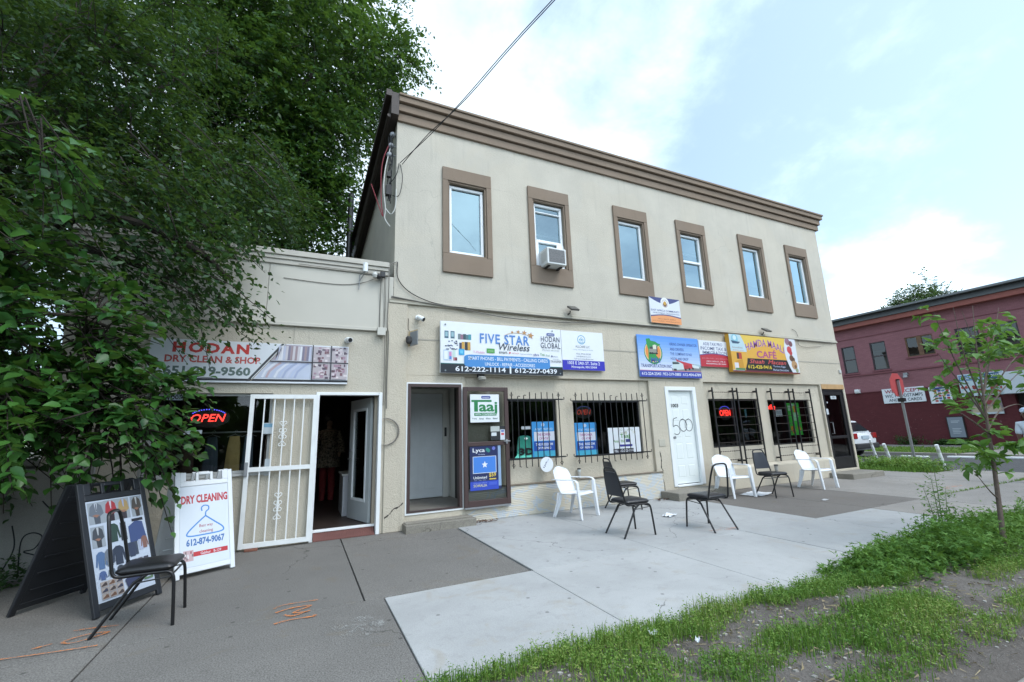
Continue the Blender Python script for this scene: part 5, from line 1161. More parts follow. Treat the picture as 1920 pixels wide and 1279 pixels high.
MB(loc).tube(catmull([(1.2,.14,6.9),(1.08,.14,6.5),(1.05,.14,6.1),(1.07,.14,5.6),(1.10,.14,5.35),(.97,.14,5.7),(.88,.14,5.95)], 5), .009, 5).build('red_wires', M_CABLER, t); MB(loc).tube(catmull([(1.2,.12,6.75),(1.12,.12,6.3),(1.10,.12,5.9),(1.14,.12,5.5),(1.13,.1,5.3),(1.22,.08,5.15)], 5), .010, 5).tube(catmull([(1.30,-.02,5.85),(1.29,-.03,5.5),(1.22,.0,5.35),(1.14,.1,5.5)], 5), .008, 5).build('white_wires', M_CABLEW, t)
loc = (.98, 6, 4.2); t = thing('vent_pipe', 'dark tall vent pipe on the low roof behind the parapet', 'pipe', loc)
MB(loc).cyl((.98,6,4.15),(.98,6,8.95), .085, n=14).build('pipe', M_DKALU, t, smooth=True); MB(loc).lathe([(.18,0),(.16,.05),(.09,.12)], (.98,6,4.16), 14).build('flashing', M_GREYM, t)
# half ring of twisted wire by the dry cleaner door
rg = MB((1.27,-.05,1.32))
for k in range(3): rg.tube([(1.20+.215*math.cos(R_(a))+.012*math.sin(a*.3+k*2.1), -.055+.012*math.cos(a*.3+k*2.1), 1.535+.21*math.sin(R_(a))) for a in range(-100, 101, 6)], .0055, 5)
tag(rg.build('wire_ring', plain('twisted_wire', (.26,.24,.215), .7, metal=.2)), 'open ring of twisted rusty wire fixed on the pier beside the dry cleaner doorway', 'wire ring')
# air conditioner
loc = (4.44, -.1, 4.70); t = thing('air_conditioner', 'white window air conditioner in the second upper window', 'air conditioner', loc)
MB(loc).box(4.24,-.30,4.73,4.68,.12,5.08).build('case', plain('ac_white', (.66,.68,.67), .45), t, bevel=.012)
g = MB(loc)
g.box(4.275,-.304,4.765,4.645,-.3005,5.045); 
g.build('grille', plain('ac_fins', (.15,.15,.15), .6, var=.5, vscale=60), t); g = MB(loc)
for i in range(11): g.box(4.2375,-.26+.02*i,4.80,4.2395,-.25+.02*i,5.02)
g.build('vent', M_LGREY, t); MB(loc).box(4.30,-.22,4.70,4.34,.05,4.729).box(4.58,-.22,4.70,4.62,.05,4.729).build('support_bracket', M_DKALU, t)
for s, q in ((-1,(4.15,4.238)),(1,(4.682,4.85))): MB(loc).box(q[0],.04,4.79,q[1],.06,5.32).build('side_panel', M_WHITEF, t)
# ---- inside the dry cleaner
LF = led('fluorescent', (1, .93, .78), .5)
for i, (x, y) in enumerate(((-1.0, 1.7), (-.75, 3.6), (-.15, 2.2))):
    loc = (x, y, 2.66); t = thing('ceiling_light', ('fluorescent strip light nearest the dry cleaner window', 'fluorescent strip light deep inside the dry cleaner', 'fluorescent strip light near the dry cleaner doorway')[i], 'lamp', loc)
    MB(loc).box(x-.09, y-.62, 2.70, x+.09, y+.62, 2.749).build('housing', M_WHITE, t); MB(loc).cyl((x-.04,y-.58,2.68),(x-.04,y+.58,2.68), .016, n=8).cyl((x+.04,y-.58,2.68),(x+.04,y+.58,2.68), .016, n=8).build('tube', LF, t)
loc = (-1.0, .62, .1); t = thing('clothes_rail', 'chrome clothes rail behind the dry cleaner window', 'rack', loc)
MB(loc).cyl((-1.75,.62,1.60),(-.30,.62,1.60), .013, n=8).build('rail', M_GREYM, t); MB(loc).cyl((-1.75,.62,.12),(-1.75,.62,1.6), .013, n=8).cyl((-.30,.62,.12),(-.30,.62,1.6), .013, n=8).build('upright', M_GREYM, t)
def garment(label, x, col, w, h):
    loc = (x, .62, 1.58); t = thing('hanging_garment', label, 'garment', loc, 0, 'garments on the rail')
    mb = MB(loc); n = 26; rows = 9; vs = []
    for j in range(rows+1):
        f = j/rows; wd = w*(.55+.15*min(1, f*6)+.22*f); zz_ = 1.54-h*f
        for i in range(n):
            a = 2*math.pi*i/n; r = 1+.22*math.sin(a*5+x*9)*f
            vs.append((x+wd/2*math.cos(a)*r, .62+.06*(.4+f)*math.sin(a)*r, zz_))
    mb.add(vs, [(j*n+i, j*n+(i+1) % n, (j+1)*n+(i+1) % n, (j+1)*n+i) for j in range(rows) for i in range(n)])
    mb.build('cloth', plain('cloth_%d_%d_%d' % tuple(int(v*255) for v in col), col, .85, var=.2, vscale=9), t, smooth=True)
    MB(loc).tube([(x-.10,.62,1.53),(x,.62,1.57),(x+.10,.62,1.53)], .006, 5).tube([(x,.62,1.57),(x,.62,1.62),(x+.02,.62,1.635),(x+.035,.62,1.61)], .004, 5).build('hanger', M_GREYM, t)
for q in (('dark brown garment at the left end of the rail', -1.50, (.10,.06,.04), .2, .85), ('long yellow dress on the rail', -.93, (.55,.38,.14), .24, 1.1), ('grey blue coat on the rail beside the yellow dress', -.74, (.12,.17,.23), .18, 1.0), ('slate garment on the rail left of the yellow dress', -1.22, (.07,.09,.12), .22, .8), ('pale pinkish garment at the right end of the rail', -.47, (.35,.27,.24), .13, .9)): garment(*q)
loc = (.56, 1.35, .115); MY = 3.6; t = thing('mannequin', 'shop mannequin in a patterned tunic and red trousers inside the dark doorway', 'mannequin', loc)
t.location.y = MY
mp_ = MB(loc); mp_.lathe([(.05,.9),(.17,.95),(.16,1.15),(.12,1.25),(.19,1.45),(.17,1.52),(.06,1.56),(.05,1.62)], (.56,1.35,.115), 18).sphere((.56,1.35,1.84), .10, 14, 10, .85, .95, 1.15)
for s in (-1, 1): mp_.tube([(.56+s*.2,1.35,1.58),(.56+s*.24,1.33,1.30),(.56+s*.22,1.26,1.05)], [.05,.042,.03], 10)
mp_.build('body', plain('mannequin_skin', (.35,.24,.18), .5), t, smooth=True)
mt, nt_, b_ = new_mat('patterned_cloth'); nt_.links.new(ramp(nt_, noise(nt_, objco(nt_), 26, 3), [(.35,(.05,.05,.05)),(.5,(.22,.18,.13)),(.62,(.35,.30,.24))]), b_.inputs['Base Color']); b_.inputs['Roughness'].default_value = .85
tm = MB(loc); tm.lathe([(.26,.72),(.24,.9),(.17,1.2),(.20,1.45),(.16,1.535),(.07,1.56)], (.56,1.35,.115), 18)
for s in (-1, 1): tm.tube([(.56+s*.17,1.35,1.62),(.56+s*.26,1.33,1.35),(.56+s*.26,1.28,1.15)], [.07,.075,.09], 12)
tm.build('tunic', mt, t, smooth=True); tm = MB(loc)
for s in (-1, 1): tm.tube([(.56+s*.08,1.35,.9),(.56+s*.09,1.35,.5),(.56+s*.09,1.35,.13)], [.09,.075,.06], 12)
tm.build('trousers', plain('red_cloth', (.26,.03,.03), .8), t, smooth=True); MB(loc).sphere((.56,1.38,1.87), .125, 14, 10, .95, 1, 1.1).tube([(.56,1.43,1.9),(.56,1.47,1.7),(.56,1.46,1.5)], [.11,.10,.05], 10).build('hair', M_BLACK, t, smooth=True)
loc = (.80, 1.25, .115); t = thing('display_table', 'white cloth covered table inside the dry cleaner doorway', 'table', loc)
MB(loc).box(.70,1.2,.12,1.12,2.0,.80).build('cloth', plain('white_cloth', (.45,.46,.48), .8), t, bevel=.01); MB(loc).box(.68,1.18,.80,1.14,2.02,.83).build('table_top', M_LGREY, t)

# ================================================================== chairs
M_VINYL = plain('black_vinyl', (.012,.012,.014), .38, var=.2, vscale=8, bump=.15, bscale=90); M_BTUBE = plain('black_tube', (.010,.010,.011), .35, var=.2); M_VINYLN = plain('navy_vinyl', (.022,.026,.036), .45, var=.15)
def cushion(mb, w, d, z0, z1, cy=0.0, wf=None):
    """padded seat with rounded corners and crowned top"""
    wf = wf or w; pts = rrect(-w/2, -d/2, w/2, d/2, .05, 5)
    pts = [(x*(1+(wf/w-1)*((y+d/2)/d)), y+cy) for x, y in pts]; n = len(pts); rings = []
    for s, z in ((.93, z0), (1.0, z0+.012), (1.015, (z0+z1)/2), (.985, z1-.012), (.90, z1), (.6, z1+.006), (.2, z1+.008)): rings.append([(x*s, (y-cy)*s+cy, z) for x, y in pts])
    vs = [p for r in rings for p in r]
    fs = [(j*n+i, j*n+(i+1) % n, (j+1)*n+(i+1) % n, (j+1)*n+i) for j in range(len(rings)-1) for i in range(n)]
    fs += [tuple(range(n-1, -1, -1)), tuple((len(rings)-1)*n+i for i in range(n))]
    mb.add(vs, fs)
def banquet(label, pad, loc, rz, group):
    t = thing('banquet_chair', label, 'chair', loc, rz, group); q = .013
    mb = MB(); cushion(mb, .38, .40, .425, .475, .0, .42); mb.build('seat', M_VINYL, t, smooth=True)
    for s in (-1, 1):
        MB().tube(catmull([(s*.185,-.12,.415),(s*.19,.10,.415),(s*.195,.165,.41),(s*.20,.20,.37),(s*.205,.215,.25),(s*.215,.235,0)], 5), q, 10).build('leg', M_BTUBE, t, smooth=True)
        MB().tube([(s*.185,.02,.412),(s*.19,-.06,.36),(s*.215,-.29,0)], q, 10).build('leg', M_BTUBE, t, smooth=True)
    pts = [(-.185,-.05,.415),(-.188,-.16,.415),(-.19,-.205,.44),(-.185,-.225,.52),(-.165,-.265,.72),(-.135,-.295,.86),(-.11,-.305,.895),(-.06,-.308,.91)]
    MB().tube(catmull(pts+[(-x, y, z) for x, y, z in reversed(pts)], 4), q, 10).build('back_frame', M_BTUBE, t, smooth=True)
    MB().tube([(-.20,.19,.385),(.20,.19,.385)], .008, 8).tube([(-.195,-.03,.385),(.195,-.03,.385)], .008, 8).tube([(-.198,.195,.375),(-.19,-.07,.352)], .006, 6).tube([(.198,.195,.375),(.19,-.07,.352)], .006, 6).build('stretcher', M_BTUBE, t, smooth=True)
    if pad:
        mb = MB(); prof = [(.53,.182,-.232),(.60,.175,-.245),(.70,.16,-.262),(.78,.146,-.28),(.845,.125,-.292),(.855,.10,-.293)]; n = 9; vs = []
        for z, hw, y in prof:
            for k in range(n): u = -1+2*k/(n-1); vs.append((hw*u, y+.014+.012*(1-u*u), z))
            for k in range(n): u = 1-2*k/(n-1); vs.append((hw*u, y-.010-.006*(1-u*u), z))
        m2 = 2*n; fs = [(j*m2+i, j*m2+(i+1) % m2, (j+1)*m2+(i+1) % m2, (j+1)*m2+i) for j in range(len(prof)-1) for i in range(m2)]+[tuple(range(m2-1,-1,-1)), tuple((len(prof)-1)*m2+i for i in range(m2))]
        mb.add(vs, fs); mb.build('backrest', M_VINYLN, t, smooth=True)
    return t
GB = 'black stacking chairs on the pavement'
# rz turns the local front (+y): -90 = facing +x
banquet('black stacking chair with bare back frame beside the black A-frame board', False, (-1.11,-2.375,0), R_(-90), GB)
pc = banquet('black stacking chair close to the ribbed siding behind another black chair', True, (5.48,-.50,0), R_(-100), GB)
dup(pc, (4.28,-2.13,0), R_(-92), 'black chair mid pavement with its padded back to the viewer', GB)
banquet('black stacking chair with bare back frame facing the shops', False, (5.445,-2.46,0), R_(-2), GB)
dup(pc, (8.80,-1.15,0), R_(170), 'black padded stacking chair with a paper cup on its seat under the cafe window', GB)
M_PLAST = plain('white_plastic', (.74,.76,.78), .38, var=.05, vscale=7)
def ribbon(mb, pts, wdir, ws, t):
    """flat moulded strip along pts: width along wdir, thickness t"""
    P = [Vector(p) for p in pts]; vs = []; n = len(P)
    ws = ws if isinstance(ws, (list, tuple)) else [ws]*n
    for i, p in enumerate(P):
        d = (P[min(i+1, n-1)]-P[max(i-1, 0)]).normalized(); wv = Vector(wdir); wv = (wv-d*wv.dot(d)).normalized(); nv = d.cross(wv)
        vs += [p+wv*ws[i]/2+nv*t/2, p-wv*ws[i]/2+nv*t/2, p-wv*ws[i]/2-nv*t/2, p+wv*ws[i]/2-nv*t/2]
    fs = [(4*i+k, 4*i+(k+1) % 4, 4*(i+1)+(k+1) % 4, 4*(i+1)+k) for i in range(n-1) for k in range(4)]+[(3,2,1,0), (4*n-4,4*n-3,4*n-2,4*n-1)]
    return mb.add(vs, fs)
def armchair(label, loc, rz, group):
    t = thing('plastic_armchair', label, 'chair', loc, rz, group)
    mb = MB(); nu, nv = 14, 12; vs = []
    for j in range(nv+1):
        v = j/nv
        for i in range(nu+1):
            u = -1+2*i/nu; vs.append((u*(.225+.02*v), -.20+.43*v, .395+.03*v**2-.025*(1-u*u)*math.sin(math.pi*min(1, v*1.05))-.045*max(0, v-.88)/.12))
    mb.add(vs, [(j*(nu+1)+i, j*(nu+1)+i+1, (j+1)*(nu+1)+i+1, (j+1)*(nu+1)+i) for j in range(nv) for i in range(nu)])
    o = mb.build('seat', M_PLAST, t, smooth=True); md = o.modifiers.new('Solidify', 'SOLIDIFY'); md.thickness = .012
    mb = MB(); vs = []; nv = 16
    for j in range(nv+1):
        v = j/nv; hw = .225-.01*v+.035*math.sin(math.pi*min(1, v*1.1)); 
        if v > .82: hw *= math.sqrt(max(0.0, 1-((v-.82)/.18)**2*.62))
        for i in range(nu+1):
            u = -1+2*i/nu; vs.append((u*hw, -.20-.16*v**1.1+.055*u*u*(1-.25*v), .385+.435*v-.02*u*u*max(0, v-.7)/.3))
    fs = []
    for j in range(nv):
        for i in range(nu):
            fs.append((j*(nu+1)+i, j*(nu+1)+i+1, (j+1)*(nu+1)+i+1, (j+1)*(nu+1)+i))
    mb.add(vs, fs); o = mb.build('backrest', M_PLAST, t, smooth=True); md = o.modifiers.new('Solidify', 'SOLIDIFY'); md.thickness = .010
    for s in (-1, 1):
        mb = MB(); ribbon(mb, catmull([(s*.235,-.30,.615),(s*.262,-.22,.625),(s*.275,-.05,.625),(s*.272,.12,.63),(s*.270,.20,.615),(s*.268,.228,.58)], 5), (1, 0, 0), .062, .014); mb.build('armrest', M_PLAST, t, smooth=False, bevel=.004, seg=1)
        mb = MB(); ribbon(mb, [(s*.268,.225,.59),(s*.266,.245,.40),(s*.268,.285,0)], (1, 0, 0), [.06,.062,.042], .02); ribbon(mb, [(s*.245,.215,.59),(s*.243,.225,.40),(s*.252,.262,0)], (0, 1, 0), [.05,.06,.04], .012); mb.build('leg', M_PLAST, t, bevel=.004, seg=1)
        mb = MB(); ribbon(mb, [(s*.225,-.19,.40),(s*.235,-.225,.22),(s*.262,-.30,0)], (1, 0, 0), [.075,.06,.042], .014); ribbon(mb, [(s*.205,-.16,.40),(s*.215,-.20,.22),(s*.245,-.28,0)], (0, 1, 0), [.09,.06,.04], .012); mb.build('leg', M_PLAST, t, bevel=.004, seg=1)
    return t
GW = 'white plastic armchairs along the wall'
wa = armchair('white plastic armchair in front of the ribbed siding', (4.36,-.60,0), R_(-156), GW)
dup(wa, (8.20,-.68,0), R_(172), 'white plastic armchair next to the white door marked 500', GW); dup(wa, (10.62,-.92,0), R_(181), 'white plastic armchair nearest the dark corner door', GW)

# ================================================================== A-frame boards
def aframe(name, label, loc, rz, m, d, H=1.12, wd=.62):
    t = thing(name, label, 'sign board', loc, rz); tilt = math.atan2(d/2-.03, H)
    for sgn, nm in ((-1, 'front_panel'), (1, 'back_panel')):
        U = Vector((1, 0, 0)); V = Vector((0, -sgn*math.sin(tilt), math.cos(tilt))); N = Vector((0, sgn*math.cos(tilt), math.sin(tilt)))
        O = Vector((-wd/2, sgn*d/2, 0)); mb = MB(); F = (O, U, V, N*.03)
        def P(u0, v0, u1, v1, a=0, b=1.0):
            q = [O+U*u+V*v+N*(.03*w_) for w_ in (a, b) for u, v in ((u0,v0),(u1,v0),(u1,v1),(u0,v1))]
            mb.add(q, [(3,2,1,0),(4,5,6,7),(0,1,5,4),(1,2,6,5),(2,3,7,6),(3,0,4,7)])
        h = H/math.cos(tilt)-.01
        P(.045, .06, wd-.045, h-.13, .15, .7)
        P(0, .0, .05, h, 0, 1); P(wd-.05, 0, wd, h, 0, 1); P(.05, .045, wd-.05, .10, 0, 1); P(.05, h-.17, wd-.05, h-.115, 0, 1)
        P(.05, h-.115, .11, h-.005, 0, 1); P(wd-.11, h-.115, wd-.05, h-.005, 0, 1)
        P(.21, h-.115, .24, h-.01, .1, .9); P(wd-.24, h-.115, wd-.21, h-.01, .1, .9); P(.24, h-.04, wd-.24, h-.01, .1, .9)
        if sgn == 1:
            for k in range(5): P(.08, .2+.15*k, wd-.08, .22+.15*k, .7, .95); P(.08, .2+.15*k, wd-.08, .22+.15*k, -.1, .14)
        o = mb.build(nm, m, t, bevel=.004, seg=1)
    V = Vector((0, math.sin(tilt), math.cos(tilt))); N = Vector((0, -math.cos(tilt), math.sin(tilt))); h = H/math.cos(tilt)-.01
    O = Vector((-wd/2, -d/2, 0))+V*(h-.175)+Vector((.052, 0, 0))+N*.024
    return t, Canvas(O, (1, 0, 0), V, N, wd-.104, h-.175-.105, t)
rzb = math.atan2(.53, .35)
fc = Vector((-1.365,-1.835,0)); nrm = Vector((.835,-.55,0)); dB = .86
t, c = aframe('sandwich_board', 'black A-frame board with a poster of suits, sweaters and shoes', fc-nrm*dB/2, rzb, plain('black_board_plastic', (.014,.016,.02), .45, var=.2), dB, wd=.635)
c.rect('poster', ink(190, 200, 214), 0, 0, 1, 1)
def man(u, v, w, h, jk, shirt, trs, tie=None, bgc=(150,158,165)):
    c.rect('picture', ink(*bgc), u, v, u+w, v+h)
    X = lambda a: u+w*a; Y = lambda b: v+h*b
    c.poly('picture', ink(*trs), [(X(.3),Y(.5)),(X(.72),Y(.5)),(X(.7),Y(1)),(X(.36),Y(1))]); c.poly('picture', ink(*jk), [(X(.36),Y(.05)),(X(.64),Y(.05)),(X(.86),Y(.18)),(X(.95),Y(.55)),(X(.72),Y(.66)),(X(.28),Y(.66)),(X(.05),Y(.58)),(X(.14),Y(.2))])
    c.poly('picture', ink(*shirt), [(X(.42),Y(.05)),(X(.60),Y(.05)),(X(.54),Y(.42)),(X(.48),Y(.42))]); c.poly('picture', ink(150, 110, 92), [(X(.22),Y(.6)),(X(.45),Y(.56)),(X(.7),Y(.6)),(X(.5),Y(.7))])
    if tie: c.poly('picture', ink(*tie), [(X(.49),Y(.07)),(X(.53),Y(.07)),(X(.54),Y(.4)),(X(.48),Y(.4))])
def jumper(u, v, w, h, col):
    X = lambda a: u+w*a; Y = lambda b: v+h*b
    c.poly('picture', ink(*col), [(X(.36),Y(.0)),(X(.64),Y(.0)),(X(.86),Y(.14)),(X(1),Y(.82)),(X(.88),Y(.86)),(X(.76),Y(.4)),(X(.76),Y(1)),(X(.24),Y(1)),(X(.24),Y(.4)),(X(.12),Y(.86)),(X(0),Y(.82)),(X(.14),Y(.14))])
man(.02,.015,.27,.225,(105,112,122),(190,196,205),(80,86,95),(45,45,60)); man(.29,.01,.23,.225,(160,52,58),(195,180,190),(50,40,45)); man(.52,.01,.22,.225,(165,140,95),(150,165,200),(60,55,60)); man(.77,.01,.21,.225,(85,78,72),(190,190,190),(66,60,56))
man(.02,.265,.22,.21,(70,74,80),(175,178,182),(60,62,66)); jumper(.27,.265,.24,.19,(48,70,62)); c.poly('picture', ink(45, 46, 52), [(.52,.27),(.62,.27),(.62,.46),(.57,.46),(.57,.36),(.54,.46),(.51,.46)])
c.poly('picture', ink(66, 82, 125), [(.66,.33),(.80,.28),(.93,.30),(.97,.47),(.82,.50),(.66,.50)]); c.rect('picture', ink(40, 40, 48), .74, .255, .95, .285)
jumper(.03,.52,.19,.17,(85,112,150)); jumper(.17,.51,.19,.17,(110,118,128)); jumper(.30,.50,.25,.19,(52,60,76)); c.rect('picture', ink(70, 78, 92), .55, .50, .78, .64); jumper(.58,.50,.18,.15,(58,66,88)); c.rect('picture', ink(170, 178, 200), .80, .49, .88, .60); jumper(.84,.46,.15,.13,(130,95,85))
for i, col in enumerate(((80,100,145),(105,118,130),(60,66,76))): jumper(.05+.15*i,.71-.006*i,.14,.085,col)
for i in range(4): c.rect('picture', ink(*((60,66,78),(150,130,125),(90,84,90),(70,70,84))[i]), .52+.11*i, .68, .61+.11*i, .77)
for j in range(3):
    for i in range(3):
        u, v = .06+.125*i, .81+.058*j; c.rect('picture', ink(170, 158, 150), u, v, u+.115, v+.052); c.poly('picture', ink(*r_.choice(((70,60,58),(110,80,62),(60,62,78)))), [(u+.01,v+.035),(u+.05,v+.02),(u+.07,v+.008),(u+.10,v+.015),(u+.105,v+.042),(u+.01,v+.045)])
c.poly('picture', ink(58, 64, 92), [(.46,.86),(.60,.80),(.72,.82),(.75,.92),(.50,.95)]); c.rect('picture', ink(95, 120, 90), .80, .84, .97, .92); c.rect('picture', ink(175, 180, 195), .84, .85, .92, .90)
c.done()
rzw = math.atan2(.26, .49); fw = Vector((-.905,-1.03,0)); nrm = Vector((.468,-.883,0)); dW = .78
t, c = aframe('sandwich_board', 'white A-frame board reading DRY CLEANING with a blue coat hanger', fw-nrm*dW/2, rzw, plain('white_board_plastic', (.66,.69,.71), .45, var=.06), dW, wd=.60)
c.rect('poster', ink(216, 224, 232), 0, 0, 1, 1)
c.text('lettering', ink(185, 48, 58), 'DRY CLEANING', .02, .115, .99, .225, bold=.085)
hb = ink(75, 140, 210)
c.stroke('artwork', hb, sc([(.44,.335),(.43,.29),(.49,.265),(.57,.28),(.575,.32),(.52,.35),(.51,.40)]), .014); c.stroke('artwork', hb, sc([(.51,.40),(.70,.49),(.87,.575),(.84,.625),(.50,.635),(.17,.63),(.15,.585),(.32,.49),(.51,.40)]), .015)
c.text('lettering', ink(165, 75, 85), 'Best way', .38, .50, .66, .55, bold=.015); c.text('lettering', ink(165, 75, 85), 'cleaning', .38, .57, .66, .62, bold=.015); c.text('lettering', ink(70, 115, 175), '612-874-9067', .12, .665, .90, .755, bold=.075)
c.rect('band', ink(190, 45, 50), .0, .83, .96, .885); c.text('lettering', ink(225, 225, 230), 'Gabbur   B-139', .40, .842, .82, .875, bold=.015)
c.rect('picture', ink(200, 170, 172), .06, .80, .26, .93)
for i in range(9): u = .07+.16*r_.random(); v = .81+.09*r_.random(); c.rect('picture', ink(*r_.choice(((165,90,95),(220,215,215),(130,110,110)))), u, v, u+.03, v+.03)
c.done()

# ================================================================== small things lying about
def cup(label, loc, r=.038, h=.12, body=(.36,.33,.29), lid=(.02,.02,.022)):
    t = thing('paper_cup', label, 'cup', loc); MB().lathe([(r*.72,0),(r*.75,.004),(r,h),(r*.98,h+.001)], (0,0,0), 18).build('cup_body', plain('cup_%d' % int(body[0]*100), body, .5), t, smooth=True)
    MB().lathe([(r*1.05,h-.002),(r*1.08,h+.006),(r*1.0,h+.016),(r*.9,h+.018),(r*.85,h+.012)], (0,0,0), 18).build('lid', plain('cup_lid', lid, .4), t, smooth=True)
    MB().lathe([(r*.84,h*.3),(r*.96,h*.72)], (0,0,0), 18).build('sleeve', plain('cup_sleeve', (.42,.40,.36), .8), t, smooth=True)
cup('paper cup with black lid standing on the seat of a black chair', (8.86,-1.22,.483)); cup('tall tumbler with dark lid on the ledge behind the white armchair', (4.86,-.005,.556), .036, .16, (.42,.45,.44))
def litter(name, label, loc, w, h, rz, m, amp=.02, cat='paper', n=7):
    mb = MB(); rr = random.Random(hash(label) % 1000 if False else int(w*1e4)+len(label)); vs = [(-w/2+w*i/n+rr.uniform(-1,1)*w*.05, -h/2+h*j/n+rr.uniform(-1,1)*h*.05, .004+amp*rr.random()*(.3+abs(i/n-.5)+abs(j/n-.5))) for j in range(n+1) for i in range(n+1)]
    mb.add(vs, [(j*(n+1)+i, j*(n+1)+i+1, (j+1)*(n+1)+i+1, (j+1)*(n+1)+i) for j in range(n) for i in range(n)])
    o = mb.build(name, m, recalc=False); o.location = loc; o.rotation_euler = (0, 0, rz); return tag(o, label, cat)
PAP = plain('litter_paper', (.68,.71,.74), .7)
litter('paper_scrap', 'crumpled white paper scrap on the pale slab between the black chairs', (5.62,-1.48,.002), .26, .15, .4, PAP, .03); litter('cardboard_sheet', 'flat white sheet lying under the chairs below the cafe window', (8.75,-.75,.002), .62, .42, .3, PAP, .01, 'sheet')
litter('paper_scrap', 'tiny white paper scrap on the dark slab right of the cafe chairs', (9.0,-2.0,.002), .2, .08, .2, plain('litter_grey', (.4,.4,.4), .8), .01); litter('paper_scrap', 'white scrap among the grass near the pavement edge', (2.27,-4.75,.05), .06, .05, 1.2, PAP, .03)
litter('paper_scrap', 'small white scrap on the bare soil of the boulevard', (2.42,-5.0,.07), .05, .03, .7, PAP, .02)
lf = plain('dry_leaf', (.13,.06,.035), .8, var=.4)
mb = MB((2.75,-.1,0)); rr = random.Random(4)
for cx_, cy_, n_ in ((2.78,-.12,70),(6.72,-.2,40)):
    for i in range(n_):
        x = cx_+rr.gauss(0,.14); y = min(-.03, cy_+rr.gauss(0,.05)); s = rr.uniform(.012,.03); a = rr.random()*6.3; z = .008+.02*rr.random()
        mb.add([(x+s*math.cos(a),y+s*math.sin(a),z),(x-s*.6*math.sin(a),y+s*.6*math.cos(a),z+rr.random()*.015),(x-s*math.cos(a),y-s*math.sin(a),z),(x+s*.6*math.sin(a),y-s*.6*math.cos(a),z+rr.random()*.015)], [(0,1,2,3)])
o = mb.build('leaf_litter', lf, recalc=False); o['kind'] = 'stuff'; tag(o, 'dry red brown leaf litter gathered at the foot of the wall', 'leaf litter')

# ================================================================== across the side street
def post_lean(label, x, y, dx):
    t = thing('delineator_post', label, 'post', (x, y, -.126), 0, 'white delineator posts'); MB().lathe([(.11,0),(.11,.025),(.06,.05)], (0,0,0), 14).build('base', M_DKALU, t)
    MB().tube([(0,0,.03),(dx,0,.80)], .045, 12).build('post', M_WHITE, t, smooth=True); MB().tube([(dx*.72,0,.58),(dx*.84,0,.68)], .047, 12).build('band', M_LGREY, t, smooth=True)
post_lean('white leaning delineator post nearest the parked white car', 21.42, 3.14, -.26); post_lean('white leaning delineator post behind the grassy corner patch', 17.50, .79, -.30); post_lean('white leaning delineator post right of the stop sign', 17.05, -.70, -.22)
for i, (x, y0, y1) in enumerate(((22.9,2.05,2.95),(23.3,.65,1.6),(23.7,-1.6,.1))):
    loc = (x, (y0+y1)/2, -.126); t = thing('lane_curb', ('white lane curb left of the stop sign post', 'white lane curb behind the delineator right of the stop sign', 'white lane curb behind the young tree')[i], 'curb', loc, 0, 'white lane curbs on the side street')
    MB(loc).box(x-.10, y0, -.126, x+.10, y1, -.05).build('block', M_WHITE, t, bevel=.02); MB(loc).cyl((x,y0+.1,-.05),(x,y0+.1,-.044), .03).cyl((x,y1-.1,-.05),(x,y1-.1,-.044), .03).build('bolt', M_GREYM, t)
loc = (17.73, .28, 0); t = thing('stop_sign', 'red octagonal stop sign seen from behind on a leaning post', 'sign', loc)
MB(loc).box(17.70,.25,-.05,17.76,.31,2.72).build('post', M_GREYM, t); U = Vector((1, -.03, 0)).normalized(); N = Vector((-U.y, U.x, 0))
MB(loc).prism([(.41*math.cos(R_(22.5+45*i)), .41*math.sin(R_(22.5+45*i))) for i in range(8)], (Vector((17.73,.325,2.56)), U, (0,0,1), N), .006).build('sign_plate', plain('sign_red', (.40,.06,.06), .45), t)
MB(loc).box(17.69,.24,2.70,17.77,.32,2.74).box(17.66,.2,2.0,17.80,.36,2.12).build('clamp', M_DKALU, t)
# signs on the red building (x = 32 plane, seen facing -x; u runs towards -y)
def rboard(name, label, y1, y0, z0, z1, face, x=31.93, cat='sign'):
    loc = (x, (y0+y1)/2, z0); th = thing(name, label, cat, loc); MB(loc).box(x, y0, z0, 31.995, y1, z1).build('panel', face, th)
    return Canvas((x, y1, z1), (0, -1, 0), (0, 0, 1), (-1, 0, 0), y1-y0, z1-z0, th, loc)
c = rboard('wall_sign', 'white hand lettered WE ACCEPT WIC FOODSTAMPS sign on the maroon wall', 7.36, 5.33, 2.39, 3.25, W_)
c.text('lettering', ink(165, 60, 80), 'WE ACCEPT', .07, .08, .93, .32, bold=.03, h=.01); c.text('lettering', ink(80, 90, 100), 'WIC FOODSTAMPS', .06, .40, .96, .62, bold=.015, h=.01); c.text('lettering', ink(80, 90, 100), 'AND EBS CARDS', .14, .70, .92, .90, bold=.015, h=.01); c.done()
c = rboard('wall_poster', 'white grocery poster with small coloured squares on the maroon wall', 5.12, 4.20, 2.23, 3.14, W_, cat='poster')
c.rect('band', ink(60, 70, 140), .12, .04, .98, .14, h=.008)
for j in range(5):
    for i in range(4): c.rect('picture', ink(*r_.choice(((70,90,160),(190,90,80),(200,165,110),(110,140,190),(180,60,70)))), .22+.19*i, .2+.15*j, .36+.19*i, .31+.15*j, h=.008)
c.done()
c = rboard('shop_sign', 'wide grocery sign with green blue and fruit pictures behind the young tree', 3.78, 2.03, 2.50, 3.67, ink(200, 218, 225))
c.rect('band', ink(110, 150, 190), .02, .05, .55, .3, h=.008); c.rect('band', ink(50, 90, 130), .58, .04, .98, .3, h=.008); c.text('lettering', W_, 'HALAL MARKET', .06, .1, .52, .24, bold=.02, h=.012); c.text('lettering', W_, 'GROCERY', .62, .1, .95, .22, bold=.02, h=.012)
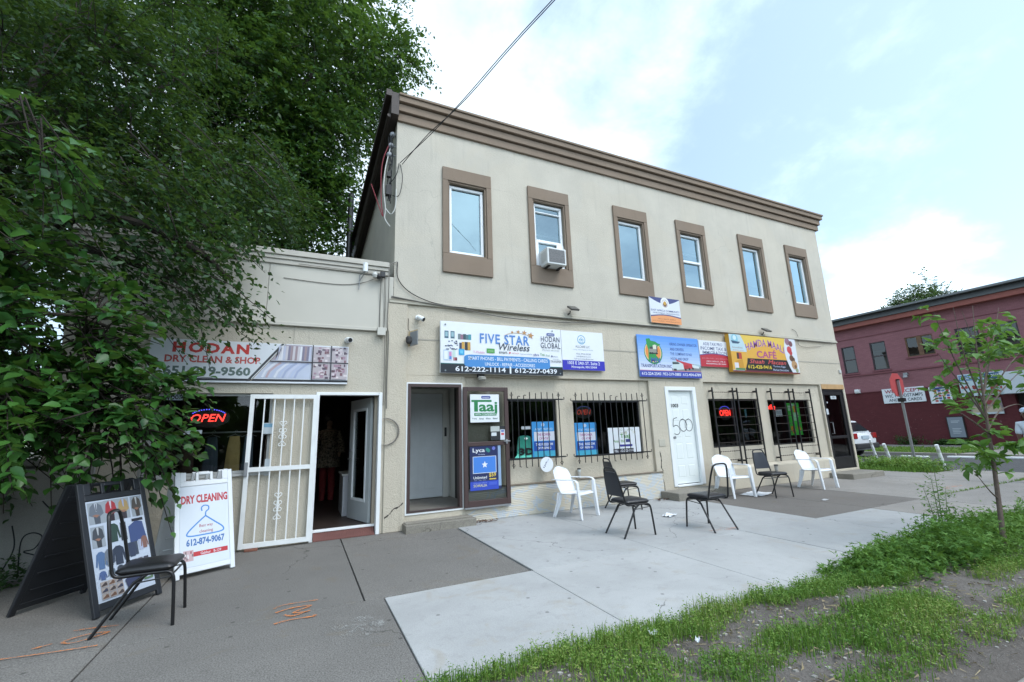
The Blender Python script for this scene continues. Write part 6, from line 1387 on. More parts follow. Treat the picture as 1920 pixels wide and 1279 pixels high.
for i in range(40): c.disc('picture', ink(*r_.choice(((190,80,70),(210,170,80),(110,150,80),(220,220,215),(150,60,60)))), .04+.92*r_.random(), .55+.4*r_.random(), .07, 9, h=.009+.0003*i)
c.done()
c = rboard('wall_poster', 'faded poster below the grocery sign on the maroon wall', 3.55, 2.35, 1.54, 2.36, ink(150, 140, 140), cat='poster'); c.rect('picture', ink(190, 175, 150), .05, .5, .95, .95, h=.008); c.rect('picture', ink(150, 70, 70), .3, .1, .8, .4, h=.008); c.rect('band', ink(200, 210, 215), 0, .88, 1, 1, h=.01); c.done()
c = rboard('notice_board', 'framed grey notice board low on the maroon wall', 4.66, 3.94, .34, 1.49, M_DKALU, cat='board'); c.rect('sheet', ink(135, 145, 155), .06, .04, .94, .96, h=.008)
for i, v in enumerate((.2,.26,.55,.62,.69,.76)): c.rect('lettering', ink(190, 198, 205), .25, v, .75-.1*(i % 2), v+.03, h=.012)
c.done()
loc = (31.5, 1.1, 2.48); t = thing('light_box_sign', 'blank white box sign over the dark doorway of the red building', 'sign', loc); MB(loc).box(31.2, .2, 2.48, 31.9, 1.98, 3.55).build('box_body', ink(205, 212, 218), t, bevel=.02); MB(loc).box(31.9,.5,2.6,31.995,.6,3.4).box(31.9,1.6,2.6,31.995,1.7,3.4).build('bracket', M_DKALU, t)
loc = (31.9, 8.64, 3.14); t = thing('wall_light', 'small white wall light near the corner on the maroon wall', 'lamp', loc); MB(loc).box(31.8,8.52,3.14,31.995,8.78,3.38).build('housing', M_WHITE, t, bevel=.02); MB(loc).box(31.795,8.55,3.17,31.799,8.75,3.25).build('lens', M_LGREY, t)
loc = (31.9, 6.0, 3.85); t = thing('wall_light', 'grey wall light above the hand lettered sign', 'lamp', loc); MB(loc).box(31.85,5.9,3.95,31.995,6.1,4.1).build('mount', M_GREYM, t); MB(loc).lathe([(.12,0),(.10,.12),(.05,.16)], (31.82,6.0,3.82), 10).build('lamp_shade', M_GREYM, t)
# parked car, rear towards the viewer (faces +y)
def wheel(t, loc, x, y, r=.34):
    s = MB(); s.tube([(x-.1,y,r),(x+.1,y,r)], r, 22); w_ = s.build('wheel', plain('tyre', (.015,.015,.016), .8), t, bevel=.03); MB().cyl((x-.105,y,r),(x+.105,y,r), r*.6, n=14).build('rim', M_GREYM, w_)
loc = (22.25, 6.13, -.126); t = thing('parked_car', 'white estate car parked on the side street with its rear in view', 'car', loc)
prof = [(-2.25,.42),(-2.30,.75),(-2.22,1.02),(-2.0,1.08),(1.05,1.02),(1.95,.88),(2.25,.70),(2.28,.40),(2.0,.27),(-2.0,.27)]; top_ = [(-2.12,1.06),(-1.72,1.55),(-1.3,1.62),(.1,1.60),(1.0,1.04)]
CW = plain('car_white', (.68,.71,.73), .25, coat=.6, var=.02); b = MB(); b.prism(prof, ((-.88,0,0),(0,1,0),(0,0,1),(1,0,0)), 1.76); bo = b.build('body', CW, t, bevel=.09, seg=3, smooth=True)
b = MB(); n = len(top_); vs = [(s*(.83 if z < 1.1 else .62), y, z) for s in (-1, 1) for y, z in top_]; b.add(vs, [tuple(range(n)), tuple(range(2*n-1, n-1, -1))]+[(i, (i+1) % n, n+(i+1) % n, n+i) for i in range(n)]); b.build('cabin', CW, t, bevel=.05, seg=2)
gw_ = plain('car_glass', (.012,.014,.016), .08); MB().add([(-.68,-2.115,1.12),(.68,-2.115,1.12),(.56,-1.79,1.50),(-.56,-1.79,1.50)], [(0,1,2,3)]).build('rear_window', gw_, t, recalc=False)
for s in (-1, 1):
    MB().add([(s*.815,-1.85,1.14),(s*.815,.75,1.12),(s*.66,.15,1.53),(s*.665,-1.55,1.50)], [(0,1,2,3)]).build('side_window', gw_, t); MB().box(s*.60,-2.325,.80,s*.86,-2.22,1.03).build('tail_light', plain('tail_red', (.30,.02,.02), .25), t, bevel=.02)
MB().box(-.86,-2.38,.38,.86,-2.2,.60).build('bumper', plain('bumper_dark', (.03,.03,.032), .6), t, bevel=.05); MB().box(-.26,-2.325,.78,.26,-2.29,.92).build('licence_plate', ink(185, 200, 210), t)
for s in (-1, 1):
    for y in (-1.40, 1.42): wheel(t, loc, s*.80, y)

# ================================================================== person at the right edge, walking
def skin(name, m, parent, chains, sub=2):
    """continuous limb surface: chains = list of [(x,y,z,r),...]; shared joints merge"""
    vs = []; rs = []; es = []; idx = {}
    for ch in chains:
        prev = None
        for x, y, z, r in ch:
            k = (round(x,4), round(y,4), round(z,4))
            if k not in idx: idx[k] = len(vs); vs.append((x, y, z)); rs.append(r)
            if prev is not None: es.append((prev, idx[k]))
            prev = idx[k]
    me = bpy.data.meshes.new(name); me.from_pydata(vs, es, []); o = bpy.data.objects.new(name, me); COL.objects.link(o); o.parent = parent
    me.materials.append(m); o.modifiers.new('Skin', 'SKIN'); 
    for i, sv in enumerate(me.skin_vertices[0].data): sv.radius = (rs[i], rs[i]); sv.use_root = (i == 0)
    o.modifiers['Skin'].use_smooth_shade = True; s = o.modifiers.new('Subdivision', 'SUBSURF'); s.levels = sub; s.render_levels = sub
    return o
pl = (14.55, -3.30, 0); t = thing('person', 'person in a pale blue shirt, dark trousers and cap walking at the right edge', 'person', pl, R_(100)); t.scale = (.9, .9, .9)
SK = plain('skin', (.12,.065,.045), .5)
torso = [(0,0,.92,.125),(0,.01,1.08,.12),(0,.02,1.24,.135),(0,.02,1.38,.12),(0,.02,1.455,.06),(0,.03,1.51,.052),(0,.05,1.58,.085),(0,.045,1.66,.085),(0,.04,1.72,.05)]
def arm(s, sw_): 
    ch = [(0,.02,1.38,.12),(s*.16,.02,1.38,.062),(s*.20,.02-sw_*.08,1.12,.045),(s*.205,.04+sw_*.02,.90,.034),(s*.205,.07+sw_*.04,.84,.036)]
    return ch
def hand(s, sw_):
    b = (s*.205,.07+sw_*.04,.84,.036); out = []
    for k, (dx, L) in enumerate(((-.022,.075),(-.008,.085),(.008,.08),(.022,.065))): out.append([b,(s*.205+dx,.085+sw_*.04,.795,.010),(s*.205+dx,.10+sw_*.04,.795-L*.6,.009),(s*.2+dx*.9,.085+sw_*.04,.795-L,.008)])
    out.append([b,(s*.185,.105+sw_*.04,.815,.012),(s*.18,.125+sw_*.04,.785,.009)]); return out
def leg(s, y): return [(0,0,.92,.125),(s*.09,0,.86,.09),(s*.10,.10*y+.03,.48,.06),(s*.10,.22*y-.04*(y < 0),.10,.042),(s*.10,.22*y+.10,.045,.036)]
skin('body', SK, t, [torso, arm(1, -1), arm(-1, 1)]+hand(1, -1)+hand(-1, 1)+[leg(1, 1), leg(-1, -1)])
grow = lambda ch, g: [(x, y, z, r+g) for x, y, z, r in ch]
skin('shirt', plain('pale_blue_shirt', (.50,.57,.64), .8, var=.1), t, [grow(torso[:5], .028), [grow(torso, .028)[3], *grow(arm(1,-1)[1:3], .024)], [grow(torso, .028)[3], *grow(arm(-1,1)[1:3], .024)]])
skin('trousers', plain('dark_trousers', (.03,.036,.055), .85), t, [[(0,0,1.0,.145),(0,0,.92,.145)]+grow(leg(1,1)[1:4], .02), [(0,0,.92,.145)]+grow(leg(-1,-1)[1:4], .02)])
for s, y in ((1, 1), (-1, -1)): MB().sphere((s*.10, .22*y+.06, .045), .05, 14, 8, 1, 2.5, .9).build('shoe', plain('navy_shoe', (.03,.04,.08), .6), t, smooth=True)
mb = MB(); mb.sphere((0,.04,1.71), .105, 16, 8, .95, 1.05, .75); mb.add([(-.08,.12,1.70),(.08,.12,1.70),(.06,.23,1.685),(-.06,.23,1.685),(-.08,.12,1.71),(.08,.12,1.71),(.06,.23,1.695),(-.06,.23,1.695)], [(3,2,1,0),(4,5,6,7),(0,1,5,4),(1,2,6,5),(2,3,7,6),(3,0,4,7)]); mb.build('cap', plain('cap_blue', (.38,.48,.60), .8), t, smooth=True)
mb = MB(); mb.sphere((0,.135,1.59), .017, 8, 6, 1, 1.2, 1.3)
for s in (-1, 1): mb.sphere((s*.088,.045,1.61), .028, 8, 6, .4, .8, 1.2)
mb.build('nose_and_ears', SK, t, smooth=True); mb = MB()
for s in (-1, 1): mb.sphere((s*.035,.122,1.63), .011, 8, 6)
mb.build('eyes', M_BLACK, t)
# ================================================================== vegetation
def leaf_mat(name, cols, trans=.35, rough=.45, spec=.4, patch=.5):
    m = bpy.data.materials.new(name); m.use_nodes = True; nt = m.node_tree; b = nt.nodes['Principled BSDF']; out = nt.nodes['Material Output']
    g = nt.nodes.new('ShaderNodeNewGeometry'); co = objco(nt)
    f = mth(nt, 'ADD', mth(nt, 'MULTIPLY', g.outputs['Random Per Island'], 1-patch), mth(nt, 'MULTIPLY', maprange(nt, noise(nt, co, .9, 4), .3, .7), patch))
    n = len(cols); c = ramp(nt, f, [(i/(n-1)*.9+.05, x) for i, x in enumerate(cols)])
    nt.links.new(c, b.inputs['Base Color']); b.inputs['Roughness'].default_value = rough; b.inputs['Specular IOR Level'].default_value = spec
    t = nt.nodes.new('ShaderNodeBsdfTranslucent'); tc_ = mixc(nt, .5, c, (.16, .26, .03)); nt.links.new(tc_, t.inputs[0])
    mx = nt.nodes.new('ShaderNodeMixShader'); mx.inputs[0].default_value = trans
    nt.links.new(b.outputs[0], mx.inputs[1]); nt.links.new(t.outputs[0], mx.inputs[2]); nt.links.new(mx.outputs[0], out.inputs[0])
    MATS[name] = m; return m
def unit(a): return a/np.maximum(1e-9, np.linalg.norm(a, axis=1, keepdims=True))
def sprays(P, D, L, n, leaf, droop=.25, side=.8, rng=RNG, up=.7):
    """leafy twigs: P bases, D directions, L lengths -> leaf base, direction, normal, size (flattened)"""
    N = len(P); t = (np.arange(n)+.5)/n; t = t[None, :]*np.ones((N, 1))+rng.normal(0, .03, (N, n)); t = np.clip(t, .02, 1)
    s = unit(np.cross(D, np.array([0, 0, 1.0]))+1e-4)
    sg = np.where(np.arange(n) % 2 == 0, 1.0, -1.0)[None, :, None]
    B = P[:, None, :]+D[:, None, :]*(L[:, None]*t)[:, :, None]; B[:, :, 2] -= droop*(L[:, None]*t**2)
    ld = D[:, None, :]*.55+s[:, None, :]*sg*side+rng.normal(0, .35, (N, n, 3)); ld[:, :, 2] -= .25
    nn = np.zeros((N, n, 3)); nn[:, :, 2] = up; nn += rng.normal(0, .45, (N, n, 3))
    sz = leaf*rng.uniform(.65, 1.25, (N, n))*(1-.35*(t > .93))
    return B.reshape(-1, 3), unit(ld.reshape(-1, 3)), unit(nn.reshape(-1, 3)), sz.reshape(-1)
def leaf_arrays(B, D, Nn, S, wid=.5, kind='simple', fold=.18):
    W = unit(np.cross(D, Nn)); Nn = unit(np.cross(W, D)); S = S[:, None]
    if kind == 'simple':
        v = np.stack([B, B+D*S*.45+W*S*wid*.5+Nn*S*wid*fold, B+D*S, B+D*S*.45-W*S*wid*.5+Nn*S*wid*fold], 1); f = np.array([[0, 1, 2, 3]])
    else:   # broad leaf with a folded midrib and drooping tip
        def q(a, w, h): return B+D*S*a+W*S*wid*w+Nn*S*h
        v = np.stack([q(0,0,0), q(.12,.36,.05), q(.42,.5,.07), q(.75,.26,.02), q(1.0,0,-.12), q(.75,-.26,.02), q(.42,-.5,.07), q(.12,-.36,.05), q(.45,0,-.01)], 1)
        f = np.array([[0,1,2,8],[8,2,3,4],[0,8,6,7],[8,4,5,6]])
    k = v.shape[1]; n = len(B); F = (f[None]+(np.arange(n)*k)[:, None, None]).reshape(-1, 4)
    return v.reshape(-1, 3), F
def np_mesh(name, V, F, m, parent=None, off=(0, 0, 0), kind=None, smooth=False):
    V = (np.asarray(V)-np.array(off)).astype(np.float32); F = np.asarray(F, dtype=np.int32); k = F.shape[1]
    me = bpy.data.meshes.new(name); me.vertices.add(len(V)); me.vertices.foreach_set('co', V.ravel()); me.loops.add(F.size); me.loops.foreach_set('vertex_index', F.ravel())
    me.polygons.add(len(F)); me.polygons.foreach_set('loop_start', np.arange(0, F.size, k, dtype=np.int32)); me.polygons.foreach_set('loop_total', np.full(len(F), k, dtype=np.int32))
    if smooth: me.polygons.foreach_set('use_smooth', np.ones(len(F), dtype=bool))
    me.update(calc_edges=True); me.materials.append(m); o = bpy.data.objects.new(name, me); COL.objects.link(o)
    if parent is not None: o.parent = parent
    elif tuple(off) != (0, 0, 0): o.location = off
    if kind: o['kind'] = kind
    return o
def clump_points(cl, n, rng, shell=.55):
    """twig bases in an ellipsoid clump (x,y,z,rx,ry,rz), denser towards its outside, directions outwards"""
    c = np.array(cl[:3]); r = np.array(cl[3:6]); big = r.max()
    m_ = max(4, int(9*big)); ds = unit(rng.normal(0, 1, (m_, 3))); ks = rng.uniform(shell**3, 1, m_)**(1/3); sub = c+ds*r*ks[:, None]*.92      # boughs
    sr = np.minimum(r, .25*big+.13)*rng.uniform(.65, 1.25, (m_, 1)); i = rng.integers(0, m_, n)
    d = unit(rng.normal(0, 1, (n, 3))+np.array([0, 0, .25])); k = rng.uniform(.1, 1, n)**(1/3)
    P = sub[i]+d*sr[i]*k[:, None]; P[:, 2] -= .25*sr[i][:, 2]*(k*np.abs(d[:, 0]))
    return P, unit(d*.8+ds[i]*.6+rng.normal(0, .35, (n, 3))+np.array([0, 0, -.15]))
BARK = concrete('bark', (.05, .042, .034), (.025, .02, .016), agg=.6, aggsc=50, bstr=.9, spots=False)
def tree(name, label, base, trunk, limbs, clumps, m, per, twig, nl, leaf, r0, wid=.5, kind='simple', droop=.25, cat='tree', shell=.5, extra=None, twigs=True, rng=RNG, up=.7):
    t = thing(name, label, cat, base)
    mb = MB(base); P = catmull(trunk, 4); n = len(P); mb.tube(P, [r0*(1-.75*i/(n-1)) for i in range(n)], 10)
    for l in limbs:
        Q = catmull(l[1:], 4); k = len(Q); mb.tube(Q, [l[0]*(1-.8*i/(k-1)) for i in range(k)], 7)
    Ps, Ds = [], []
    for c in clumps:
        p, d = clump_points(c, int(per*(c[6] if len(c) > 6 else 1)), rng, shell); Ps.append(p); Ds.append(d)
    if extra is not None: Ps.append(extra[0]); Ds.append(extra[1])
    P = np.concatenate(Ps); D = np.concatenate(Ds); L = twig*rng.uniform(.6, 1.3, len(P))
    if twigs:
        for i in range(0, len(P), max(1, len(P)//900)):
            a = Vector(P[i]); b = a+Vector(D[i])*float(L[i]); b.z -= droop*L[i]; mb.tube([a-Vector(D[i])*float(L[i])*.8, a, b], [.010, .007, .003], 4, cap=False)
    mb.build('trunk', BARK, t, smooth=True)
    V, F = leaf_arrays(*sprays(P, D, L, nl, leaf, droop, rng=rng, up=up), wid=wid, kind=kind)
    np_mesh('crown', V, F, m, t, base); return t
LM_ELM = leaf_mat('leaf_elm', [(.010,.034,.011),(.023,.072,.015),(.050,.13,.022),(.12,.235,.04)], .35)
LM_DARK = leaf_mat('leaf_dark', [(.013,.038,.014),(.024,.066,.019),(.045,.11,.027)], .3)
LM_MUL = leaf_mat('leaf_mulberry', [(.020,.075,.022),(.035,.12,.026),(.055,.165,.03),(.085,.21,.04)], .35, .38, .5)
LM_YNG = leaf_mat('leaf_young', [(.06,.16,.026),(.10,.23,.036),(.16,.30,.055)], .4, .4)
LM_FAR = leaf_mat('leaf_far', [(.03,.075,.022),(.05,.11,.03),(.075,.14,.04)], .3)

# --- tall elm behind the low building
rg1 = np.random.default_rng(21)
cl = [(-.6,6.5,13.6,3.2,2.6,2.5,1.5),(-2.8,6.2,16.2,3.6,3,2.6,1.4),(-1.9,6.4,10.2,2.1,2.2,2.2,1.1),(-3.2,6.2,12.4,2.8,2.6,2.4,1.2),(-5.6,6.0,14.0,3.0,3,2.6,1.2),(-5.2,6.6,10.4,2.6,2.4,2.2,1),(-8.4,6.5,12.5,2.8,3,2.6,1),(-8,6.5,16.5,3.2,3,2.6,1),(-2.0,6.6,7.6,1.9,1.8,1.5,.8),(-4.4,6.4,8.0,2.2,2,1.6,.8),(-7.6,7,9.0,2.4,2.2,1.8,.8),(.3,6.8,16.2,2.2,2,1.8,.9),(-11,7,11.5,3,3,3.4,.9),(-.9,6.6,8.7,1.4,1.5,1.2,.5),(-.4,6.8,6.6,1.0,1.2,1.0,.35),(.0,6.6,10.8,1.2,1.5,1.3,.5),(.25,6.9,8.7,.9,1.0,1.2,.45),(.5,7.0,6.6,.7,.9,1.1,.35),(.9,6.8,11.6,1.0,1.2,1.2,.4),(1.4,6.6,14.2,1.5,1.4,1.2,.45),(-6.2,7,6.6,2.4,1.8,1.6,.7)]
tree('elm_tree', 'tall dense elm tree rising behind the low dry cleaner building', (-3.6,7,0), [(-3.6,7,0),(-3.5,6.9,4),(-3.3,6.7,8),(-3.0,6.5,12),(-2.6,6.3,16)],
     [(.16,(-3.45,6.8,5.5),(-2.0,6.6,9.0),(-.7,6.5,12.5),(.2,6.5,14.5)), (.15,(-3.4,6.8,6.5),(-5.2,6.5,9.5),(-6.5,6.3,13),(-7.6,6.3,16)), (.12,(-3.3,6.7,8),(-1.9,6.6,10.5),(-1.2,6.5,14.5)), (.10,(-3.4,6.8,5),(-2.6,6.6,7.2),(-1.5,6.6,8.4)), (.12,(-3.4,6.8,5.2),(-6,6.8,8.2),(-8.6,6.8,11)), (.10,(-3.1,6.5,11),(-4.2,6.2,14),(-4.4,6.1,17)), (.09,(-2.9,6.4,12.5),(-1.2,6.5,15),(-.2,6.7,17))],
     cl, LM_ELM, 800, .85, 12, .165, .34, droop=.5, rng=rg1, shell=.25)
# --- darker second tree to the left, closer
rg2 = np.random.default_rng(22)
cl = [(-4.6,1.6,7.4,2.2,1.8,1.9,1.1),(-3.2,1.9,6.0,1.7,1.5,1.3,1),(-5.8,1.2,5.6,1.9,1.6,1.5,1),(-6.4,1.4,8.8,2.4,2,2.0,1),(-3.0,2.4,8.2,1.8,1.6,1.6,.8),(-1.6,2.2,6.3,1.2,1.1,.9,.5),(-4.2,1.2,4.6,1.4,1.1,.9,.6),(-7.5,1,4.5,2,1.8,2,.8),(-5.4,-2.6,6.8,2.2,1.8,1.4,.8),(-7.5,-4.2,6.6,2.4,1.9,1.6,.8),(-4.6,-.6,2.9,1.0,.7,1.3,.5),(-4.2,2.4,10.4,2.4,2,1.7,.9)]
# long hanging sprays in front of the fascia of the low building
def hang(x0, x1, y, z0, z1, n, rng, d=(.75,-.15,-.45)):
    p = np.stack([rng.uniform(x0, x1, n), y+rng.normal(0, .22, n), rng.uniform(z0, z1, n)], 1); return p, unit(np.array(d)+rng.normal(0, .3, (n, 3)))
ex = [hang(-3.3,-1.7,-.75,3.5,4.5,150,rg2), hang(-2.0,-1.15,-.75,3.25,4.25,95,rg2), hang(-1.9,-.95,-.55,4.2,4.7,70,rg2), hang(-1.35,-.80,-.75,3.15,3.7,26,rg2), hang(-1.85,-1.3,-.75,2.95,3.3,18,rg2), hang(-2.9,-1.6,-.6,4.5,5.4,150,rg2), hang(-1.7,-.5,.2,5.0,6.0,120,rg2)]
tree('hackberry_tree', 'dark leaning street tree left of the low building with sprays hanging over its fascia', (-5.2,1.3,0), [(-5.2,1.3,0),(-5.0,1.35,2),(-4.7,1.5,4.2),(-4.4,1.6,7),(-4.3,1.9,10)],
     [(.11,(-4.9,1.4,2.8),(-3.9,.6,4.0),(-2.6,-.5,4.35),(-1.5,-.8,4.0),(-1.0,-.75,3.6)), (.07,(-3.4,.1,4.2),(-2.3,-.6,3.8),(-1.5,-.8,3.45)), (.12,(-4.8,1.4,3.6),(-6,1.2,5.6),(-6.6,1.3,8.5)), (.10,(-4.6,1.5,4.6),(-3.2,1.8,6.0),(-2,2.1,6.5)), (.08,(-4.5,1.6,6),(-3.2,2.2,8),(-2.6,2.4,9))],
     cl, LM_DARK, 820, .6, 11, .10, .22, droop=.4, extra=(np.concatenate([e[0] for e in ex]), np.concatenate([e[1] for e in ex])), rng=rg2)
# --- broad-leaved mulberry close by on the left
rg3 = np.random.default_rng(23)
cl = [(-2.35,-1.55,1.85,.85,.65,.62,1.0),(-1.90,-1.35,1.80,.42,.5,.34,.4),(-3.1,-1.6,2.3,.9,.7,.8,.9),(-2.3,-1.5,2.55,.62,.55,.45,.6),(-3.0,-1.9,3.1,.7,.6,.6,.6),(-3.4,-1.4,1.6,.8,.6,.5,.7),(-3.2,-2.2,3.9,.75,.6,.55,.55),(-4.0,-1.6,3.2,.9,.8,1.1,.6),(-2.75,-2.0,4.55,.55,.5,.3,.22),(-1.62,-1.05,2.2,.22,.3,.2,.10),(-3.7,-.75,2.1,.7,.5,.9,.8)]
tree('mulberry_tree', 'broad leaved mulberry tree overhanging the black A-frame board at the left edge', (-4.3,-1.0,0), [(-4.3,-1.0,0),(-4.2,-1.1,1.0),(-4.0,-1.3,2.2),(-3.7,-1.6,3.4),(-3.4,-1.9,4.4)],
     [(.045,(-4.2,-1.1,1.1),(-3.3,-1.3,1.7),(-2.3,-1.5,2.1),(-1.6,-1.4,1.9)), (.04,(-4.1,-1.2,1.7),(-3.2,-1.5,2.5),(-2.2,-1.5,2.8),(-1.5,-1.1,2.35)), (.035,(-3.9,-1.4,2.7),(-3.2,-1.8,3.2),(-2.6,-1.9,3.4)), (.03,(-3.6,-1.7,3.7),(-3.1,-2.1,4.2),(-2.5,-2.1,4.6)), (.03,(-4.2,-1.1,1.0),(-3.4,-1.5,1.3),(-2.6,-1.6,1.5))],
     cl, LM_MUL, 170, .42, 9, .125, .12, wid=.72, kind='broad', droop=.5, rng=rg3, up=1.1, shell=.3)
# ivy tangle on the boundary wall at far left
rg4 = np.random.default_rng(24)
p = np.stack([rg4.uniform(-7,-2.9,420), rg4.uniform(-.35,.1,420), rg4.uniform(.95,2.4,420)], 1); d = unit(np.array([.1,-.6,-.3])+rg4.normal(0,.5,(420,3)))
V, F = leaf_arrays(*sprays(p, d, .35*rg4.uniform(.6,1.2,420), 9, .09, .5, rng=rg4), wid=.75, kind='broad')
o = np_mesh('ivy', V, F, LM_DARK, None, (-4,0,0)); tag(o, 'tangle of climbing leaves covering the top of the graffiti wall', 'ivy')
p = np.stack([rg4.uniform(-4.2,-2.7,160), rg4.uniform(-.75,-.1,160), np.zeros(160)], 1); d = unit(np.array([0,-.1,1.0])+rg4.normal(0,.35,(160,3)))
V, F = leaf_arrays(*sprays(p, d, .4*rg4.uniform(.5,1.2,160), 9, .06, .2, rng=rg4), wid=.55)
np_mesh('weeds', V, F, LM_DARK, None, (-3.4,-.4,0), kind='stuff')
tree('shrub', 'dark dense shrub behind the graffiti wall at the far left', (-5.2,1.1,0), [(-5.2,1.1,0),(-5.1,1.1,.8),(-5.0,1.1,1.8)], [(.03,(-5.1,1.1,.7),(-4.4,1.0,1.4),(-3.8,.9,2.0)),(.03,(-5.1,1.1,.7),(-5.8,1.2,1.5),(-6.3,1.2,2.2))],
     [(-3.9,.85,2.3,.8,.5,.9,1),(-5.0,1.1,2.2,1.0,.6,1.1,1.2),(-6.4,1.2,2.2,1.1,.6,1.2,1),(-4.4,-.35,2.0,.7,.35,.8,.8),(-5.6,-.3,1.8,.9,.35,.8,.7)], LM_DARK, 260, .4, 10, .085, .04, wid=.6, droop=.3, rng=rg4, cat='shrub')
# --- young street tree in the boulevard
rg5 = np.random.default_rng(25)
yb = (6.84,-5.05,0); Y = -5.05
cls = [(6.71,2.63,.10),(6.81,2.28,.22),(6.60,2.16,.16),(7.39,2.43,.26),(8.05,2.63,.22),(8.0,2.38,.22),(7.28,2.12,.28),(7.75,2.2,.22),(8.4,2.27,.16),(8.58,2.38,.10),(6.85,1.81,.16),(7.6,1.85,.20),(6.26,1.54,.10),(7.87,1.66,.16),(8.28,1.58,.14),(7.88,1.44,.10),(7.3,1.3,.16),(6.78,1.16,.10),(7.11,1.16,.17),(6.95,1.05,.17),(7.35,.94,.17),(7.1,.92,.15),(8.6,2.05,.10),(8.2,1.95,.14),(8.65,1.72,.14)]
Ps, Ds = [], []
for x, z, r in cls:
    n = max(2, int(48*r)); y = Y+rg5.normal(0, .16); Ps.append(np.stack([x+rg5.normal(0,r*.45,n), y+rg5.normal(0,r*.5,n), z+rg5.normal(0,r*.38,n)], 1)); Ds.append(unit(rg5.normal(0,.7,(n,3))+np.array([.1,0,-.1])))
P = np.concatenate(Ps); D = np.concatenate(Ds)
yt = thing('young_tree', 'slender young street tree with big drooping leaves in the weedy boulevard', 'tree', yb)
mb = MB(yb); mb.tube(catmull([(6.84,Y,-.05),(6.92,Y,.2),(7.10,Y,.86),(7.20,Y,1.32),(7.30,Y,1.75),(7.44,Y,2.31),(7.62,Y,2.83)], 4), [.029-.026*i/24 for i in range(25)], 10)
for l in ([(7.22,1.4),(6.95,1.9),(6.75,2.4),(6.71,2.68)],[(7.26,1.55),(7.05,2.1),(7.05,2.75)],[(7.3,1.7),(7.6,2.1),(8.0,2.5),(8.28,2.85)],[(7.28,1.6),(7.9,1.95),(8.4,2.2),(8.72,2.35)],[(7.18,1.25),(6.8,1.4),(6.4,1.52),(6.22,1.5)],[(7.22,1.4),(6.9,1.75),(6.6,2.05),(6.54,2.15)],[(7.2,1.3),(7.6,1.5),(8.1,1.58),(8.35,1.55)],[(7.12,.95),(6.95,1.1),(6.75,1.16)],[(7.02,.55),(6.85,.65),(6.6,.87)],[(7.35,1.9),(7.45,2.3),(7.40,2.75)],[(7.3,1.7),(7.8,2.1),(8.05,2.4),(8.08,2.7)],[(7.25,1.5),(7.7,1.7),(8.2,1.9),(8.65,2.05)]):
    dy = rg5.normal(0, .12); mb.tube(catmull([(x, Y+dy*i/3, z) for i, (x, z) in enumerate(l)], 4), [.010-.0075*i/(4*(len(l)-1)) for i in range(4*(len(l)-1)+1)], 6)
mb.build('trunk', plain('young_bark', (.13,.095,.075), .85, var=.35, vscale=40), yt, smooth=True)
V, F = leaf_arrays(*sprays(P, D, .085*rg5.uniform(.6,1.3,len(P)), 4, .112, .6, rng=rg5, up=1.2), wid=.55, kind='broad'); np_mesh('crown', V, F, LM_YNG, yt, yb)
# --- trees behind the red building
for k, (x, y, z, s, lab) in enumerate(((46,9.6,10.4,2.3,'rounded tree top showing above the roof of the red building'),(47,13.2,8.9,1.8,'lower bushy tree top above the roof of the red building'),(60,27,9.5,2.2,'distant small tree top beside the corner of the cream building'))):
    rgk = np.random.default_rng(40+k); cl = [(x+rgk.normal(0,s*.4), y+rgk.normal(0,s*.55), z+rgk.normal(0,s*.35)+(.6 if k < 1 else 0), s*.6, s*.6, s*.5) for _ in range(7)]
    tree('background_tree', lab, (x,y,-.1), [(x,y,-.1),(x,y,4),(x+.2,y,z)], [(.12,(x,y,4.5),(x,y+1,6.5),(x,y+1.4,z)),(.12,(x,y,4.5),(x,y-1,6.5),(x,y-1.3,z))], cl, LM_FAR, 130, .6, 9, .19, .25, rng=rgk)
# --- houses' worth of trees across the street behind the viewer (seen only as reflections)
rg6 = np.random.default_rng(26); n = 9000
p = np.stack([rg6.uniform(-45,60,n), -27+rg6.normal(0,2.5,n), np.zeros(n)], 1); hgt = 6.5+2.6*np.sin(p[:,0]*.31)+1.4*np.sin(p[:,0]*.83+1); p[:,2] = rg6.uniform(.2,1,n)*hgt
V, F = leaf_arrays(p, unit(rg6.normal(0,1,(n,3))), unit(rg6.normal(0,1,(n,3))), rg6.uniform(.9,1.8,n), wid=.8); np_mesh('far_wood', V, F, LM_FAR, None, (0,-27,0), kind='stuff')

# ================================================================== grass, weeds
LM_GRASS = leaf_mat('grass_blade', [(.06,.15,.024),(.11,.235,.034),(.19,.31,.055),(.30,.34,.10)], .3, .55, .3, .4)
LM_WEED = leaf_mat('weed_leaf', [(.07,.17,.034),(.11,.235,.042),(.18,.31,.065)], .35, .6, .25, .45)
rg7 = np.random.default_rng(27)
def edge_noise(x): return .10*np.sin(x*2.3)+.06*np.sin(x*5.9+1)+.04*np.sin(x*13+2)
PATCH = [(3.75,-5.45,.75,.28,1.0,.085),(3.1,-5.30,.48,.22,.9,.075),(4.3,-5.38,.42,.24,.8,.08),(2.35,-5.32,.32,.22,.8,.07),(1.75,-5.15,.5,.3,.7,.07),(1.3,-5.35,.7,.4,.7,.07),(6.1,-5.30,.6,.16,.7,.08),(5.1,-5.68,.30,.14,.7,.06),(4.4,-5.78,.4,.12,.6,.06),(2.9,-5.75,.35,.12,.6,.06),(7.6,-5.4,.8,.3,.6,.08),(9.5,-5.1,1.6,.8,1,.09),(12,-5.2,1.6,.7,1,.09),(.2,-5.1,.9,.5,.8,.08),(-2,-5.2,2.5,.6,1,.08),(2.0,-5.62,.3,.13,.6,.06),(3.55,-5.75,.3,.14,.7,.06)]
